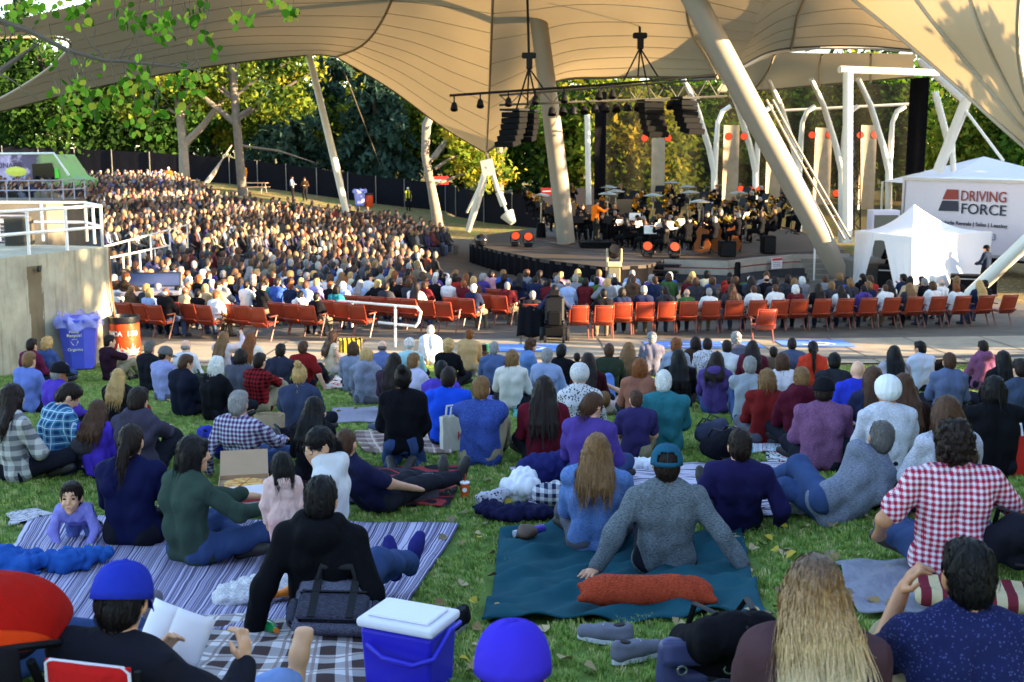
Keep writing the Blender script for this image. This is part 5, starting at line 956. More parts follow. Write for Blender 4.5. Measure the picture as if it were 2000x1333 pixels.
# ------------------------------------------------------------ glowing orange stage lamps
M_GLOW = plain('lamp_orange_glow', '#401004', .5, var=0, emit='#ff4a10', estr=.17)
def par(p, label, r_=.17, rx=-35, stand=True, rz=0.0):
    t = thing('stage_lamp', label, 'lamp', p, rz, 'glowing orange lamps'); Q = Matrix.Rotation(R(90 + rx), 3, 'X'); mb = MB(); mb.lathe([(.05, -.26), (r_ * .8, -.2), (r_, 0), (r_ * .9, .0)], (0, 0, .42), 14, Q); mb.build('housing', M_BLACK, t, True)
    mb = MB(); mb.lathe([(.001, .012), (r_ * .88, .006), (r_ * .88, .0)], (0, 0, .42), 16, Q); mb.build('lens', M_GLOW, t, True)
    if stand: mb = MB(); mb.bbox((0, .05, .08), (.36, .34, .16), .03); mb.tube([(-r_ - .03, .05, .1), (-r_ - .03, .05, .45)], .02, 6); mb.tube([(r_ + .03, .05, .1), (r_ + .03, .05, .45)], .02, 6); mb.build('base', M_BLACK, t)
for i, (px, py, Y, l) in enumerate(((1007,455,51,'orange lamp on the floor at the white anchor shoe'),(1032,456,50.5,'orange lamp on the stage corner left of the players'),(1265,486,45.3,'orange lamp at the stage front below the violas'),(1318,488,45,'bright orange lamp at the stage front left of the basses'))): par(Vector((at(px, py, Y).x, Y, SZ + .02)), l, .2, -28, True, R(-10 + 6 * i))
for i, (px, py, l) in enumerate(((1259,270,'small orange lamp left of the lone tan column'),(1305,270,'small orange lamp right of the lone tan column'),(1423,267,'orange lamp on the first tan curtain'),(1453,267,'orange lamp beside the first tan curtain'),(1586,264,'orange lamp left on the middle tan curtain'),(1620,264,'orange lamp right on the middle tan curtain'),(1680,264,'orange lamp left on the last tan curtain'),(1708,264,'orange lamp right on the last tan curtain'),(1447,370,'orange lamp among the brass players, leftmost'),(1466,372,'orange lamp among the brass players, middle'),(1484,371,'orange lamp among the brass players, rightmost'),(1633,378,'orange lamp low beside the big mast'))):
    p = at(px, py, 60.5); par(p - Vector((0, 0, .42)), l, .2, -10, False)
# ------------------------------------------------------------ trailer with lettering
A, B = Vector((16.5, 50, 0)), Vector((22.1, 38.4, 0)); z0, z1 = .82, at(1757, 347, 50).z
ang = math.atan2(B.y - A.y, B.x - A.x); Lt = (B - A).length; t = thing('box_trailer', 'white rental trailer with red and navy lettering behind the small tent', 'trailer', (A.x, A.y, 0), ang)
M_TW = plain('trailer_white', '#cfc8d4', .35, var=.04)
mb = MB(); mb.box((Lt / 2, 1.25, (z0 + z1) / 2), (Lt, 2.5, z1 - z0)); mb.build('trailer_box', M_TW, t)
for k in range(2):
    mb = MB(); mb.box((Lt / 2, -.02, z0 + .05 if k else z1 - .06), (Lt, .06, .12)); mb.build('side_rail', plain('rail_silver', '#a8a4aa', .3, metal=.4), t)
mb = MB(); mb.box((.04, -.03, (z0 + z1) / 2), (.12, .05, z1 - z0)); mb.build('corner_post', plain('rail_silver', '#a8a4aa', .3, metal=.4), t)
for xx in (1.8, 2.9, 10.2):
    for s in (0, 1): mb = MB(); mb.lathe([(.001, -.14), (.3, -.14), (.5, -.12), (.5, .12), (.001, .14)], (xx, .35 + s * 1.8, .5), 18, Matrix.Rotation(R(90), 3, 'X')); mb.build('wheel', plain('rubber', '#1c1c1e', .7), t)
mb = MB(); mb.box((Lt / 2, 1.25, z0 - .1), (Lt, .9, .2)); mb.build('chassis', M_BLACK, t)
def tx(px, py):   # a point of the photograph on the trailer's side
    d = ray(px, py); n = Vector((math.sin(ang), -math.cos(ang), 0)); c = (A.x * n.x + A.y * n.y) / (d[0] * n.x + d[1] * n.y); P = Vector((d[0] * c, d[1] * c, CAMZ + d[2] * c)); return (P - A).dot(Vector((math.cos(ang), math.sin(ang), 0))), P.z
MR, MN = plain('print_brick', '#8a2a22', .5, var=0), plain('print_navy', '#1a2038', .5, var=0)
def fit(body, pa, pb, mat, bold=.0):
    u0, w0 = tx(*pa); u1, w1 = tx(*pb); h = w1 - tx(pb[0], pa[1])[1]; h = abs(tx(pa[0], pb[1])[1] - w0); o = text(body, h / .70, mat, t, (u0, -.05, w0), (R(90), 0, 0), 'lettering', .004, 'LEFT', .004); wd = max(v.co.x for v in o.data.vertices); o.scale = ((u1 - u0) / wd, 1, 1); return o
fit('DRIVING', (1877, 392), (1968, 372), MR); fit('FORCE', (1877, 417), (1968, 397), MN); fit('Vehicle Rentals | Sales | Leasing', (1836, 437), (1970, 430), MN); fit('1-780-436-6353', (1850, 462), (1947, 450), plain('print_greyblue', '#7a7c94', .5, var=0)); fit('www.drivingforce.ca', (1835, 474), (1937, 467), plain('print_greyblue', '#7a7c94', .5, var=0))
for pts, m in (([(1842, 390), (1851, 370), (1873, 371), (1873, 390)], MR), ([(1834, 412), (1842, 392), (1873, 393), (1873, 413)], MN)):
    mb = MB(); q = [tx(*p) for p in pts]; mb.prism([(u, -.05, w) for u, w in q], (0, .006, 0)); mb.build('emblem_bar', m, t)
M_TENT, nt, b, o2 = _nodes('tent_white'); nt.nodes.remove(b); d = N(nt, 'BsdfDiffuse'); d.inputs[0].default_value = (.80, .79, .82, 1); tr = N(nt, 'BsdfTranslucent'); tr.inputs[0].default_value = (.8, .78, .76, 1); mx = N(nt, 'MixShader'); mx.inputs[0].default_value = .18; nt.links.new(d.outputs[0], mx.inputs[1]); nt.links.new(tr.outputs[0], mx.inputs[2]); nt.links.new(mx.outputs[0], o2.inputs[0])
# peaked roof beyond the trailer
o = at(1920, 350, 56); t = thing('peaked_tent', 'white pyramid tent roof showing above the trailer', 'tent', o); pk = at(1922, 306, 56) - o; w = 3.6; cs = [Vector((-w, -w, -.2)), Vector((w, -w, -.2)), Vector((w, w, -.2)), Vector((-w, w, -.2))]
mb = MB(); mb.add(cs + [pk], [(0, 1, 4), (1, 2, 4), (2, 3, 4), (3, 0, 4)]); mb.build('roof', M_TENT, t)
for c in cs: mb = MB(); mb.tube([c, c - Vector((0, 0, o.z - .3))], .06, 6); mb.build('leg', M_WHITE, t)
# pop-up tent
tc = [Vector((12.3, 42.3, 0)), Vector((13.35, 39.3, 0)), Vector((16.9, 41.6, 0)), Vector((15.7, 44.7, 0))]; ez = [at(1655, 450, 42.3).z, at(1778, 462, 39.3).z, at(1902, 446, 41.6).z, 2.2]; ez = [2.05] * 4
o = (tc[0] + tc[2]) / 2; o.z = gz(14, 42); t = thing('popup_tent', 'white pop-up tent with one closed side wall beside the stage', 'tent', o); pk = Vector((-.35, 0, 3.0)); E = [c - Vector((o.x, o.y, 0)) + Vector((0, 0, e)) for c, e in zip(tc, ez)]
for i in range(4):
    a, b = E[i], E[(i + 1) % 4]
    def roof(u, v, a=a, b=b): q = a.lerp(b, u).lerp(pk, v); q.z -= .42 * math.sin(v * math.pi) * (.35 + .65 * (1 - abs(2 * u - 1) ** 2) * 0 + .3 * abs(2 * u - 1)); return q
    mb = MB(); mb.sheet(roof, 10, 10); mb.build('roof_panel', M_TENT, t, True)
    mb = MB(); mb.sheet(lambda u, v, a=a, b=b: a.lerp(b, u) * 1.004 + Vector((0, 0, -.26 * v + .012 * math.sin(u * 30))), 24, 2); mb.build('valance', M_TENT, t, True)
    mb = MB(); mb.tube([a * .99, Vector((a.x * .99, a.y * .99, -.05))], .03, 6); mb.build('leg', M_WHITE, t)
a, b = E[1], E[2]; mb = MB(); nn = Vector((b.y - a.y, a.x - b.x, 0)).normalized()
mb.sheet(lambda u, v: a.lerp(b, u) * 1.01 + nn * (.10 * math.sin(u * 9 + v * 2) * v + .25 * v * v * math.sin(u * 3.1)) + Vector((0, 0, -(1.55 + .45 * (1 - u)) * v)), 30, 14); mb.build('side_wall', M_TENT, t, True)
for i, (k, w) in enumerate(((1, .5), (0, .4))):
    a, b = E[k], E[1 - k]; mb = MB(); mb.sheet(lambda u, v: a.lerp(b, u * w * (1 - .55 * v)) + Vector((0, -.06 * math.sin(u * 18), -2.0 * v)), 12, 8); mb.build('tied_curtain', M_TENT, t, True)
for k, (x, y, z, sx, sy, sz, l) in enumerate(((13.6, 41.4, .45, 1.3, .8, .9, 'black flight case with silver trim inside the white tent'), (14.6, 43.2, .8, 1.6, .7, 1.6, 'tall black equipment rack inside the white tent'), (18.6, 41.0, .4, 1.2, .8, .8, 'black flight case standing under the trailer end'), (15.6, 39.6, .35, 1.5, .6, .7, 'black road case on the ground right of the tent wall'))):
    q = thing('flight_case', l, 'case', (x, y, gz(x, y)), R(-20)); mb = MB(); mb.bbox((0, 0, z), (sx, sy, sz), .03); mb.build('shell', M_BLACKR, q); mb = MB(); mb.box((0, -sy / 2 - .01, z + sz * .32), (sx * .96, .02, .04)); mb.box((0, -sy / 2 - .01, z - sz * .4), (sx * .96, .02, .04)); mb.build('trim', plain('rail_silver', '#a8a4aa', .3, metal=.4), q)
for px, py, Y, w, h, l in ((1725, 435, 47, 1.1, 1.5, 'white equipment box standing behind the tent'), (1420, 480, 45.6, .6, .6, 'black monitor speaker on the stage edge near the basses'), (1500, 478, 47, .5, .7, 'black loudspeaker box on stage right of the basses'), (1412, 528, 44.2, 1.2, .8, 'black subwoofer on the ground at the stage edge')):
    z = at(px, py, Y).z - h / 2; q = thing('speaker_box', l, 'speaker' if 'white' not in l else 'box', (at(px, py, Y).x, Y, max(0.0, z if Y > 44.5 else 0.0) if 'white' not in l else 0.0)); hh = h if 'white' not in l else at(px, 410, Y).z
    if Y > 44.5 and 'white' not in l: q.location.z = SZ + .02
    mb = MB(); mb.bbox((0, 0, hh / 2), (w, .7, hh), .03); mb.build('cabinet', M_BLACKR if 'white' not in l else M_TW, q); mb = MB(); mb.box((0, -.36, hh / 2), (w * .85, .02, hh * .85)); mb.build('grille', M_BLACK if 'white' not in l else plain('panel_olive', '#6a6658', .6), q)
# moving-head lamp on a stand at the stage corner
t = thing('moving_head_lamp', 'moving-head lamp on a chrome pedestal at the near stage corner', 'lamp', (3.55, 40.9, 0)); mb = MB(); mb.bbox((0, 0, .45), (.42, .36, .9), .03); mb.build('pedestal', plain('pedestal_grey', '#8a836c', .35, metal=.5), t)
mb = MB(); mb.bbox((0, 0, 1.0), (.5, .42, .18), .03); mb.build('base', plain('head_tan', '#b0a484', .4), t)
for s in (-1, 1): mb = MB(); mb.bbox((s * .24, 0, 1.3), (.07, .2, .5), .02); mb.build('yoke_arm', plain('head_tan', '#b0a484', .4), t)
mb = MB(); mb.lathe([(.05, -.25), (.17, -.2), (.2, .1), (.18, .26), (.02, .24)], (0, 0, 1.42), 14, Matrix.Rotation(R(60), 3, 'X')); mb.build('head', M_BLACK, t, True)
mb = MB(); mb.lathe([(.02, -.3), (.25, -.2), (.3, 0), (.22, .2), (.02, .28)], (0, 0, 0), 14); t = tag(mb.build('globe_lamp', plain('globe_black', '#18181c', .15, var=0), None, True, (-1.3, 50.4, SZ + .3)), 'round black lamp on the left tip of the stage', 'lamp')
# patio heaters
def heater(px, py, Y, label, h=2.25, z=None):
    zt = at(px, py, Y).z; z0 = SZ if z is None else z; q = thing('patio_heater', label, 'heater', (at(px, py, Y).x, Y, z0), 0, 'mushroom heaters among the orchestra'); h = zt - z0; m = plain('heater_steel', '#a39a84', .25, metal=.7)
    mb = MB(); mb.lathe([(.22, 0), (.24, .04), (.2, .7), (.05, .72)], n=14); mb.build('base', M_BLACKR, q, True); mb = MB(); mb.tube([(0, 0, .7), (0, 0, h - .25)], .04, 8); mb.build('pole', m, q, True)
    mb = MB(); mb.lathe([(.09, h - .36), (.12, h - .3), (.12, h - .12), (.05, h - .08)], n=12); mb.build('burner', m, q, True); mb = MB(); mb.lathe([(.05, h + .05), (.2, h + .02), (.45, h - .06), (.46, h - .08), (.05, h - .03)], n=20); mb.build('reflector', m, q, True)
for i, (px, py, Y, l) in enumerate(((1057,380,56,'mushroom heater left of the violins beside the mast'),(1188,364,60,'highest mushroom heater right of the conductor'),(1203,372,58,'mushroom heater just right of the highest one'),(1187,377,55,'lower mushroom heater nearest the conductor'),(1276,380,54,'mushroom heater in front of the lone tan column'),(1312,355,62,'dark tall heater right of the lone tan column'),(1342,363,61,'pale mushroom heater behind the harp'),(1348,374,57,'mushroom heater behind the cellos'),(1367,392,50,'big mushroom heater above the basses'),(1443,375,58,'mushroom heater in front of the first tan curtain'))): heater(px, py, Y, l)
# ------------------------------------------------------------ red seats
M_SEAT, nt, b, o2 = _nodes('seat_plastic'); co = coords(nt); f = noise(nt, co, 5, 4, .6); nt.links.new(mixc(nt, f, lin('#7c2c17'), lin('#a24024')), b.inputs['Base Color']); b.inputs['Roughness'].default_value = .42; bump(nt, b, noise(nt, co, 90, 2), .1, .005)
M_SEATM = plain('seat_metal', '#7a4436', .45, var=.1)
def make_seat():
    t = thing('stadium_chair', '', 'seat'); Q = Matrix.Rotation(R(-12), 3, 'X')
    def back(u, v):
        x = (u - .5) * .45; rr = 1 - .10 * (max(0, .25 - v) / .25) ** 2; return Vector((x * rr, -.20 - .17 * v - .035 * (1 - (2 * u - 1) ** 2), .36 + .50 * v))
    mb = MB(); mb.sheet(back, 8, 8); bk = mb.build('seat_back', M_SEAT, t, True, solid=.02)
    mb = MB(); mb.tube([back(0, v / 6) + Vector((0, -.015, 0)) for v in range(7)], .018, 6); mb.tube([back(1, v / 6) + Vector((0, -.015, 0)) for v in range(7)], .018, 6); mb.tube([back(u / 8, 1) + Vector((0, -.01, 0)) for u in range(9)], .018, 6); mb.build('rim', M_SEAT, bk, True)
    mb = MB(); mb.sheet(lambda u, v: Vector(((u - .5) * .44 * (1 - .08 * (max(0, .3 - v) / .3) ** 2), -.235 - .15 * v - .045 * (1 - (2 * u - 1) ** 2), .40 + .1 * v)), 8, 3); mb.build('lumbar_shell', M_SEAT, bk, True, solid=.015)
    mb = MB(); mb.sheet(lambda u, v: Vector(((u - .5) * .44, -.18 + .42 * v, .42 + .02 * v - .02 * math.sin(u * 3.14))), 6, 5); mb.build('seat_pan', M_SEAT, t, True, solid=.025)
    for s in (-1, 1):
        mb = MB(); mb.bbox((s * .255, -.02, .62), (.05, .36, .03), .01); mb.build('armrest', M_SEATM, t)
        mb = MB(); mb.tube([(s * .25, .10, .62), (s * .25, .0, .36), (s * .25, -.16, .02)], [.02, .022, .02], 6); mb.tube([(s * .25, -.22, .40), (s * .25, -.02, .42)], .02, 6); mb.build('leg', M_SEATM, t)
    return t
seat0 = make_seat(); _first = [True]; SEATS = []
CS = Vector((6.5, 50, 0))
def face_yaw(x, y, cx=7.0, cy=51.0): return math.degrees(math.atan2(cx - x, cy - y))
def put_seat(x, y, yaw, label):
    o = seat0 if _first[0] else copy_tree(seat0); _first[0] = False; o.location = (x, y, gz(x, y) + .02); o.rotation_euler = (0, 0, -R(yaw)); tag(o, label, 'seat', 'red folding seats'); SEATS.append((x, y)); return o
ordn = ['first', 'second', 'third', 'fourth', 'fifth', 'sixth', 'seventh', 'eighth', 'ninth', 'tenth', 'eleventh', 'twelfth', 'thirteenth', 'fourteenth', 'fifteenth', 'sixteenth', 'seventeenth', 'eighteenth', 'nineteenth', 'twentieth', 'twenty-first', 'twenty-second', 'twenty-third', 'twenty-fourth', 'twenty-fifth', 'twenty-sixth', 'twenty-seventh', 'twenty-eighth']
groups = [([(262,662),(292,664),(323,668)], 'the barrel row'), ([(357,660),(386,664),(417,668)], 'the row of the man in white tee'), ([(462,664),(490,668),(520,673)], 'the row marked O'), ([(556,660),(585,664),(616,668)], 'the row marked N'), ([(655,655),(682,660),(712,666)], 'the row marked M'), ([(700,643),(726,645),(752,647),(784,650),(811,652),(845,656),(878,660)], 'the row behind white handrail'), ([(893,648),(922,652)], 'the short row right of the handrail'), ([(955,640),(985,645)], 'the short row left of the wheelchair'), ([(975,628),(1005,632)], 'the short row nearest the apron')]
LG = []
for g, nm_ in groups:
    for i, (px, py) in enumerate(reversed(g)):
        p = G(px, py - 6); put_seat(p.x, p.y, 24, f'red folding seat, {ordn[i]} from the aisle in {nm_}'); LG.append((p.x, p.y, px))
RB = [1128, 1176, 1212, 1254, 1296, 1338, 1381, 1425, 1470, 1512, 1549, 1594, 1638, 1682, 1727, 1771, 1816, 1862, 1907, 1952]
RSEAT = []
for i, px in enumerate(RB):
    py = 668 if i < 2 else 661 - (px - 1212) * 19 / 740; p = G(px, py - 5); put_seat(p.x, p.y, (-2 - (px - 1128) * .016), f'red folding seat, {ordn[i]} from the wheelchair in the long back row'); RSEAT.append((p.x, p.y))
p = G(1487, 672); put_seat(p.x, p.y, -6, 'single red folding seat standing in front of the long back row')
for px, py in ((800, 640),): pass
h0, h1 = G(660, 655), G(822, 690)
t = thing('handrail', 'white pipe handrail loop between the seats and the path', 'railing', G(775, 688)); o = t.location.copy(); zz = o.z; A_, B_ = at(662, 588, 30.3) - o, at(822, 601, 26.6) - o; C_, D_ = at(818, 638, 26.6) - o, at(740, 630, 28.5) - o
tubeobj('rail', [A_, B_ - Vector((.08, 0, 0)), B_ - Vector((0, 0, .1)), C_ + Vector((0, 0, .1)), C_ - Vector((.08, 0, 0)), D_], .032, plain('rail_white', '#ded9d2', .4), t, 8)
for px, y0, y1, Y in ((772, 597, 690, 27.2), (688, 590, 640, 29.5)): tubeobj('post', [at(px, y0, Y) - o, at(px, y1, Y) - o], .032, plain('rail_white', '#ded9d2', .4), t, 8)
for px0, py0, Y0, px1, py1, Y1, l in ((205, 482, 34, 365, 440, 42, 'white sloping handrail climbing through the far seats'), (205, 506, 34, 330, 480, 40, 'low white sloping rail below the climbing handrail')):
    a, b = at(px0, py0, Y0), at(px1, py1, Y1); t = thing('handrail', l, 'railing', a); tubeobj('rail', [Vector((0, 0, 0)), b - a], .03, plain('rail_white', '#ded9d2', .4), t, 6)
    for k in range(5): q = (b - a) * (k / 4); tubeobj('post', [q, q - Vector((0, 0, .8))], .025, plain('rail_white', '#ded9d2', .4), t, 6)
# ------------------------------------------------------------ seated audience
TOPS = [('white', '#d8d4d2'), ('black', '#17161a'), ('navy', '#1f2740'), ('grey', '#7a7a80'), ('charcoal', '#34343a'), ('maroon', '#5a1c22'), ('blue', '#33529c'), ('pale blue', '#93a6cc'), ('purple', '#4a3a78'), ('beige', '#b39b78'), ('red', '#9c2a24'), ('green', '#3f5a34'), ('pink', '#c78c94'), ('brown', '#5a4232'), ('orange', '#c45a20'), ('lilac', '#9a8cc0'), ('teal', '#2a7a80'), ('cream', '#cfc3a4')]
TW = [7, 17, 14, 8, 13, 6, 5, 4, 4, 5, 3, 3, 2, 6, 1.5, 3, 1, 3]
HAIRS = [('dark', 'dark'), ('brown', 'brown'), ('grey', 'grey'), ('white', 'white'), ('blond', 'blond'), ('black', 'black'), ('light', 'light brown'), ('auburn', 'auburn')]
HW = [7, 7, 5, 2.5, 3.5, 5, 4, 2]
VAR = []
for i, (hs, L, hy, pose) in enumerate((('short', 0, 0, {}), ('short', 0, 25, {}), ('bob', 0, -10, {}), ('long', .2, 10, {}), ('balding', 0, 5, {}), ('pony', .2, -20, {}), ('curly', 0, 12, {}), ('short', 0, -25, {'hr': (.05, .25, .95)}), ('bob', 0, 30, {'hl': (-.3, .1, .62)}), ('crop', 0, 0, {'lean': (2, -6, -12)}))):
    P = dict(POSES['chair'], head=(hy, 6, 0)); P.update(pose); f = figure(P, 'long' if i % 3 else 'short', 'long', hs, L, .026, 300 + i, 1.0 + .06 * (i % 3), strand=60, shoes=True, hood=(i == 5)); f['style'] = hs; VAR.append(f)
M_LEGS = [fabric(c) for c in ('#23283a', '#3a4258', '#1a1a1e', '#6a6050', '#4a5878')]; M_SHOE = plain('shoe_dark', '#2a2624', .6)
SKL = ['fair', 'light', 'fair', 'light', 'tan', 'asian', 'brown']
rc = random.Random(21); NPEOPLE = [0]
def seated(x, y, yaw, label, top=None, hair=None, var=None, skin=None, scale=None, z=None):
    tn, tc_ = top or rc.choices(TOPS, TW)[0]; hk_, hn = hair or rc.choices(HAIRS, HW)[0]; f = VAR[var if var is not None else rc.choices(range(10), (6, 4, 5, 4, 2, 2, 2, 4, 4, 3))[0]]
    st_ = {'short': 'short', 'bob': 'chin-length', 'long': 'long', 'balding': 'thinning', 'pony': 'tied', 'curly': 'curly', 'crop': 'cropped'}[f['style']]
    lab = label.format(top=tn, hair=f'{st_} {hn}')
    NPEOPLE[0] += 1
    return place_person(lab, (x, y, gz(x, y) - .02 if z is None else z), yaw, f, SK[skin or rc.choice(SKL)], fabric(tc_), rc.choice(M_LEGS), HC[hk_], scale=scale or rc.uniform(.94, 1.04), shoe=M_SHOE, group='audience in the seats')
D_ = {n: (n, c) for n, c in TOPS}; H_ = {k: (k, n) for k, n in HAIRS}
# back row, seat by seat as in the photograph
row = {1: ('black','black',0), 2: ('navy','dark',2), 3: ('navy','grey',0), 4: ('charcoal','dark',5), 5: ('green','grey',4), 6: ('white','grey',0), 7: ('charcoal','brown',3), 8: ('white','brown',9), 9: ('white','brown',9), 10: ('maroon','white',2), 11: ('black','dark',3), 12: ('white','dark',3), 13: ('purple','black',5), 14: ('white','brown',9), 15: ('charcoal','light',3), 16: ('white','brown',2), 17: ('white','auburn',2), 18: ('navy','blond',3)}
for i, (tn, hn, v) in row.items():
    x, y = RSEAT[i]; yw = -2 - (RB[i] - 1128) * .016; seated(x + .03, y + .06, yw, 'person, {top} top, {hair} hair, ' + ordn[i] + ' seat of the long back row', D_[tn], H_[hn], v)
ex = [(323,0,'black','white',4,'in the end seat behind the orange barrel'),(292,0,'pale blue','blond',2,'beside the orange barrel, one seat in'),(417,0,'white','auburn',9,'in an end seat with bent arm'),(386,0,'black','black',0,'next to the man in the white end seat'),(922,0,'navy','white',0,'in the end seat right of the handrail'),(985,0,'maroon','grey',9,'in the end seat left of the wheelchair'),(585,0,'white','black',5,'in the row marked N, middle seat'),(616,0,'black','black',0,'in the end seat marked N'),(655,0,'teal','black',2,'in the row marked M by the handrail'),(752,0,'charcoal','dark',0,'behind the white handrail, centre'),(811,0,'white','dark',3,'behind the right end of the white handrail')]
taken = []
for px, _, tn, hn, v, l in ex:
    x, y, _p = min(LG, key=lambda q: abs(q[2] - px)); seated(x + .05, y + .05, 24, '{top} top, {hair} hair, person ' + l, D_[tn], H_[hn], v); taken.append((x, y))
def ordw(i): return ordn[i] if i < len(ordn) else 'far ' + ordn[i - len(ordn)]
def HP(px, py, h=1.15): p = G(px, py, h); return (p.x, p.y)
LP = [HP(*q) for q in ((218,568),(222,520),(205,478),(198,404),(98,398),(96,372),(-30,374),(-30,346),(150,338),(335,338),(440,378),(640,402),(780,416),(928,462),(922,492),(830,503),(800,516),(850,526),(1010,531),(1010,548),(930,551),(870,553),(640,557),(480,560))]
RP = [HP(*q) for q in ((1012,531),(1300,534),(1880,542),(1935,550),(1935,552),(1100,550),(1020,549))]
cand = []
for k in range(46):
    R_ = 11.5 + k * .93; n = int(R_ * 4.9 / .56); off = rc.uniform(0, .5)
    for j in range(n):
        th = R(88) + (j + off) * .56 / R_; x = 6.5 + R_ * math.cos(th), 50 + R_ * math.sin(th); X, Y = x[0] + rc.gauss(0, .05), x[1] + rc.gauss(0, .06)
        sec = 'L' if in_poly(X, Y, LP) else ('R' if in_poly(X, Y, RP) else None)
        if sec is None or rc.random() > .95: continue
        if any((X - a) ** 2 + (Y - b) ** 2 < .36 for a, b in SEATS): continue
        cand.append((Y, X, k, sec, j))
cand.sort()
near = cand[:165]; far = cand[165:]
rows = {}
for Y, X, k, sec, j in near: rows.setdefault((sec, k), []).append((X, Y))
kL = sorted({k for s, k in rows if s == 'L'}, reverse=True); kR = sorted({k for s, k in rows if s == 'R'}, reverse=True)
for (sec, k), pts_ in rows.items():
    pts_.sort(); ri = (kL if sec == 'L' else kR).index(k)
    for i, (X, Y) in enumerate(reversed(pts_) if sec == 'L' else pts_):
        lab = ('person, {top} top, {hair} hair, ' + (f'{ordw(i)} from aisle, {ordw(ri)} row of left seats' if sec == 'L' else f'{ordw(i)} from wheelchair, {ordw(ri)} row beyond red seats'))
        seated(X, Y, face_yaw(X, Y) + rc.uniform(-8, 8), lab)
# beyond: the mass of the far audience, one object
def crowd_mass(pts, seed=5):
    g = np.random.RandomState(seed); rg = random.Random(seed); VV, FF, CC = [], [], []; n0 = 0
    def ring(z, rx, ry, y0, n=8): a = np.arange(n) / n * 2 * math.pi; return np.column_stack([rx * np.cos(a), y0 + ry * np.sin(a), np.full(n, z)])
    def loft(rings): 
        n = len(rings[0]); V = np.concatenate(rings); F = [(i * n + j, i * n + (j + 1) % n, i * n + n + (j + 1) % n, i * n + n + j) for i in range(len(rings) - 1) for j in range(n)]; return V, np.array(F)
    torso = loft([ring(.42, .19, .14, .02), ring(.62, .18, .12, -.02), ring(.86, .21, .13, -.06), ring(.98, .20, .10, -.06), ring(1.05, .09, .07, -.05), ring(1.10, .05, .05, -.03)]); legs = loft([ring(.50, .17, .10, .0), ring(.50, .19, .10, .40), ring(.42, .18, .10, .46), ring(.05, .16, .09, .44)])
    head = loft([ring(1.10, .045, .05, -.01), ring(1.15, .07, .085, .0), ring(1.21, .078, .098, -.005), ring(1.28, .07, .085, -.01), ring(1.33, .025, .03, -.015)]); hair = loft([ring(1.13, .068, .07, -.04), ring(1.20, .088, .092, -.03), ring(1.28, .085, .096, -.022), ring(1.335, .055, .06, -.02), ring(1.355, .01, .01, -.02)])
    arm = [loft([ring(1.0, .055, .055, -.05) + [s * .2, 0, 0], ring(.72, .055, .06, .02) + [s * .25, 0, 0], ring(.60, .05, .06, .22) + [s * .14, 0, 0]]) for s in (-1, 1)]
    for X, Y, yaw in pts:
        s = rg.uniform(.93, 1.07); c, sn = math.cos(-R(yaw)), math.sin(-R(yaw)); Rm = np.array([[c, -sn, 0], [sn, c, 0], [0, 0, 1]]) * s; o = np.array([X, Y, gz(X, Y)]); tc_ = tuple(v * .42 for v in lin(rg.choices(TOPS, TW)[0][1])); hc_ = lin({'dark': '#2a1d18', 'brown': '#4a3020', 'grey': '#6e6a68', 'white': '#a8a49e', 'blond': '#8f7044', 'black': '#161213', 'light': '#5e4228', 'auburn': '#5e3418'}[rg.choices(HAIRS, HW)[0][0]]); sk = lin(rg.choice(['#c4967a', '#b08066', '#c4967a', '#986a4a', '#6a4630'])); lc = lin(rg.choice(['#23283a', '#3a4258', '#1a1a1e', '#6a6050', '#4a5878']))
        lean = rg.uniform(-.06, .06); hy = rg.uniform(-.4, .4); ch, sh_ = math.cos(hy), math.sin(hy); Rh = np.array([[ch, -sh_, 0], [sh_, ch, 0], [0, 0, 1]])
        for nm2, (V, F), col in (('t', torso, tc_), ('l', legs, lc), ('h', head, sk), ('r', hair, hc_), ('a', arm[0], tc_), ('a', arm[1], tc_)):
            v = V.copy(); 
            if nm2 in 'hr': v = v @ Rh.T
            v[:, 0] += lean * np.maximum(v[:, 2] - .5, 0); v = v @ Rm.T + o; VV.append(v); FF.append(F + n0); CC.append(np.tile((*col, 1), (len(v), 1))); n0 += len(v)
    me = mesh_from(np.concatenate(VV), np.concatenate(FF), 'crowd'); a = me.color_attributes.new('tone', 'FLOAT_COLOR', 'POINT'); a.data.foreach_set('color', np.concatenate(CC).astype(np.float32).ravel())
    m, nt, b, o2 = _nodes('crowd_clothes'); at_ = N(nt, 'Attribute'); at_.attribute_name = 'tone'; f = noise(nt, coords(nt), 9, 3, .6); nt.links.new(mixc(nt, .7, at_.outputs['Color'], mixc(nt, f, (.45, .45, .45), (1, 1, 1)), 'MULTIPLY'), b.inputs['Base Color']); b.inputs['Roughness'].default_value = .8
    tag(obj('crowd', me, m), 'dense far audience filling the bowl of seats', 'crowd', kind='stuff')
crowd_mass([(X, Y, face_yaw(X, Y) + rc.uniform(-12, 12)) for Y, X, k, s, j in far])
print('CROWD', len(near), len(far))
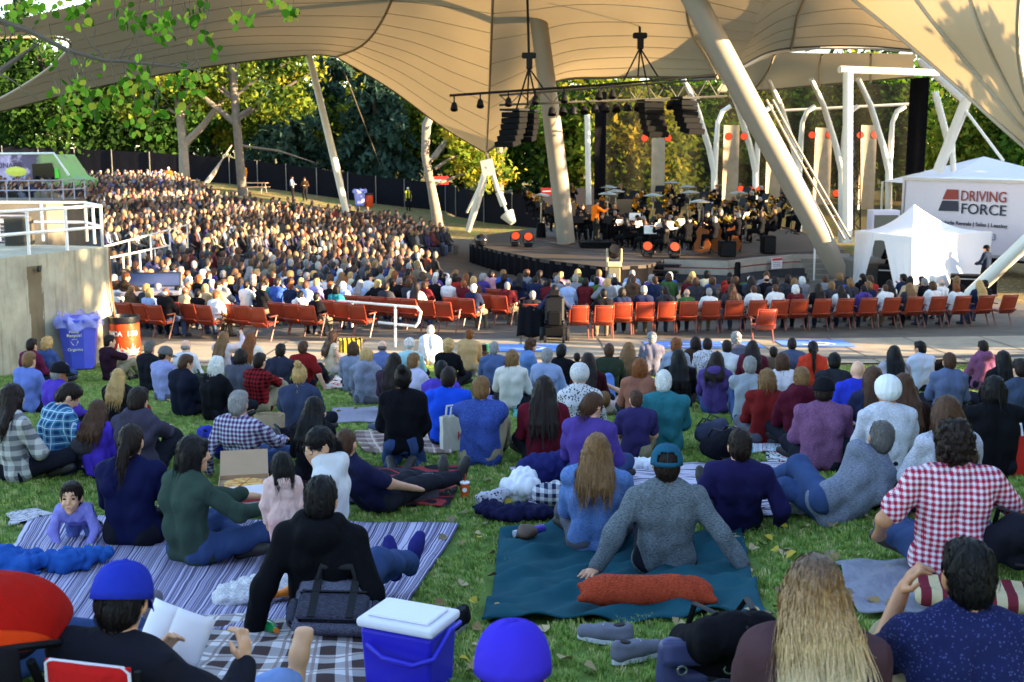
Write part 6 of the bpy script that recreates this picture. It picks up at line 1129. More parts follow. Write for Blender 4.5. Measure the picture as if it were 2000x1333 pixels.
# ------------------------------------------------------------ people standing beyond the seats
FST = [figure(dict(POSES['stand'], head=(h, 8, 0), **({'hl': (-.10, .26, 1.12), 'hr': (.10, .28, 1.12)} if i else {})), 'long', 'long', hs, .2, .035, 400 + i, strand=30) for i, (h, hs) in enumerate(((0, 'short'), (20, 'short'), (-20, 'bob')))]
M_VEST = fabric('#c9c22a', 'stripe', '#22262c', sc=.22)
for px, py, yw, v, tp, hc_, l in ((797,413,150,0,M_VEST,'white','guard in a yellow safety vest standing on the leaf-covered slope'),(641,372,170,0,fabric('#c4501c'),'dark','person in orange top standing beside the picnic table by the white pole'),(571,392,100,1,fabric('#9aa0b0'),'dark','person in pale grey shirt standing left of the brown-coated one'),(596,394,180,2,fabric('#3a2a20'),'brown','person in brown coat standing by the far picnic table'),(331,378,160,0,fabric('#b8541c'),'white','person in orange vest standing beside the first picnic table'),(622,365,170,1,fabric('#5a6a9a'),'grey','person in blue shirt at the picnic table by the white pole'),(478,366,200,0,fabric('#c87820'),'dark','person in orange top behind the tall birch trunk'),(125,352,190,1,fabric('#c8c8cc'),'dark','person in white shirt standing at the food truck cab')):
    p = G(px, py); place_person(l, p, yw, FST[v], SK['light'], tp, M_LEGS[2], HC[hc_], shoe=M_SHOE, group='people standing at the far side')
# sound man with his desk
p = G(248, 575, .0); p = Vector((at(247, 560, 31).x, 31, gz(-10, 31))); f = figure(dict(POSES['chair'], hz=.62, fl=(-.13, .5, .1), fr=(.13, .5, .1), hl=(-.12, .5, .82), hr=(.16, .5, .82), head=(0, 10, 0)), 'long', 'long', 'short', .2, .024, 420)
place_person('red-haired sound man in brown jacket working the mixing desk', p + Vector((0, 0, .12)), 75, f, SK['fair'], fabric('#3a2c20'), M_LEGS[2], HC['auburn'], shoe=M_SHOE)
q = Vector((at(292, 545, 31.2).x, 31.2, gz(-9.6, 31.2))); t = thing('mixing_desk', 'grey mixing desk with upright screen in front of the sound man', 'mixing desk', q, R(6))
for k in range(4): mb = MB(); mb.tube([((k % 2 - .5) * 1.4, (k // 2 - .5) * .6, 0), ((k % 2 - .5) * 1.4, (k // 2 - .5) * .6, .95)], .03, 6); mb.build('leg', M_BLACK, t)
mb = MB(); mb.bbox((0, 0, 1.0), (1.7, .8, .12), .03, Matrix.Rotation(R(6), 3, 'X')); mb.build('console', plain('desk_grey', '#8a8690', .4), t); mb = MB(); mb.bbox((0, .3, 1.26), (1.6, .08, .42), .03, Matrix.Rotation(R(-18), 3, 'X')); mb.build('meter_bridge', plain('desk_dark', '#2c2e38', .35), t); mb = MB(); mb.box((0, .255, 1.27), (1.45, .02, .32), Matrix.Rotation(R(-18), 3, 'X')); mb.build('screen', plain('screen_blue', '#3a4468', .2), t)
for k in range(10): mb = MB(); mb.bbox((-.7 + k * .155, -.12, 1.065), (.05, .1, .03), .008); mb.build('fader', plain('fader_white', '#c8c8d0', .4, var=0), t)
# power wheelchair and its companion
p = G(1083, 668); t = thing('power_wheelchair', 'black power wheelchair parked at the aisle end of the red seats', 'wheelchair', p, R(-3)); mb = MB(); mb.bbox((0, 0, .28), (.52, .7, .26), .05); mb.build('motor_base', M_BLACKR, t); mb = MB(); mb.bbox((0, -.2, .82), (.46, .12, .62), .05, Matrix.Rotation(R(-8), 3, 'X')); mb.build('backrest', M_BLACK, t); mb = MB(); mb.bbox((0, -.27, 1.22), (.26, .09, .16), .03); mb.build('headrest', M_BLACK, t); mb = MB(); mb.bbox((0, -.36, .62), (.34, .14, .36), .04); mb.build('rear_pack', M_BLACKR, t); mb = MB(); mb.bbox((0, .05, .5), (.5, .5, .12), .04); mb.build('seat', M_BLACK, t)
for s in (-1, 1):
    mb = MB(); mb.lathe([(.05, -.05), (.17, -.05), (.18, 0), (.17, .05), (.05, .05)], (s * .31, .05, .18), 18, Matrix.Rotation(R(90), 3, 'Y')); mb.build('wheel', plain('rubber', '#1c1c1e', .7), t); mb = MB(); mb.lathe([(.02, -.03), (.1, -.03), (.1, .03), (.02, .03)], (s * .22, -.36, .10), 12, Matrix.Rotation(R(90), 3, 'Y')); mb.build('caster', plain('rubber', '#1c1c1e', .7), t); mb = MB(); mb.bbox((s * .27, .05, .76), (.07, .36, .05), .015); mb.build('armrest', M_BLACKR, t)
f = figure(dict(POSES['chair'], hz=.62, hl=(-.26, .25, .85), hr=(.26, .25, .85), fl=(-.13, .5, .2), fr=(.13, .5, .2)), 'long', 'long', 'short', .2, .022, 431); place_person('black-haired person in navy top seated in the power wheelchair', p + Vector((0, .05, .0)), 2, f, SK['light'], fabric('#2a3048'), M_LEGS[0], HC['black'], shoe=M_SHOE)
p = G(1040, 660); seated(p.x, p.y, 5, 'person, {top} top, {hair} hair, beside the power wheelchair', ('striped charcoal', '#26262c'), H_['grey'], 0); q = put_seat(p.x, p.y, 5, 'red folding seat hidden under a draped black coat')
mb = MB(); mb.sheet(lambda u, v: Vector(((u - .5) * (.62 + .1 * v), -.36 - .10 * v - .05 * math.sin(u * 3.14) - .02 * math.sin(u * 17), .90 - .80 * v + .03 * math.sin(u * 9))), 14, 10); q = mb.build('draped_coat', fabric('#15151a'), None, True, p, solid=.02); tag(q, 'black coat draped over the seat back beside the wheelchair', 'coat'); q.rotation_euler = (0, 0, -R(5))
# ------------------------------------------------------------ orchestra
M_SUIT = fabric('#0f0f12'); M_WOOD = plain('varnished_wood', '#8a4a1c', .25, var=.25, scale=8); M_BRASS = plain('brass', '#b8862c', .2, metal=.9, var=.1); M_SHEET = plain('music_sheet', '#e8e4dc', .7, var=.03)
FM = [figure(dict(POSES['violin'], head=(-15, 12, -8)), 'long', 'long', 'short', .2, .032, 500, strand=30), figure(dict(POSES['violin'], head=(-12, 14, -8)), 'long', 'long', 'long', .18, .032, 501, strand=40), figure(dict(POSES['chair'], head=(0, 12, 0), hl=(-.1, .35, .8), hr=(.15, .3, .9)), 'long', 'long', 'short', .2, .032, 502, strand=30), figure(dict(POSES['chair'], head=(5, 10, 0), hl=(-.1, .4, .95), hr=(.1, .38, .9)), 'long', 'long', 'bob', .2, .032, 503, strand=40), figure(dict(POSES['stand'], hz=.93, hl=(-.25, .3, 1.45), hr=(.25, .35, .95), head=(-10, 10, 0)), 'long', 'long', 'short', .2, .032, 504, strand=30)]
deckpoly = poly; c0 = Vector((3.4, 51.0)); ro = random.Random(9); mus = []
for r_i, (rad, n) in enumerate(((2.3, 7), (3.7, 10), (5.1, 12), (6.5, 13), (7.9, 15), (9.2, 16), (10.5, 16), (11.8, 14))):
    for i in range(n):
        a = R(-78 + 176 * (i + .5) / n) + R(12); x, y = c0.x + rad * math.cos(a), c0.y + rad * math.sin(a)
        if in_poly(x, y, [(px_ + (6.5 - px_) * .05, py_ + (53 - py_) * .05) for px_, py_ in deckpoly]): mus.append((x, y, r_i, i))
for x, y, r_i, i in mus:
    kind = 0 if r_i < 2 else (ro.choice((0, 2, 3)) if r_i < 3 else ro.choice((2, 3))); v = {0: ro.choice((0, 1)), 2: 2, 3: 3}[kind]; z = SZ + .016 + max(0, r_i - 2) * .22; yw = math.degrees(math.atan2(c0.x - x, c0.y - y))
    hn = ro.choice(['dark', 'brown', 'grey', 'blond', 'black', 'light']); place_person(f'musician in black with {hn} hair, {ordn[i]} player of the {ordn[r_i]} arc around the conductor', (x, y, z), yw, FM[v], SK[ro.choice(SKL)], M_SUIT, M_SUIT, HC[hn], shoe=M_SHOE, group='orchestra players', name='musician', cat='musician', scale=1.02)
    rz = -R(yw); Q = Matrix.Rotation(rz, 3, 'Z')
    if kind == 0:
        o = thing('violin', f'violin of the {ordn[i]} player in the {ordn[r_i]} arc', 'violin', Vector((x, y, z)) + Q @ Vector((-.16, .26, 1.02)), rz, 'violins'); mb = MB(); P = [(-.1, 0), (-.075, .09), (-.09, .18), (0, .2), (.09, .18), (.075, .09), (.1, 0), (.09, -.12), (0, -.15), (-.09, -.12)]; mb.prism([(px_ * 1.0, py_, 0) for px_, py_ in P], (0, 0, .04)); mb.build('violin_body', M_WOOD, o); mb = MB(); mb.box((0, .33, .03), (.03, .28, .03)); mb.build('neck', M_BLACK, o)
    elif ro.random() < .6:
        o = thing('horn', f'brass horn of the {ordn[i]} player in the {ordn[r_i]} arc', 'horn', Vector((x, y, z)) + Q @ Vector((0, .42, .92)), rz, 'brass horns'); mb = MB(); mb.lathe([(.02, -.25), (.03, 0), (.06, .12), (.15, .24), (.14, .24), (.02, .1)], (0, 0, 0), 12, Matrix.Rotation(R(-70), 3, 'X')); mb.build('bell', M_BRASS, o, True); mb = MB(); mb.tube([(.13 * math.cos(a), -.12, .13 * math.sin(a)) for a in np.linspace(0, 6.28, 13)], .018, 6, False); mb.build('tubing', M_BRASS, o, True)
    if i % 2 == 0:
        o = thing('music_stand', f'black music stand before the {ordn[i]} player of the {ordn[r_i]} arc', 'music stand', Vector((x, y, z)) + Q @ Vector((.28, .78, 0)), rz, 'music stands'); mb = MB(); mb.tube([(0, 0, .05), (0, 0, .95)], .015, 6); mb.build('pole', M_BLACK, o)
        for k in range(3): mb = MB(); mb.tube([(0, 0, .2), (.25 * math.cos(2.1 * k), .25 * math.sin(2.1 * k), 0)], .012, 5); mb.build('leg', M_BLACK, o)
        mb = MB(); mb.box((0, 0, 1.05), (.5, .02, .34), Matrix.Rotation(R(25), 3, 'X')); d_ = mb.build('desk', M_BLACK, o); mb = MB(); mb.box((0, -.02, 1.06), (.44, .008, .30), Matrix.Rotation(R(25), 3, 'X')); mb.build('sheet', M_SHEET, d_)
f = figure(dict(POSES['conduct'], head=(10, 12, 0)), 'long', 'long', 'short', .2, .026, 510); x, y = at(1162, 470, 50.2).x, 50.2
place_person('conductor in bright orange shirt raising both hands on the podium', (x, y, SZ + .26), 62, f, SK['light'], fabric('#e8701a'), fabric('#2a2822'), HC['dark'], shoe=M_SHOE, name='conductor', scale=1.04)
mb = MB(); mb.bbox((x, y, SZ + .14), (1.3, 1.3, .25), .02); tag(mb.build('podium', M_BLACKR), 'black podium under the conductor', 'podium')
f = figure(dict(POSES['stand'], hl=(-.2, .2, 1.0), hr=(.25, .3, 1.1)), 'long', 'long', 'short', .2, .03, 511)
for i, (px, Y) in enumerate(((1372, 46.6), (1398, 47.6), (1432, 47.2))):
    x = at(px, 450, Y).x; o = thing('double_bass', f'brown double bass, {ordn[i]} from the left at the stage front', 'double bass', (x, Y, SZ + .05), R(-12), 'double basses'); mb = MB(); P = [(-.3, .1), (-.34, .35), (-.2, .6), (-.26, .85), (-.12, 1.08), (0, 1.12), (.12, 1.08), (.26, .85), (.2, .6), (.34, .35), (.3, .1), (0, 0)]
    mb.prism([(a, 0, b) for a, b in P], (0, .2, 0)); mb.build('bass_body', M_WOOD, o); mb = MB(); mb.tube([(0, -.02, 1.0), (0, .0, 1.85)], .03, 6); mb.build('neck', M_BLACK, o); place_person(f'bass player in black behind the {ordn[i]} double bass', (x + .25, Y + .35, SZ + .016), 190, f, SK['light'], M_SUIT, M_SUIT, HC[['dark', 'grey', 'brown'][i]], shoe=M_SHOE, group='orchestra players', name='musician', cat='musician')
for i, (px, py, Y) in enumerate(((1315, 442, 47.2), (1388, 437, 47.0), (1270, 450, 47.6), (1240, 425, 52))):
    p = at(px, py, Y); o = thing('music_stand', ['music stand with bright white sheets in front of the basses, left one', 'music stand with bright white sheets in front of the basses, right one', 'music stand with a tilted white sheet behind the front lamp', 'music stand with a small white sheet near the conductor'][i], 'music stand', (p.x, Y, SZ + .016), R(8 - 5 * i)); h = p.z - SZ; mb = MB(); mb.tube([(0, 0, 0), (0, 0, h)], .018, 6); mb.tube([(-.25, 0, 0), (0, 0, .2), (.25, 0, 0)], .014, 5); mb.build('pole', M_BLACK, o); mb = MB(); mb.box((0, 0, h), (.56, .02, .4), Matrix.Rotation(R(-22), 3, 'X')); d_ = mb.build('desk', M_BLACK, o); mb = MB(); mb.box((0, -.02, h + .01), (.5, .008, .36), Matrix.Rotation(R(-22), 3, 'X')); mb.build('sheet', M_SHEET, d_)
t = thing('timpani', 'copper kettledrum between the heaters behind the violins', 'drum', (at(1245, 395, 57).x, 57, SZ)); mb = MB(); mb.lathe([(.1, .4), (.35, .55), (.45, .9), (.46, 1.0), (.44, 1.02)], n=18); mb.build('kettle', M_BRASS, t, True); mb = MB(); mb.lathe([(.01, 1.02), (.44, 1.03), (.44, 1.0)], n=18); mb.build('drumhead', M_SHEET, t, True)
for px, Y, l in ((1105, 55, 'pale wooden acoustic panel beside the leaning mast'), (1218, 59, 'beige drum case behind the percussion')): p = at(px, 400, Y); mb = MB(); mb.bbox((p.x, Y, SZ + .9), (.9, .12, 1.6), .02); tag(mb.build('acoustic_panel', plain('panel_brown', '#6f5a42', .7)), l, 'panel')
f = figure(dict(POSES['stand'], hl=(-.12, .3, 1.05), hr=(.12, .3, 1.1)), 'long', 'long', 'short', .2, .03, 520); 
for px, Y, yw, tp, l in ((1925, 40, -40, '#1a2438', 'technician in dark cap and navy jacket standing right of the tent'), (1738, 42.0, 200, '#101014', 'technician in black standing inside the white tent')): place_person(l, (at(px, 540, Y).x, Y, gz(14, Y)), yw, f, SK['light'], fabric(tp), M_LEGS[2], HC['dark'], shoe=M_SHOE, cap='none' if px > 1900 else None, cap_mat=fabric('#101014'))
# ------------------------------------------------------------ people on the lawn
F_ = fabric
DEN = F_('#4a5f94'); DARK = F_('#1c1d26'); JEAN = F_('#34466e'); KHAKI = F_('#8d8168'); GREYP = F_('#54545e')
_seed = [700]
def lawn(hx, hy, pose, yaw, skin, sleeve, top, legs, hs, hc, label, sc=1.0, **kw):
    """a sitter whose head top lies on this line of sight and who rests on the grass"""
    _seed[0] += 1; Y0 = G(hx, hy, .8).y; s = FPX / Y0; vox = max(.0085, min(.02, 3.6 / s)); P = dict(POSES[pose] if isinstance(pose, str) else pose)
    for k in ('head', 'hl', 'hr', 'fl', 'fr', 'kl', 'kr', 'el', 'er', 'lean', 'roll', 'twist', 'hz', 'tl', 'tr', 'kh', 'eh'):
        if k in kw: P[k] = kw.pop(k)
    P['w'] = kw.get('w', 1.0); cap = kw.pop('cap', None); cm = kw.pop('cap_mat', None); face = kw.pop('face', False); gl = kw.pop('glasses', False); shoe = kw.pop('shoe', M_SHOE); grow = kw.pop('grow', 1.0); hmat = kw.pop('hmat', None); dz = kw.pop('dz', 0.0); name = kw.pop('name', 'person')
    nst = int(min(900, max(160, s * 1.5))) if s < 400 or hs in ('short', 'crop') else 2600; f = figure(P, sleeve, kw.pop('leglen', 'long'), hs, kw.pop('L', .28), vox, _seed[0], strand=nst, shoes=shoe is not None, face=face, **kw)
    hcn = f['J']['hc']; ht = (hcn[2] + (.125 if hs not in (None, 'bald', 'balding') else .115) * f['J']['hk'] + (.015 if cap else 0)) * sc; p = G(hx, hy, ht + dz); a = -R(yaw); off = Vector((hcn[0] * math.cos(a) - hcn[1] * math.sin(a), hcn[0] * math.sin(a) + hcn[1] * math.cos(a), 0)) * sc
    q = p - off; q.z = gz(q.x, q.y) + dz
    o = place_person(label, q, yaw, f, SK[skin], top, legs, hmat or (HC[hc] if hc else None), cap=cap, cap_mat=cm, scale=sc, shoe=shoe, face=face, glasses=gl, grow=grow, name=name, group='people sitting on the lawn'); o['_'] = 0; del o['_']
    return o, f
# --- far edge of the lawn, from the wall to the right
lawn(62,662,'cross',25,'fair','long',F_('#5a1c38'),DARK,'short','dark','person in burgundy jacket sitting by the wall at the far left')
lawn(92,660,'cross',15,'fair','long',F_('#3a4a78'),JEAN,'curly','blond','curly blonde in denim jacket sitting under the blue bin')
lawn(57,688,'cross',20,'fair','long',F_('#6272b4'),DARK,'short','light','sandy-haired person in periwinkle fleece at the far left')
lawn(117,706,'cross',35,'tan','long',F_('#4a34a0'),DARK,'short','grey','man in black cap with white peak and purple sweater',cap='brim',cap_mat=F_('#1a1a1e'),head=(30,10,0))
lawn(214,655,'oneknee',38,'fair','short',F_('#2c1824'),KHAKI,'short','dark','dark-haired man in maroon tee in front of the orange barrel',head=(20,5,0))
lawn(292,667,'cross',20,'light','long',F_('#1a1a20'),DARK,'short','salt','person in black sweater between maroon tee and flat cap')
lawn(323,676,'cross',30,'light','long',F_('#8e93c8','heather','#a4a8d8'),GREYP,'short','dark','bearded man in grey flat cap and lavender shirt',cap='brim',cap_mat=F_('#5a5658','heather','#7a7676'),head=(25,14,0),grow=1.02)
lawn(363,665,'cross',20,'fair','long',F_('#ccc8cc'),KHAKI,'balding','grey','balding man in white shirt behind the navy jacket')
lawn(363,693,'cross',28,'fair','long',F_('#171a28'),DARK,'short','brown','brown-haired person in navy jacket with grey scarf',head=(20,20,0))
lawn(423,697,'cross',30,'fair','long',F_('#141418'),DARK,'bobwavy','white','white-haired person in black coat')
lawn(470,682,'cross',10,'fair','short',F_('#4c4c58'),JEAN,'bob','dark','dark-bobbed woman in slate tee beside the red flannel')
lawn(437,648,'knees',20,'fair','long',F_('#cdb8b8'),JEAN,'long','light','long-haired woman in pale pink top holding up a phone',hr=(.2,.35,.75))
lawn(490,650,'cross',15,'fair','long',F_('#d4ccc4'),DARK,'long','auburn','long auburn-haired woman in white top near the aisle')
lawn(507,690,'knees',25,'fair','long',F_('#8a1c22','check','#141014',sc=1.6),KHAKI,'short','dark','dark-haired person in red and black checked flannel')
lawn(592,666,'backr',12,'fair','short',F_('#7a1c1c'),DARK,'short','brown','man in dark red tee leaning back on his hand')
lawn(652,646,'side' if False else 'cross',60,'fair','none',F_('#c9b49a'),F_('#a89c98'),'long','brown','woman with long brown hair and beige top sitting sideways',L=.22)
lawn(747,666,'cross',10,'fair','long',F_('#5b6aa0','heather','#7a88bc'),KHAKI,'balding','salt','man with thinning hair in blue heather sweater')
lawn(800,662,'cross',0,'fair','long',F_('#9cc4c8'),DARK,'hat',None,'person in white patterned headscarf and pale teal top',hmat=F_('#d8d4cc','print','#a06a5a'))
lawn(841,635,'cross',8,'fair','long',F_('#d4d4dc'),KHAKI,'balding','white','white-haired man in white shirt near the handrail')
lawn(876,664,'cross',12,'fair','long',F_('#121216'),DARK,'curly','blond','curly blonde in black sweater near the path')
lawn(917,643,'kneel',5,'fair','long',F_('#b89468'),F_('#9c8a70'),'short','auburn','person in tan sweater and khaki trousers at the lawn edge',sc=.95)
lawn(808,690,'cross',25,'fair','short',F_('#b4b0cc'),KHAKI,'short','light','man in pale lavender shirt behind the black bun')
lawn(1037,660,'cross',70,'fair','long',F_('#5f7cb0'),DARK,'bobwavy','brown','woman in denim jacket and sunglasses looking right',head=(20,4,0))
lawn(1069,681,'cross',15,'fair','long',F_('#8a97b8'),DARK,'short','grey','grey-haired person in pale blue shirt')
lawn(1097,673,'cross',20,'fair','short',F_('#121217'),DARK,'short','black','black-haired person in black tee behind the pale blue shirt')
lawn(1127,690,'cross',0,'fair','long',F_('#2a1c1c'),DARK,'short','dark','small dark-haired child behind the knit beanie',sc=.7)
lawn(1149,690,'cross',10,'fair','long',F_('#38141c'),DARK,'long','dark','long dark-haired woman in maroon beside the raised knees')
lawn(1228,669,'cross',12,'fair','long',F_('#15151a'),DARK,'wavy','light','woman with wavy fair hair in black jacket')
lawn(1273,648,'cross',0,'fair','long',F_('#5a5a68','heather','#74748a'),DARK,'short','grey','person in grey cap and slate jacket at the lawn edge',cap='open',cap_mat=F_('#7a7a80'))
lawn(1321,663,'cross',5,'fair','long',F_('#8a92a8'),DARK,'curly','auburn','golden auburn curly-haired person in grey')
lawn(1326,683,'cross',5,'fair','long',F_('#131318'),DARK,'long','black','long black-haired woman in black')
lawn(1359,658,'cross',0,'fair','long',F_('#3a2a22'),DARK,'bob','dark','dark-haired person in brown coat behind the print shirt')
lawn(1382,661,'cross',10,'tan','short',F_('#d0ccd4','print','#2a2a38'),DARK,'short','dark','dark-haired man in white printed shirt')
lawn(1400,688,'cross',20,'fair','long',F_('#4a3a74'),JEAN,'long','dark','dark-haired person in purple hoodie',hood=True,L=.1)
lawn(1438,650,'cross',5,'fair','long',F_('#4a4c60','zstripe','#6a6c80',sc=1.4),DARK,'curly','grey','grey curly-haired person in striped slate sweater')
lawn(1470,666,'cross',5,'fair','long',F_('#5a2030'),DARK,'wavy','dark','curly dark-haired woman in burgundy top',L=.16)
lawn(1511,678,'cross',0,'light','long',F_('#5a4a3c'),DARK,'short','dark','small dark-haired person in brown next to the white blouse',sc=.85)
lawn(1528,690,'cross',5,'fair','short',F_('#d2c8d0'),DARK,'bob','brown','brown-bobbed woman in white blouse')
lawn(1547,660,'cross',0,'brown','long',F_('#46506c'),DARK,'crop','dark','man with cropped hair in slate denim jacket',w=1.1)
lawn(1588,667,'cross',5,'fair','long',F_('#c03a26'),DARK,'pony','black','black ponytailed woman in bright red top',L=.3)
lawn(1676,706,'cross',0,'fair','short',F_('#2c38b4'),DARK,'bald',None,'bald man in royal blue tee',w=1.08)
lawn(1706,717,'cross',0,'fair','short',F_('#262a44'),DARK,'long','brown','woman with long brown hair in navy tee',L=.16)
lawn(1747,676,'cross',5,'fair','long',F_('#9a929e'),DARK,'long','black','woman with long dark hair and grey lace top near the path')
lawn(1797,667,'cross',-10,'light','long',F_('#b8bcd0'),DARK,'short','black','man in pale shirt sitting on a low black chair',head=(-30,10,0))
lawn(1765,731,'cross',5,'tan','long',F_('#2a1818'),DARK,'wavy','brown','woman with long curly brown hair behind the turban',L=.3)
lawn(1920,666,'cross',-10,'light','long',F_('#7a4a68'),DARK,'short','dark','short-haired person in mauve hoodie at the right',hood=True)
lawn(1960,686,'cross',-5,'fair','long',F_('#17171c'),DARK,'long','black','long black-haired woman near the right edge')
lawn(1993,702,'cross',-10,'fair','long',F_('#3c465c'),DARK,'short','dark','person in denim jacket cut by the right edge')
for i, (hx, hy, tc, hs, hc_, l) in enumerate(((548,672,'#2a2c3c','short','dark','man in navy top between auburn hair and red tee'),(690,668,'#7a7f94','bob','brown','brown-bobbed woman in grey behind the hoodie'),(770,690,'#3a2a3a','long','dark','dark-haired woman in plum near the thin-haired man'),(965,668,'#4a5a80','short','grey','grey-haired man in slate blue at the lawn edge'),(1000,684,'#c8c0b8','bob','light','fair-haired woman in cream beside the denim jacket'),(1190,672,'#2c3428','short','brown','brown-haired man in dark olive by the path'),(1250,700,'#8a5a4a','bob','auburn','auburn-haired woman in rust beside the grey cap'),(1420,665,'#d0ccd0','short','dark','dark-haired man in white by the striped sweater'),(1630,690,'#2a2a30','short','black','black-haired man in charcoal left of the bald man'),(1855,690,'#5a6484','short','brown','brown-haired man in blue grey right of the low chair'))): lawn(hx, hy, 'cross', 8, 'fair', 'long', F_(tc), DARK, hs, hc_, l)
# --- second band
lawn(133,751,'cross',40,'fair','short',F_('#4a88a8','plaid','#24406c','#c8d8e4',sc=.9),JEAN,'short','dark','man in teal plaid shirt looking down',head=(25,42,0),lean=(12,-6,-26),collar=True)
lawn(191,783,'cross',15,'fair','long',F_('#4a34b4'),DARK,'wavy','brown','girl with wavy brown hair in violet hoodie',L=.14,sc=.82)
lawn(231,721,'cross',5,'fair','long',F_('#1c1a20'),F_('#8a1c1c'),'long','blond','girl with long blonde hair beside the maroon tee',sc=.85,L=.2)
lawn(270,758,'knees',15,'fair','long',F_('#3c3848'),DARK,'short','dark','dark-haired person in charcoal hoodie',hood=True,w=1.05)
lawn(24,752,'cross',30,'fair','long',F_('#6a6a70','check','#c8c4c0',sc=1.0),DARK,'long','dark','dark-haired woman in grey flannel at the left edge',L=.12)
lawn(466,761,'elbows',15,'light','long',F_('#3a3f74','plaid','#c8c8d4','#7a2a3a',sc=1.6),JEAN,'short','grey','grey-haired man in navy gingham shirt leaning by the paper bag',lean=(30,22,8),collar=True,hl=(-.35,-.1,.05),hr=(.2,.3,.3))
lawn(585,713,'cross',5,'fair','short',F_('#343a52'),DARK,'bun','blond','blonde woman with top bun in slate tee',bunz=.13)
lawn(613,776,'cross',10,'fair','long',F_('#15151c'),DARK,'long','black','girl with long black hair beside the top bun',L=.22,sc=.9)
lawn(715,681,'cross',3,'fair','long',F_('#70748c','heather','#9a9eb4'),GREYP,'bobwavy','blond','blonde-bobbed woman in grey heather hoodie',hood=True)
lawn(787,716,'kneel',3,'tan','long',F_('#111116'),JEAN,'bun','black','black-bunned woman in black sweater kneeling in striped socks',bunz=.10)
lawn(862,706,'cross',3,'light','short',F_('#4a3aa0'),DARK,'short','black','dark-haired person hidden behind the bright blue tee')
lawn(876,718,'cross',5,'light','short',F_('#1c48c4'),DARK,'short','dark','man in bright blue tee',w=1.08)
lawn(940,736,'knees',8,'fair','short',F_('#2a3f8c','heather','#4a60ac'),KHAKI,'short','light','man in denim blue shirt with arms around his knees',w=1.12)
lawn(1063,736,'cross',3,'fair','long',F_('#5a1624'),DARK,'long','dark','woman with very long dark hair in maroon sweater',L=.27,w=1.0)
lawn(1132,713,'cross',0,'fair','long',F_('#d0ccd0','print','#1c1c28'),DARK,'hat',None,'person in white knit beanie and spotted jacket',hmat=F_('#d0cccc','print','#8a8488',sc=3),hk=1.08)
lawn(1158,768,'cross',15,'fair','long',F_('#4c3a84'),JEAN,'bun','brown','woman with brown updo in purple sweater',head=(35,25,0),bunz=-.02)
lawn(1243,762,'cross',0,'fair','short',F_('#332c58'),KHAKI,'crop','brown','boy with cropped hair in dark purple tee',sc=.8)
lawn(1296,723,'backl',5,'fair','elbow',F_('#2c6a74'),GREYP,'short','white','white-haired man in teal shirt leaning on his arm',w=1.16,hl=(-.34,-.16,.035),collar=True)
lawn(1465,697,'knees',5,'fair','short',F_('#8e939c'),JEAN,'short','grey','grey-haired man in pale grey shirt',w=1.08,collar=True)
lawn(1499,722,'cross',5,'fair','long',F_('#6a1c1c'),GREYP,'bobwavy','light','fair-haired woman in dark red jacket beside the grey shirt',sc=.95)
lawn(1566,718,'cross',3,'fair','long',F_('#4a1424'),DARK,'short','light','person in maroon hoodie with the hood piled at neck',hood=True,w=1.05)
lawn(1610,735,'cross',5,'tan','long',F_('#74486c','heather','#8a6084'),DARK,'short','dark','man in black cap and mauve sweater',cap='brim',cap_mat=F_('#15151a'),w=1.12,head=(12,8,0))
lawn(1735,738,'cross',3,'tan','long',F_('#c4c4d4','heather','#dcdce8'),DARK,'hat',None,'person in white turban and pale sweater',hmat=F_('#d8d8d8'),hk=1.12,w=1.06)
lawn(1850,776,'cross',-5,'fair','long',F_('#b0b0c4','heather','#c8c8d8'),DARK,'wavy','brown','woman with brown-to-blonde hair and pale grey sweater',L=.2)
lawn(1942,736,'cross',0,'fair','long',F_('#121216'),DARK,'bob','black','black-bobbed woman in black top behind the red bag',w=1.12)
# --- near band
lawn(1722,812,'proner',5,'tan','short',F_('#72788c','heather','#8c92a6'),JEAN,'short','salt','grey-haired man in grey tee reclining on his elbow',w=1.05,head=(-5,6,10))
lawn(1446,833,'elbows',3,'light','long',F_('#221e48'),DARK,'short','dark','dark-haired man in indigo sweater resting on his elbows',lean=(36,30,14),w=1.1,hl=(-.34,-.02,.05),hr=(.34,-.02,.05))
blond_hair = hair_mat('#6a4a2a')
lawn(1166,848,'cross',8,'fair','long',F_('#5878b4','heather','#6c8cc8'),GREYP,'long','light','woman with long fair hair in faded denim shirt on the teal blanket',L=.12,w=1.06)
lawn(1303,863,'back',5,'light','long',F_('#4c545c','heather','#7c848c'),DARK,'short','dark','man in teal cap and grey heather top leaning back on both hands',w=1.08,cap='open',cap_mat=F_('#1f5068'),grow=1.04,hl=(-.46,-.16,.035),hr=(.50,-.16,.085),fine={'l':((-.5,-1,-.05),(0,0,-1),'flat'),'r':((.6,-1,-.05),(0,0,-1),'flat')})
lawn(255,831,'cross',5,'asian','long',F_('#15183c'),DARK,'pony','dark','woman with dark ponytail in navy sweater on the striped mat',L=.12,w=1.05)
lawn(376,853,'cross',40,'asian','long',F_('#34443c'),JEAN,'bob','black','woman with black bob and green jacket holding a pizza box',w=1.0,head=(20,6,0),hl=(-.05,.46,.36),hr=(.25,.42,.34))
lawn(622,834,'cross',-92,'asian','long',F_('#cfcccc'),DARK,'pony','black','woman in round glasses and white hooded jacket looking left',hood=True,face=True,glasses=True,head=(-40,14,0),L=.12,sc=1.05,hl=(-.1,.3,.3))
lawn(676,833,dict(POSES['elbows']),40,'light','short',F_('#1f1f3c'),F_('#26262e'),'crop','brown','man in navy tee lying beside the patterned blanket',hl=(-.3,.25,.05),hr=(.25,.5,.05),fl=(-.05,.9,.1),fr=(.15,.88,.14),lean=(52,46,24),head=(-20,0,0))
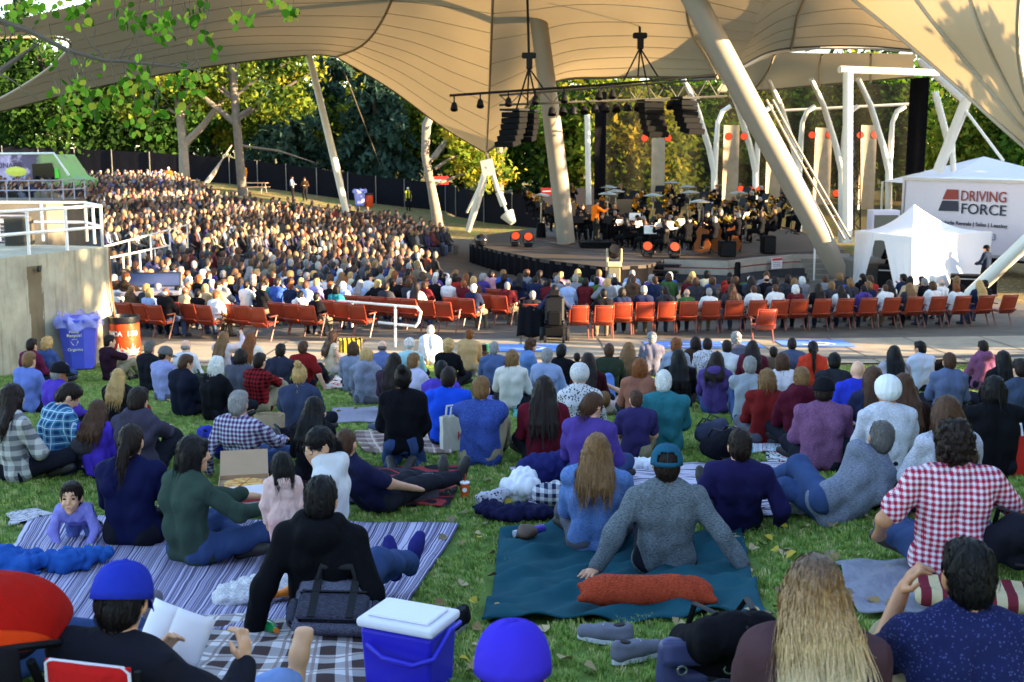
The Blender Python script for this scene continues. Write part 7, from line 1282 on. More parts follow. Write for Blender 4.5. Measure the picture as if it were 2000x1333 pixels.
lawn(626,930,'back',3,'asian','long',F_('#101014'),JEAN,'spiky','black','black-haired man in black hooded jacket leaning back on his hands',hood=True,w=1.1,hl=(-.36,-.16,.035),hr=(.34,-.2,.035),fl=(.25,.80,.07),fr=(.35,.74,.12),fine={'l':((-.9,-.3,-.05),(0,0,-1),'flat')},shoe=F_('#2a2a6c'))
lawn(1866,828,'cross',5,'tan','short',F_('#c02c3c','plaid','#d8d4e0','#24305c',sc=1.9),JEAN,'curly','dark','broad man in red and white plaid shirt',w=1.2,collar=True,hl=(-.36,.12,.2),hr=(.5,.25,.2))
lawn(236,1103,'cross',22,'asian','long',F_('#1c1c24'),F_('#7a92c4'),'short','black','man in royal blue cap reading a programme',cap='brim',cap_mat=F_('#22309c'),grow=1.05,w=1.15,hl=(-.14,.36,.36),hr=(.26,.36,.42),head=(-20,24,0),fine={'r':((-.1,.3,1),(-.9,0,.2),'grip'),'l':((.3,.4,.8),(.9,0,.2),'grip')},fr=(.16,.82,.14),tr=(.15,.1,1),kr=(.3,.2,1),shoe=None)
lawn(1002,1219,'cross',3,'fair','short',F_('#2a2a34'),DARK,'short','dark','person in violet-blue cap at the bottom centre',cap='brim',cap_mat=F_('#3a2cb8'),grow=1.06)
def ombre():
    m, nt, b, o = _nodes('ombre_hair'); co = coords(nt); sep = N(nt, 'SeparateXYZ'); nt.links.new(co, sep.inputs[0]); mp = N(nt, 'Mapping'); nt.links.new(co, mp.inputs[0]); mp.inputs['Scale'].default_value = (110, 110, 10); f = noise(nt, mp.outputs[0], 1.5, 3, .7)
    k = M_(nt, 'ADD', M_(nt, 'MULTIPLY', M_(nt, 'SUBTRACT', .90, sep.outputs[2]), 1.9), M_(nt, 'MULTIPLY', M_(nt, 'SUBTRACT', f, .5), .9)); c = ramp(nt, k, [(.0, lin('#50382a')), (.28, lin('#946a3a')), (.55, lin('#d0aa70')), (.9, lin('#ead6b0'))]); nt.links.new(mixc(nt, .5, c, mixc(nt, f, (.35, .35, .35), (1, 1, 1)), 'MULTIPLY'), b.inputs['Base Color']); b.inputs['Roughness'].default_value = .4; bump(nt, b, f, .5, .01); return m
OMB = ombre()
lawn(1592,1091,'cross',3,'fair','short',F_('#4a3438'),DARK,'wavy','blond','woman with long wavy blonde hair in brown tee at the bottom',L=.36,hmat=OMB)
lawn(1893,1060,'knees',3,'tan','short',F_('#20244c','dots','#4a5080',sc=3.0),KHAKI,'short','black','black-haired man in navy dotted polo with hand at his face',w=1.16,collar=True,hl=(-.16,.24,.60),el=(-.35,.5,-1),fine={'l':((.35,-.2,1),(.9,-.2,0),'grip')},head=(-3,8,0))
# crawling baby
baby = dict(hz=.30, lean=(-68, -62, -40), hl=(-.16, .48, .03), hr=(.18, .46, .03), fl=(-.12, -.40, .06), fr=(.14, -.38, .06), kh=(.1, .2, -1), head=(0, -4, 0), eh=(.6, -.4, .3))
lawn(137,934,baby,172,'asian','long',F_('#8a86d0'),F_('#5a68a8'),'short','dark','baby in lilac shirt crawling on the striped mat',sc=.55,hk=1.62,face=True,name='baby')
lawn(550,885,dict(POSES['stand'],hl=(-.2,.1,.85),head=(-12,22,0)),-8,'asian','long',F_('#d8b4ac'),F_('#d8a8a4'),'bob','black','toddler with black bob in pink hooded suit standing on the mat',sc=.50,hk=1.45,hood=True,shoe=None,name='toddler')
# legs of people cut by the left edge, woman lying with raised knees
lawn(-75,985,'cross',62,'light','long',F_('#20202c'),JEAN,'short','dark','person in dark top cut by the left edge, jeans and sneakers stretched out',fl=(-.15,.85,.06),fr=(.1,.86,.1),kh=(.1,.2,1),shoe=F_('#6a6470'))
lawn(1180,752,dict(hz=.12,lean=(86,86,70),hl=(-.1,-.2,.42),hr=(.1,-.2,.42),fl=(-.1,.45,.06),fr=(.1,.46,.06),kh=(.1,.2,1),head=(0,-60,0)),0,'fair','short',F_('#d0b8b0','print','#c89a9a'),F_('#5878b8'),'short','light','woman lying on her back with jeans knees raised')
# ------------------------------------------------------------ blankets
def uvmat(kind, cols, n=30, name='blanket_cloth'):
    m, nt, b, o = _nodes(name); co = coords(nt, 'UV'); sep = N(nt, 'SeparateXYZ'); nt.links.new(co, sep.inputs[0]); U, V_ = sep.outputs[0], sep.outputs[1]; c = [lin(k) for k in cols]
    if kind == 'multi':      # irregular bands across u
        cb = N(nt, 'CombineXYZ'); nt.links.new(M_(nt, 'MULTIPLY', U, n), cb.inputs[0]); f = noise(nt, cb.outputs[0], 1.0, 2, .8); st = [(.30 + .4 * i / max(1, len(c) - 1), k) for i, k in enumerate(c)]; cs = ramp(nt, f, st); cs.node.color_ramp.interpolation = 'CONSTANT'
    elif kind == 'check':
        def band(s, w, ph=0): return M_(nt, 'LESS_THAN', M_(nt, 'FRACT', M_(nt, 'ADD', M_(nt, 'MULTIPLY', s, n), ph)), w)
        cs = mixc(nt, M_(nt, 'MULTIPLY', M_(nt, 'ADD', band(U, .5), band(V_, .5)), .5), c[0], c[1]); cs = mixc(nt, M_(nt, 'MULTIPLY', M_(nt, 'MAXIMUM', band(U, .1, .2), band(V_, .1, .2)), .8), cs, c[2])
    elif kind == 'wavy':
        cb = N(nt, 'CombineXYZ'); nt.links.new(M_(nt, 'MULTIPLY', V_, n), cb.inputs[1]); nt.links.new(M_(nt, 'MULTIPLY', U, 3), cb.inputs[0]); f = noise(nt, cb.outputs[0], 1.6, 2, .5); cs = mixc(nt, M_(nt, 'GREATER_THAN', f, .56), c[0], c[1])
    elif kind == 'patch':
        f = noise(nt, co, 5, 1, .3, .6); cs = ramp(nt, f, [(0, c[0]), (.44, c[1]), (.52, c[0]), (.62, c[2])]); cs.node.color_ramp.interpolation = 'CONSTANT'
    else: cs = mixc(nt, noise(nt, co, 12, 5, .7), c[0], c[-1])
    cs = mixc(nt, .35, cs, mixc(nt, noise(nt, co, 40, 3, .7), (.6, .6, .6), (1, 1, 1)), 'MULTIPLY'); nt.links.new(cs, b.inputs['Base Color']); b.inputs['Roughness'].default_value = .92; b.inputs['Specular IOR Level'].default_value = .1
    bump(nt, b, M_(nt, 'ADD', noise(nt, co, 6, 3, .6, .8), M_(nt, 'MULTIPLY', noise(nt, co, 220, 2), .25)), .5, .02); return m
BLANKETS = []
def blanket(px4, mat, label, seed=1, fold=.022, nu=60, nv=40, lift=.028, name='blanket', cat='blanket', wob=.05):
    C = [G(*p) for p in px4]; BLANKETS.append([(c.x, c.y) for c in C]); g = np.random.RandomState(seed); ph = g.uniform(0, 6.28, 8); o = (C[0] + C[2]) / 2; o.z = gz(o.x, o.y); P = np.zeros(((nv + 1) * (nu + 1), 3)); i = 0; W = (C[1] - C[0]).length
    for j in range(nv + 1):
        for k in range(nu + 1):
            u, v = k / nu, j / nv; q = C[3].lerp(C[2], u).lerp(C[0].lerp(C[1], u), v); e = 1.0
            q.x += wob * (math.sin(v * 5 + ph[0]) * (u - .5) * .8 + .25 * math.sin(u * 11 + ph[1]) * (1 - v)); q.y += wob * (math.sin(u * 6 + ph[2]) * (.5 - v) + .3 * math.sin(u * 17 + ph[6]) * (.5 - v)); P[i] = q.x, q.y, 0; x, y = q.x, q.y
            w = math.sin(7 * x + 3 * y + ph[3] + 1.5 * math.sin(3 * y + ph[4])); w2 = math.sin(-4 * x + 9 * y + ph[5]); P[i, 2] = fold * (max(0, w) ** 3 * .8 + max(0, w2) ** 4 * .7 + .25 * math.sin(19 * x - 13 * y + ph[7])); i += 1
    P[:, 2] += gz_arr(P[:, :2]) + lift; P -= np.array(o); ii = np.arange(len(P)).reshape(nv + 1, nu + 1); F = np.stack([ii[:-1, :-1], ii[:-1, 1:], ii[1:, 1:], ii[1:, :-1]], -1).reshape(-1, 4)
    b = obj(name, mesh_from(P, F, name), mat, None, o); uv_sheet(b, nu, nv); md = b.modifiers.new('thickness', 'SOLIDIFY'); md.thickness = .012; md.offset = -1; tag(b, label, cat); return b
blanket([(70,1008),(892,1030),(768,1225),(-90,1240)], uvmat('multi', ['#8e88ac', '#4a4664', '#b9b4d0', '#5a5674', '#9a94b4', '#d0cce0', '#6a6684'], 70), 'wide grey and lilac striped mat under the family', 1, .008, 90, 50)
blanket([(390,1212),(735,1222),(800,1420),(120,1420)], uvmat('check', ['#d8d0d0', '#4a3a3a', '#8a7470'], 7), 'brown and cream checked blanket in the bottom corner', 2, .02)
blanket([(985,1030),(1440,1040),(1500,1205),(942,1222)], uvmat('plain', ['#16404c', '#1f5260']), 'teal wool blanket under the couple', 3, .055, 90, 60)
blanket([(500,916),(905,916),(874,992),(600,985)], uvmat('patch', ['#26222a', '#9c3a40', '#3f3a44'], 3), 'red and black patterned blanket with pink piping', 4, .014)
blanket([(995,918),(1545,905),(1660,1008),(1040,990)], uvmat('wavy', ['#c4bcd0', '#24222c'], 26), 'white blanket with thin black wavy stripes', 5, .016)
blanket([(1370,846),(1562,842),(1552,884),(1392,894)], uvmat('multi', ['#c8ccd4', '#7ab0c4', '#d8d4dc', '#b48a9c', '#c8d8dc', '#5a8aa8'], 22), 'white and aqua banded blanket under the grey-haired man', 6, .012)
blanket([(1625,1105),(1800,1100),(1850,1215),(1685,1208)], uvmat('plain', ['#6a6a78', '#9a9aa8']), 'grey fleece blanket beside the plaid shirt', 7, .03)
blanket([(690,845),(872,846),(890,890),(712,888)], uvmat('check', ['#a08c84', '#6a5450', '#c8b4a8'], 5), 'beige and rose plaid blanket under the kneeling woman', 8, .012)
blanket([(648,800),(740,798),(752,828),(640,828)], uvmat('plain', ['#74707e', '#a09cac']), 'grey quilted mat under the blonde-bobbed woman', 9, .01, 30, 20)
blanket([(930,772),(1060,768),(1060,790),(940,792)], uvmat('plain', ['#4a4a94', '#6a6ab4']), 'violet blanket below the pale blue shirt', 10, .016, 30, 20)
blanket([(1000,802),(1340,772),(1345,800),(1005,818)], uvmat('multi', ['#c8d0cc', '#4a9088', '#d4d4d0', '#8ab8b0'], 26), 'white and teal striped blanket behind the beanie', 11, .01, 40, 16)
blanket([(1486,880),(1560,878),(1566,905),(1508,908)], uvmat('patch', ['#d8d4d8', '#2c2a34', '#a83a44'], 3), 'small black and white cloth with red edge beside the recliner', 12, .008, 20, 14)
blanket([(632,738),(700,732),(706,758),(628,764)], uvmat('patch', ['#d8ccc0', '#c8401c', '#3a2a24'], 3), 'red and white patterned blanket behind the dark red tee', 13, .012, 24, 16)
blanket([(1600,985),(1745,955),(1790,990),(1650,1010)], uvmat('plain', ['#b8b8c4', '#d8d8e0']), 'crumpled white cloth beside the plaid shirt', 14, .05, 40, 24)
blanket([(455,882),(590,872),(600,892),(470,898)], uvmat('multi', ['#8a7cc4', '#d8d8e4', '#5aa0b4', '#c8c4e0'], 14), 'violet and white patterned mat under the paper bag', 15, .008, 24, 14)
blanket([(10,1012),(75,998),(95,1012),(25,1032)], uvmat('wavy', ['#c8c4cc', '#1c1c22'], 18), 'black and white woven cloth at the left edge', 16, .012, 20, 14)
# ------------------------------------------------------------ things lying on the lawn
def soft(name, label, cat, px, py, prims, vox, mat, rz=0.0, disp=None, k=.04, group=None, dz=.03, infl=0.0, loc=None):
    p = loc or G(px, py); t = thing(name, label, cat, (p.x, p.y, gz(p.x, p.y) + dz), R(rz), group); v, q = sdf_mesh(prims, vox, k, disp, infl); obj('shell', mesh_from(v, q, name), mat, t); return t
def bagpart(t, name, pts, r_, mat, n=6, flat=1.0): mb = MB(); mb.tube(pts, r_, n, True, flat); return mb.build(name, mat, t, True)
STRAP = plain('webbing_black', '#17171b', .8, var=.1)
# orange pillow
prim = [ell((0, 0, .085), (.30, .10, .085)), ell((-.2, 0, .08), (.17, .11, .08)), ell((.2, 0, .08), (.17, .11, .08))] + [cone((sx * .25, sy * .05, .08), (sx * .365, sy * .10, .07), .05, .012) for sx in (-1, 1) for sy in (-1, 1)]
soft('pillow', 'rust orange bolster pillow on the teal blanket', 'pillow', 1262, 1192, prim, .010, F_('#a03c24', 'heather', '#b84a30'), -2, wrinkle(31, .004, 30), .05)
# cooler
p = G(800, 1338); t = thing('cooler', 'violet-blue cooler with white lid and carrying handle', 'cooler', p, R(-24)); cm = plain('cooler_blue', '#2a22b8', .35, var=.05)
mb = MB(); mb.box((0, 0, .15), (.33, .24, .30), None, 1.10); q = mb.build('tub', cm, t); q.modifiers.new('bevel', 'BEVEL').width = .02; q.modifiers['bevel'].segments = 3
mb = MB(); mb.box((0, 0, .325), (.39, .29, .045)); q = mb.build('lid', plain('cooler_white', '#dcd8e4', .35, var=.03), t); q.modifiers.new('bevel', 'BEVEL').width = .018; q.modifiers['bevel'].segments = 3
mb = MB(); mb.box((0, 0, .354), (.31, .21, .014)); q = mb.build('lid_panel', plain('cooler_white', '#dcd8e4', .35, var=.03), t); q.modifiers.new('bevel', 'BEVEL').width = .006
mb = MB(); mb.tube([(-.13, -.15, .235), (-.03, -.185, .20), (.12, -.185, .19), (.205, -.15, .22), (.21, .0, .30), (.20, .12, .29)], .013, 8, True); mb.build('handle', cm, t, True)
# shoes
def shoe(px, py, label, rz, col, sole, L=.28, sc=1.0, group=None):
    pr = [cone((0, -.09 * 1, .045), (0, .02, .05), .040, .042), cone((0, .02, .048), (0, .12, .038), .042, .036), cone((0, -.10, .05), (0, -.105, .085), .036, .030), cone((-.022, -.08, .085), (-.02, .0, .075), .014, .014), cone((.022, -.08, .085), (.02, .0, .075), .014, .014)]
    t = soft('shoe', label, 'shoe', px, py, pr, .007, F_(col), rz, None, .02, group, .012); t.scale = (sc,) * 3
    mb = MB(); P = [(.040 * math.cos(a) * (1 if math.sin(a) < 0 else 1.05), .01 + .145 * math.sin(a), 0) for a in np.linspace(0, 6.283, 20)[:-1]]; mb.prism(P, (0, 0, .022)); mb.build('sole', plain('sole_' + sole, sole, .6), t)
    mb = MB(); [mb.tube([(-.02, .015 + i * .018, .092 - i * .006), (.02, .015 + i * .018, .092 - i * .006)], .004, 4) for i in range(4)]; mb.build('laces', plain('lace_white', '#c8c8cc', .8), t); mb = MB(); mb.lathe([(.001, .004), (.024, .003), (.027, -.004)], (0, -.070, .102), 14, Matrix.Rotation(R(-14), 3, 'X'), 1.0, 1.5); mb.build('opening', plain('shoe_lining', '#15141a', .9, var=0), t, True); return t
shoe(1185, 1258, 'grey sneaker lying on its side edge, the farther of the pair', 70, '#6a6a78', '#c8c8d0'); shoe(1242, 1292, 'grey sneaker standing nearer the camera, of the pair by the pillow', -62, '#6a6a78', '#c8c8d0')
shoe(886, 1238, 'black slip-on shoe beside the cooler', 150, '#15151a', '#8a8a90')
for px, py, rz, l in ((735, 845, 40, 'patterned shoe left of the kneeling woman'), (405, 792, 70, 'grey shoe behind the gingham shirt'), (475, 925, 80, 'pale blue sneaker beside the blue backpack')): shoe(px, py, l, rz, '#4a4c64', '#c0c0cc')
# backpacks and bags
def backpack(px, py, label, col, w=.30, h=.42, d=.18, rz=0.0, tilt=0.0, c2=None, dz=.03, flat=False):
    pr = [cone((-w * .32, 0, .07), (-w * .30, 0, h * .82), d * .5, d * .42), cone((w * .32, 0, .07), (w * .30, 0, h * .82), d * .5, d * .42), cone((0, 0, .07), (0, 0, h * .88), d * .5, d * .44), ell((0, -d * .45, h * .32), (w * .34, d * .3, h * .24))]
    if flat: Q = Matrix.Rotation(R(tilt), 3, 'X'); pr = [(p_[0], np.array(Q @ Vector(p_[1])), np.array(Q @ Vector(p_[2])), p_[3], p_[4]) if p_[0] == 'c' else ell(np.array(Q @ Vector(p_[1])), p_[2], np.array(Q)) for p_ in pr]; zm = min(min(p_[1][2], p_[2][2]) - max(p_[3], p_[4]) if p_[0] == 'c' else p_[1][2] - max(p_[2]) for p_ in pr); dz = dz - zm
    else: Q = Matrix.Identity(3)
    t = soft('backpack', label, 'bag', px, py, pr, .012, F_(col), rz, wrinkle(int(px), .007, 30), .04, None, dz)
    T = lambda *a: Q @ Vector(a); sm = F_(c2) if c2 else STRAP
    bagpart(t, 'zip', [T(w * .34 * math.cos(a), -d * .30, h * .5 + h * .40 * math.sin(a)) for a in np.linspace(-.3, 3.4, 12)], .008, sm, 5); bagpart(t, 'pocket_edge', [T(-w * .33, -d * .66, h * .46), T(0, -d * .78, h * .49), T(w * .33, -d * .66, h * .46)], .010, sm, 5); bagpart(t, 'grab_loop', [T(-.05, 0, h * .98), T(0, 0, h * 1.12), T(.05, 0, h * .98)], .010, sm, 5)
    for s in (-1, 1): bagpart(t, 'strap', [T(s * w * .25, d * .4, h * .9), T(s * w * .36, d * .75, h * .6), T(s * w * .3, d * .5, h * .15)], .016, sm, 6, .5)
    return t
t = backpack(1385, 1330, 'black backpack with a pale label on the grass', '#141318', .34, .40, .22, 14, 55, None, .02, True); mb = MB(); mb.box((.03, -.30, .17), (.07, .006, .022), Matrix.Rotation(R(35), 3, 'X')); mb.build('label_patch', plain('patch_pale', '#c8c8d4', .6), t)
t = soft('handbag', 'slate blue leather handbag in front of the black backpack', 'bag', 1368, 1362, [cone((-.15, 0, .06), (-.15, 0, .2), .05, .04), cone((.15, 0, .06), (.15, 0, .2), .05, .04), cone((-.1, 0, .06), (.1, 0, .06), .05, .05), cone((-.12, 0, .2), (.12, 0, .2), .04, .04)], .010, plain('leather_slate', '#3a3c64', .4, var=.1), 4); mb = MB(); mb.sheet(lambda u, v: Vector(((u - .5) * .36, -.045 - .02 * v, .245 - .10 * v)), 8, 4); mb.build('flap', plain('leather_slate', '#3a3c64', .4), t, True, solid=.008)
for s in (-1, 1): bagpart(t, 'buckle', [(s * .1 + .02 * math.cos(a), -.075, .13 + .02 * math.sin(a)) for a in np.linspace(0, 6.28, 9)], .005, plain('buckle_metal', '#b0b0b8', .25, metal=.8), 5)
p = G(648, 1262); t = thing('laptop_bag', 'grey laptop bag with black handle and straps behind the black jacket', 'bag', (p.x, p.y, gz(p.x, p.y) + .07), R(-4)); t.rotation_euler = (R(-56), 0, R(-4)); LB, LD = F_('#5c5c70', 'heather', '#76768a'), F_('#3c3c4a', 'heather', '#50505e')
mb = MB(); mb.bbox((0, 0, .15), (.44, .12, .30), .03); mb.build('shell', LB, t, True); mb = MB(); mb.bbox((0, -.075, .105), (.37, .05, .17), .02); mb.build('front_pocket', LD, t, True); mb = MB(); mb.bbox((0, -.070, .235), (.40, .03, .09), .014); mb.build('flap', LB, t, True)
for s_ in (-1, 1): mb = MB(); mb.box((s_ * .10, -.094, .16), (.04, .016, .26)); mb.build('strap', STRAP, t); mb = MB(); mb.bbox((s_ * .215, -.02, .10), (.05, .09, .15), .015); mb.build('side_pocket', LD, t, True)
bagpart(t, 'handle', [(-.10, -.10, .27), (-.08, -.16, .30), (.08, -.16, .30), (.10, -.10, .27)], .018, STRAP, 8); bagpart(t, 'zip', [(-.17, -.103, .185), (.17, -.103, .185)], .005, STRAP, 5)
backpack(185, 925, 'grey and black backpack behind the navy sweater', '#3c3a40', .32, .40, .2, 20, 50, '#8a8688', .02, True); backpack(448, 900, 'blue backpack lying near the pizza box', '#2c3494', .3, .38, .18, -30, 50, '#1c1c2c', .02, True); backpack(565, 884, 'flat black bag beside the paper bag', '#121218', .34, .28, .16, 5, 80, None, .02, True); backpack(1392, 905, 'black bag beside the teal shirt', '#15151c', .3, .3, .2, 40, 60, None, .02, True); backpack(1975, 1120, 'black bag at the right edge behind the polo', '#1a1a24', .34, .3, .22, 10, 50, None, .02, True); backpack(950, 700, 'small brown camera bag beside the tan sweater', '#2a201a', .22, .24, .14); backpack(405, 770, 'olive jacket and bag heap behind the girl in violet', '#2a3420', .36, .22, .24, 0, 70, None, .02, True); backpack(1370, 880, 'slate drawstring bag beside the grey-haired man', '#3a3c50', .32, .24, .2, 60, 60, None, .02, True)
def blobs(n, rx, ry, h, seed, r_=.08):
    g = np.random.RandomState(seed); return [ell((g.uniform(-rx, rx), g.uniform(-ry, ry), g.uniform(.25, .8) * h), (r_ * g.uniform(.8, 1.6), r_ * g.uniform(.8, 1.4), h * g.uniform(.35, .6))) for _ in range(n)]
soft('fleece_coat', 'white fluffy fleece coat lying on the striped mat', 'coat', 505, 1180, blobs(9, .20, .10, .11, 3, .10), .011, F_('#d8d4d8', 'heather', '#ece8ec'), 10, wrinkle(41, .008, 70), .05)
soft('puffer_jacket', 'blue quilted puffer jacket heaped by the stroller', 'jacket', 78, 1122, blobs(10, .28, .12, .11, 5, .09), .012, F_('#24509c'), -8, wrinkle(43, .012, 60), .04)
soft('puffer_sleeve', 'blue quilted sleeve stretched over the striped mat', 'jacket', 168, 1110, [cone((-.12, 0, .05), (.12, .02, .05), .06, .045)], .010, F_('#2a5ca8'), 8, wrinkle(44, .012, 90), .03)
soft('navy_pillow', 'large navy quilted pillow leaning at the purple sweater', 'pillow', 1072, 948, [ell((-.08, 0, .13), (.22, .12, .13)), ell((.12, .02, .14), (.18, .12, .14))], .012, F_('#23265c'), 6, wrinkle(45, .010, 40), .05)
soft('plaid_cushion', 'navy and white plaid cushion beside the denim shirt', 'pillow', 1085, 995, [ell((0, 0, .10), (.15, .10, .10)), cone((-.12, 0, .09), (.12, 0, .09), .08, .08)], .012, F_('#262a48', 'check', '#c8c8d0', sc=1.4), 0, wrinkle(46, .006, 40), .04)
soft('navy_bundle', 'navy fabric bundle on the grass left of the teal blanket', 'clothing', 1000, 1015, blobs(9, .24, .10, .10, 7, .08), .011, F_('#1a1a38'), 0, wrinkle(47, .010, 50), .04); soft('patterned_scarf', 'white and grey patterned scarf on the navy bundle', 'scarf', 965, 992, blobs(5, .09, .05, .11, 8, .05), .009, F_('#b8b4c0', 'print', '#3a3a48'), 0, wrinkle(48, .006, 70), .03)
soft('plastic_bag', 'white plastic bag standing left of the navy pillow', 'bag', 1012, 978, blobs(6, .08, .06, .18, 9, .09), .010, plain('poly_white', '#d8d8e0', .3, var=.05), 0, wrinkle(49, .008, 60), .04); soft('plastic_bag', 'crumpled white shopping bag on the striped blanket edge', 'bag', 1600, 1005, blobs(8, .18, .08, .10, 10, .09), .010, plain('poly_white', '#d8d8e0', .3, var=.05), -12, wrinkle(50, .012, 60), .04); soft('plastic_bag', 'white bag with a green dot beside the teal cap', 'bag', 1265, 922, blobs(6, .14, .05, .09, 12, .07), .010, plain('poly_white', '#d8d8e0', .3, var=.05), 0, wrinkle(51, .009, 60), .04)
soft('black_jacket', 'dark jacket dropped behind the denim blue shirt', 'jacket', 985, 775, blobs(8, .22, .08, .10, 13, .08), .013, F_('#16161c'), 0, wrinkle(52, .01, 50), .04); soft('brown_boots', 'brown boots lying at the edge of the teal blanket', 'boots', 1022, 1060, blobs(5, .12, .04, .08, 14, .05), .009, plain('leather_brown', '#4a3424', .6), 10, None, .03)
# striped seat cushion
t = soft('seat_cushion', 'tan and maroon striped cushion at the lower right', 'cushion', 1915, 1190, [ell((0, 0, .05), (.34, .17, .05)), cone((-.28, -.1, .045), (.28, -.1, .045), .045, .045), cone((-.28, .1, .045), (.28, .1, .045), .045, .045)], .012, F_('#b8a684', 'stripe', '#6a2430', sc=.5), -14, None, .04)
# bottle, cup, toys
t = thing('soda_bottle', 'green plastic soda bottle lying by the grey laptop bag', 'bottle', G(527, 1240) + Vector((0, 0, .045)), R(20)); t.rotation_euler = (R(80), 0, R(30)); mb = MB(); mb.lathe([(.001, -.11), (.033, -.105), (.034, .02), (.03, .05), (.012, .09), (.012, .105)], n=16); mb.build('bottle', plain('green_plastic', '#1f8a4a', .1, var=.05), t, True); mb = MB(); mb.lathe([(.014, .104), (.014, .125), (.001, .126)], n=12); mb.build('cap', plain('cap_orange', '#d8761c', .4), t, True)
soft('toy', 'orange plastic toy on the laptop bag', 'toy', 548, 1222, [cone((-.05, 0, .14), (.05, .02, .16), .018, .022), cone((.05, .02, .16), (.07, .02, .20), .02, .015)], .007, plain('toy_orange', '#e07c18', .35), 0)
t = thing('paper_cup', 'orange paper cup with lid and straw on the grass', 'cup', G(908, 974)); mb = MB(); mb.lathe([(.028, 0), (.040, .135), (.038, .135)], n=18); mb.build('cup', plain('cup_orange', '#d8541c', .5, var=.04), t, True); mb = MB(); mb.lathe([(.042, .134), (.043, .144), (.036, .150), (.01, .152)], n=18); mb.build('lid', plain('lid_white', '#e4e0e0', .4), t, True); mb = MB(); mb.tube([(0, 0, .15), (.008, 0, .215)], .005, 6); mb.build('straw', plain('straw_orange', '#d84a18', .4), t, True); mb = MB(); mb.lathe([(.001, 0), (.02, 0), (.02, .004), (.001, .004)], (.0, -.0365, .085), 14, Matrix.Rotation(R(90), 3, 'X')); mb.build('emblem', plain('emblem_white', '#e8e4e0', .5), t)
t = thing('water_bottle', 'violet water bottle lying on the corner of the teal blanket', 'bottle', G(1035, 1050) + Vector((0, 0, .05)), R(-60)); mb = MB(); mb.lathe([(.001, -.12), (.035, -.12), (.037, .05), (.025, .08), (.024, .1)], n=14, rot=Matrix.Rotation(R(90), 3, 'X')); mb.build('bottle', plain('violet_plastic', '#4a3a9c', .15), t, True); mb = MB(); mb.lathe([(.028, .098), (.028, .14), (.001, .142)], n=12, rot=Matrix.Rotation(R(90), 3, 'X')); mb.build('cap', plain('cap_clear', '#b8b8c8', .2), t, True)
# pizza
t = thing('pizza_box', 'open cardboard pizza box with a half-eaten pizza', 'pizza box', G(478, 985) + Vector((0, 0, .16)), R(12)); card = plain('cardboard', '#a8886a', .85, var=.08)
mb = MB(); mb.box((0, 0, .0), (.40, .40, .006)); mb.build('base', card, t)
for dx, dy, sx, sy in ((0, .2, .4, .006), (0, -.2, .4, .006), (.2, 0, .006, .4), (-.2, 0, .006, .4)): mb = MB(); mb.box((dx, dy, .02), (sx, sy, .04)); mb.build('side', card, t)
mb = MB(); mb.box((-.0, .37, .10), (.40, .006, .36), Matrix.Rotation(R(-68), 3, 'X')); mb.build('lid', card, t)
pz, nt, b, o = _nodes('pizza_top'); co = coords(nt); nt.links.new(ramp(nt, noise(nt, co, 26, 4, .7), [(.3, lin('#8a2a14')), (.45, lin('#d08a34')), (.6, lin('#e2b45a')), (.75, lin('#6a4a1c'))]), b.inputs['Base Color']); b.inputs['Roughness'].default_value = .45; bump(nt, b, noise(nt, co, 60, 3), .6, .01)
for k in range(6): a = R(60 * k + 8); mb = MB(); mb.prism([(0 + .012 * math.cos(a + .5), .012 * math.sin(a + .5), .008)] + [(.165 * math.cos(a + q), .165 * math.sin(a + q), .008) for q in np.linspace(.05, .98, 6)], (0, 0, .014)); mb.build('slice', pz, t)
t = thing('pizza_box', 'closed white pizza box on the knees of the green jacket woman', 'pizza box', G(488, 1030) + Vector((0, 0, .26)), R(20)); mb = MB(); mb.box((0, 0, 0), (.34, .34, .045)); mb.build('box', plain('box_white', '#c8c0c4', .7), t); mb = MB(); mb.box((0, -.172, 0), (.3, .004, .02)); mb.build('print_strip', plain('print_red2', '#b03a30', .6), t)
# paper bag and totes
def openbag(px, py, label, w, d, h, col, rz, txt=None, tc=None, handles=None, name='paper_bag', cat='bag'):
    t = thing(name, label, cat, G(px, py) + Vector((0, 0, .02)), R(rz)); mb = MB(); g = random.Random(int(px)); rings = [(1, 0), (1.02, h * .3), (1.0, h * .65), (1.04, h), (.97, h), (.94, h * .6)]; P = []; n = 24
    for k, z in rings:
        for j in range(n):
            a = 2 * math.pi * (j + .5) / n; s_ = 1 / max(abs(math.cos(a)), abs(math.sin(a))); P.append((w / 2 * k * math.cos(a) * s_ * (1 + g.uniform(-.012, .012)), d / 2 * k * math.sin(a) * s_ * (1 + g.uniform(-.03, .03)), z + (g.uniform(-.008, .008) if z else 0)))
    mb.add(P, [(i * n + j, i * n + (j + 1) % n, i * n + n + (j + 1) % n, i * n + n + j) for i in range(len(rings) - 1) for j in range(n)] + [tuple(range(n - 1, -1, -1))]); mb.build('sack', col, t, True)
    for i, s_ in enumerate(txt or []): text(s_[0], s_[1], tc, t, (s_[2], -d / 2 * 1.05 - .012, s_[3]), (R(90), 0, 0), 'lettering', .001)
    if handles:
        for sy in (-1, 1): bagpart(t, 'handle', [(-w * .25, sy * d * .5, h * .98), (-w * .2, sy * d * .52, h + .10), (w * .2, sy * d * .52, h + .10), (w * .25, sy * d * .5, h * .98)], .012, handles, 6, .4)
    return t
KRAFT = plain('kraft_paper', '#9a8468', .85, var=.12, scale=10, bmp=.4, bscale=14); openbag(528, 868, 'kraft paper bag printed with black letters beside the gingham shirt', .30, .16, .32, KRAFT, -10, [('Blo', .09, -.02, .15), ('Organics', .045, -.02, .09)], plain('print_black', '#1c1a1c', .6, var=0))
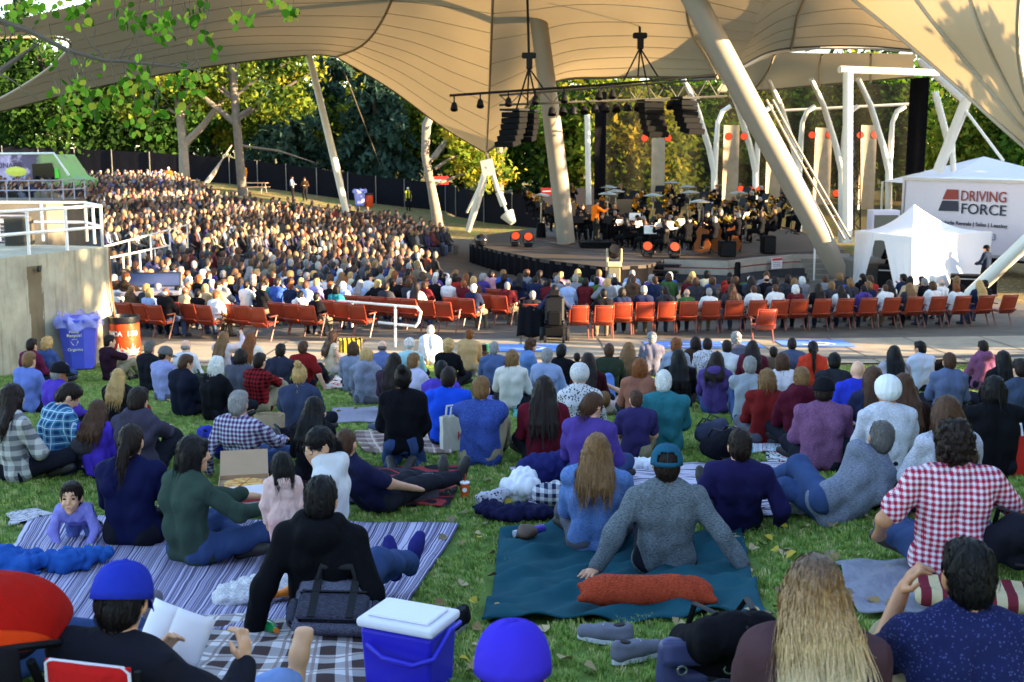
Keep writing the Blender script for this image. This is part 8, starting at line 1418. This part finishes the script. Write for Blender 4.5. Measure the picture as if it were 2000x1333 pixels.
openbag(888, 882, 'white canvas tote bag with red letters beside the denim blue shirt', .30, .10, .36, F_('#c8c2b8'), 30, [('Ko', .12, .0, .12)], plain('print_red3', '#a8281c', .6, var=0), F_('#c8c2b8'), 'tote_bag'); openbag(826, 978, 'grey insulated lunch bag standing open on the patterned blanket', .24, .17, .19, plain('lunch_grey', '#4c4c54', .35, var=.15, scale=12, bmp=.4, bscale=20), 30, None, None, None, 'lunch_bag')
t = openbag(1962, 930, 'bright red tote bag with white handles at the right edge', .38, .2, .36, plain('tote_red', '#b8201c', .35, var=.1, scale=10, bmp=.3, bscale=16), -8, None, None, plain('handle_white', '#d0d0e0', .5), 'tote_bag'); mb = MB(); mb.lathe([(.001, 0), (.024, 0), (.024, .004), (.001, .004)], (-.12, -.112, .15), 14, Matrix.Rotation(R(90), 3, 'X')); mb.build('emblem', plain('emblem_white', '#e8e4e0', .5), t)
for i in range(6): mb = MB(); mb.box((-.12, -.113, .11 - i * .014), (.018, .003, .008)); mb.build('print_mark', plain('emblem_white', '#e8e4e0', .5), t)
openbag(685, 690, 'yellow and black striped crate bag on the path', .5, .3, .3, F_('#b89a20', 'stripe', '#2a2a2c', sc=.5), 10, None, None, None, 'crate_bag'); openbag(960, 700, 'small green gift bag beside the tan sweater', .24, .14, .3, plain('bag_teal', '#2a6a54', .5), 12)
t = thing('ice_box', 'royal blue box with black handle beside the turban', 'box', G(1800, 898), R(-10)); mb = MB(); mb.bbox((0, 0, .17), (.36, .26, .34), .03); mb.build('tub', plain('box_royal', '#241c98', .4, var=.06), t); mb = MB(); mb.bbox((0, 0, .355), (.38, .28, .03), .01); mb.build('lid', plain('box_royal2', '#3428b0', .4), t); bagpart(t, 'handle', [(-.15, -.13, .34), (-.12, -.15, .42), (.12, -.15, .42), (.15, -.13, .34)], .012, STRAP)
t = thing('folding_stool', 'yellow and green folded chair beside the black-haired girl', 'chair', G(780, 895), R(10)); [bagpart(t, 'frame_tube', [(a, 0, .02), (b_, .05, .45)], .012, plain('tube_yellow', '#d0b818', .4), 6) for a, b_ in ((-.12, .10), (.12, -.10))]; mb = MB(); mb.box((0, .02, .36), (.22, .02, .22)); mb.build('sling', F_('#1c5a3c'), t)
# low black beach chair under the man in the pale shirt
p = G(1800, 752); t = thing('beach_chair', 'low black sling chair under the man in the pale shirt', 'chair', p, R(8)); mb = MB(); mb.sheet(lambda u, v: Vector(((u - .5) * .52, -.18 - .10 * v - .03 * math.sin(u * 3.14), .10 + .42 * v)), 8, 6); mb.build('sling_back', F_('#141418'), t, True, solid=.01)
for s in (-1, 1): bagpart(t, 'frame_tube', [(s * .27, .2, .02), (s * .27, -.16, .12), (s * .27, -.3, .56)], .014, M_BLACK)
# programme booklet in the capped man's hands
p = at(330, 1235, 4.35); t = thing('programme', 'open printed programme held by the man in the royal blue cap', 'booklet', p, R(-20)); pg = plain('page_white', '#e0dce4', .7, var=.03)
for s in (-1, 1):
    mb = MB(); mb.sheet(lambda u, v: Vector((s * .145 * u, -.05 * u * (1 - u) * 2 + .05 * u, .20 * (v - .5))), 6, 6); q = mb.build('page', pg, t, True, solid=.004)
mb = MB(); mb.box((.085, .028, .08), (.11, .003, .03), Matrix.Rotation(R(18), 3, 'Z')); mb.build('print_band', plain('print_lemon2', '#d8c828', .5), t)
for i in range(6): mb = MB(); mb.box((.075, .022, .05 - i * .022), (.09, .002, .004), Matrix.Rotation(R(18), 3, 'Z')); mb.build('text_line', plain('notice_grey', '#8a8488', .6), t)
t.rotation_euler = (R(-28), R(10), R(-22))
# low red chair behind the capped man
p = G(180, 1420); t = thing('lawn_chair', 'low red canvas chair behind the man in the royal blue cap', 'chair', at(176, 1330, 3.55), R(-14)); mb = MB(); mb.sheet(lambda u, v: Vector(((u - .5) * .30, -.02 * math.sin(u * 3.14), .25 * (v - .75))), 8, 8); q = mb.build('sling_back', F_('#b01c1c'), t, True, solid=.012); bagpart(t, 'piping', [(-.15, -.012, -.1), (-.15, -.012, .05), (-.135, -.012, .062), (.13, -.012, .062), (.15, -.012, .045), (.15, -.012, -.12)], .006, plain('piping_white', '#c8c4cc', .6)); bagpart(t, 'frame_tube', [(-.16, .02, -.9), (-.16, .02, .04)], .012, M_BLACK); bagpart(t, 'frame_tube', [(.16, .02, -.9), (.16, .02, .04)], .012, M_BLACK)
# stroller
o = at(30, 1290, 3.9); t = thing('stroller', 'stroller with bright red hood cut by the left edge', 'stroller', o, R(-10)); RED = F_('#a3170f'); ORG = F_('#c83a12')
def hood(u, v, r_=.30): a = R(12 + 150 * v); w = math.pi * u; f_ = 1 - .035 * abs(math.sin(v * 9.4)); return Vector((-.05 + r_ * .80 * math.cos(w), -.05 + .03 * math.sin(u * 9) + f_ * r_ * math.sin(w) ** .8 * -math.cos(a) * .9, .10 + f_ * r_ * math.sin(w) ** .7 * math.sin(a) * .80))
mb = MB(); mb.sheet(lambda u, v: hood(u, v), 28, 20); mb.build('hood', RED, t, True, solid=.01); mb = MB(); mb.sheet(lambda u, v: hood(u, v * .16 - .02, .31), 28, 5); mb.build('hood_rim', ORG, t, True, solid=.012)
mb = MB(); mb.sheet(lambda u, v: Vector((-.05 + (u - .5) * .48, -.27 - .05 * math.sin(u * 3.14) + .05 * v, .165 - .70 * v)), 12, 8); mb.build('rear_panel', F_('#18161a'), t, True, solid=.02); mb = MB(); mb.sheet(lambda u, v: Vector((-.05 + (u - .5) * .46, -.31 - .03 * math.sin(u * 3.14), -.16 - .32 * v)), 12, 6); mb.build('storage_pouch', F_('#121014'), t, True, solid=.015)
bagpart(t, 'hood_bow', [hood(k / 20, .02, .315) for k in range(21)], .014, M_BLACK)
for s in (-1, 1): bagpart(t, 'frame_tube', [(-.05 + s * .24, -.2, .1), (-.05 + s * .25, .1, -.55), (-.05 + s * .25, .3, -1.2)], .016, M_BLACK)
for s in (-1, 1): mb = MB(); mb.lathe([(.05, -.03), (.13, -.03), (.13, .03), (.05, .03)], (-.05 + s * .27, -.1, -1.1), 16, Matrix.Rotation(R(90), 3, 'Y')); mb.build('wheel', plain('rubber', '#1c1c1e', .7), t)
# fallen leaves
lf = [plain('dry_leaf_' + c, c, .8, var=.2, scale=30) for c in ('#a08c62', '#8a7048', '#b09a74', '#b8a030', '#7a6a50')]; rl = random.Random(17)
lv = [(0, 0), (.4, .15), (.5, .45), (.3, .75), (.05, 1.0)]; vv = []
for s in (1, -1): vv += [(s * x, y - .5, .16 * x * (1 if s > 0 else 1.6) + .12 * math.sin(y * 5)) for x, y in lv]
lme = mesh_from(np.array(vv), [(0, 1, 2, 3, 4), (5, 9, 8, 7, 6)], 'fallen_leaf', False); n = 0
spots = [(932,1057),(880,1158),(905,1150),(1443,1065),(1500,1060),(1470,1080),(1570,1040),(1625,1035),(1695,1020),(1710,1030),(1700,978),(1530,1090),(1545,1095),(1620,1090),(1325,1228),(1440,1215),(1650,1162),(1715,1265),(1690,1310),(860,1190),(925,1185),(1105,1300),(1060,1240),(1155,1320),(870,1205),(905,1010),(940,1000),(880,1025),(905,1070),(960,1090)] + [(rl.uniform(860, 1000), rl.uniform(900, 1320)) for _ in range(26)] + [(rl.uniform(1400, 1760), rl.uniform(1030, 1320)) for _ in range(40)] + [(rl.uniform(100, 1950), rl.uniform(740, 930)) for _ in range(40)] + [(rl.uniform(300, 1950), rl.uniform(700, 722)) for _ in range(60)]
for px, py in spots:
    p = G(px, py); l = obj('fallen_leaf', lme, lf[rl.randrange(5)], None, p + Vector((0, 0, .038))); l.rotation_euler = (R(rl.uniform(-25, 25)), R(rl.uniform(-25, 25)), R(rl.uniform(0, 360))); s = rl.uniform(.05, .09); l.scale = (s, s, s); tag(l, 'dry curled leaf fallen on the lawn', 'leaf', 'fallen leaves on the lawn')

grass()
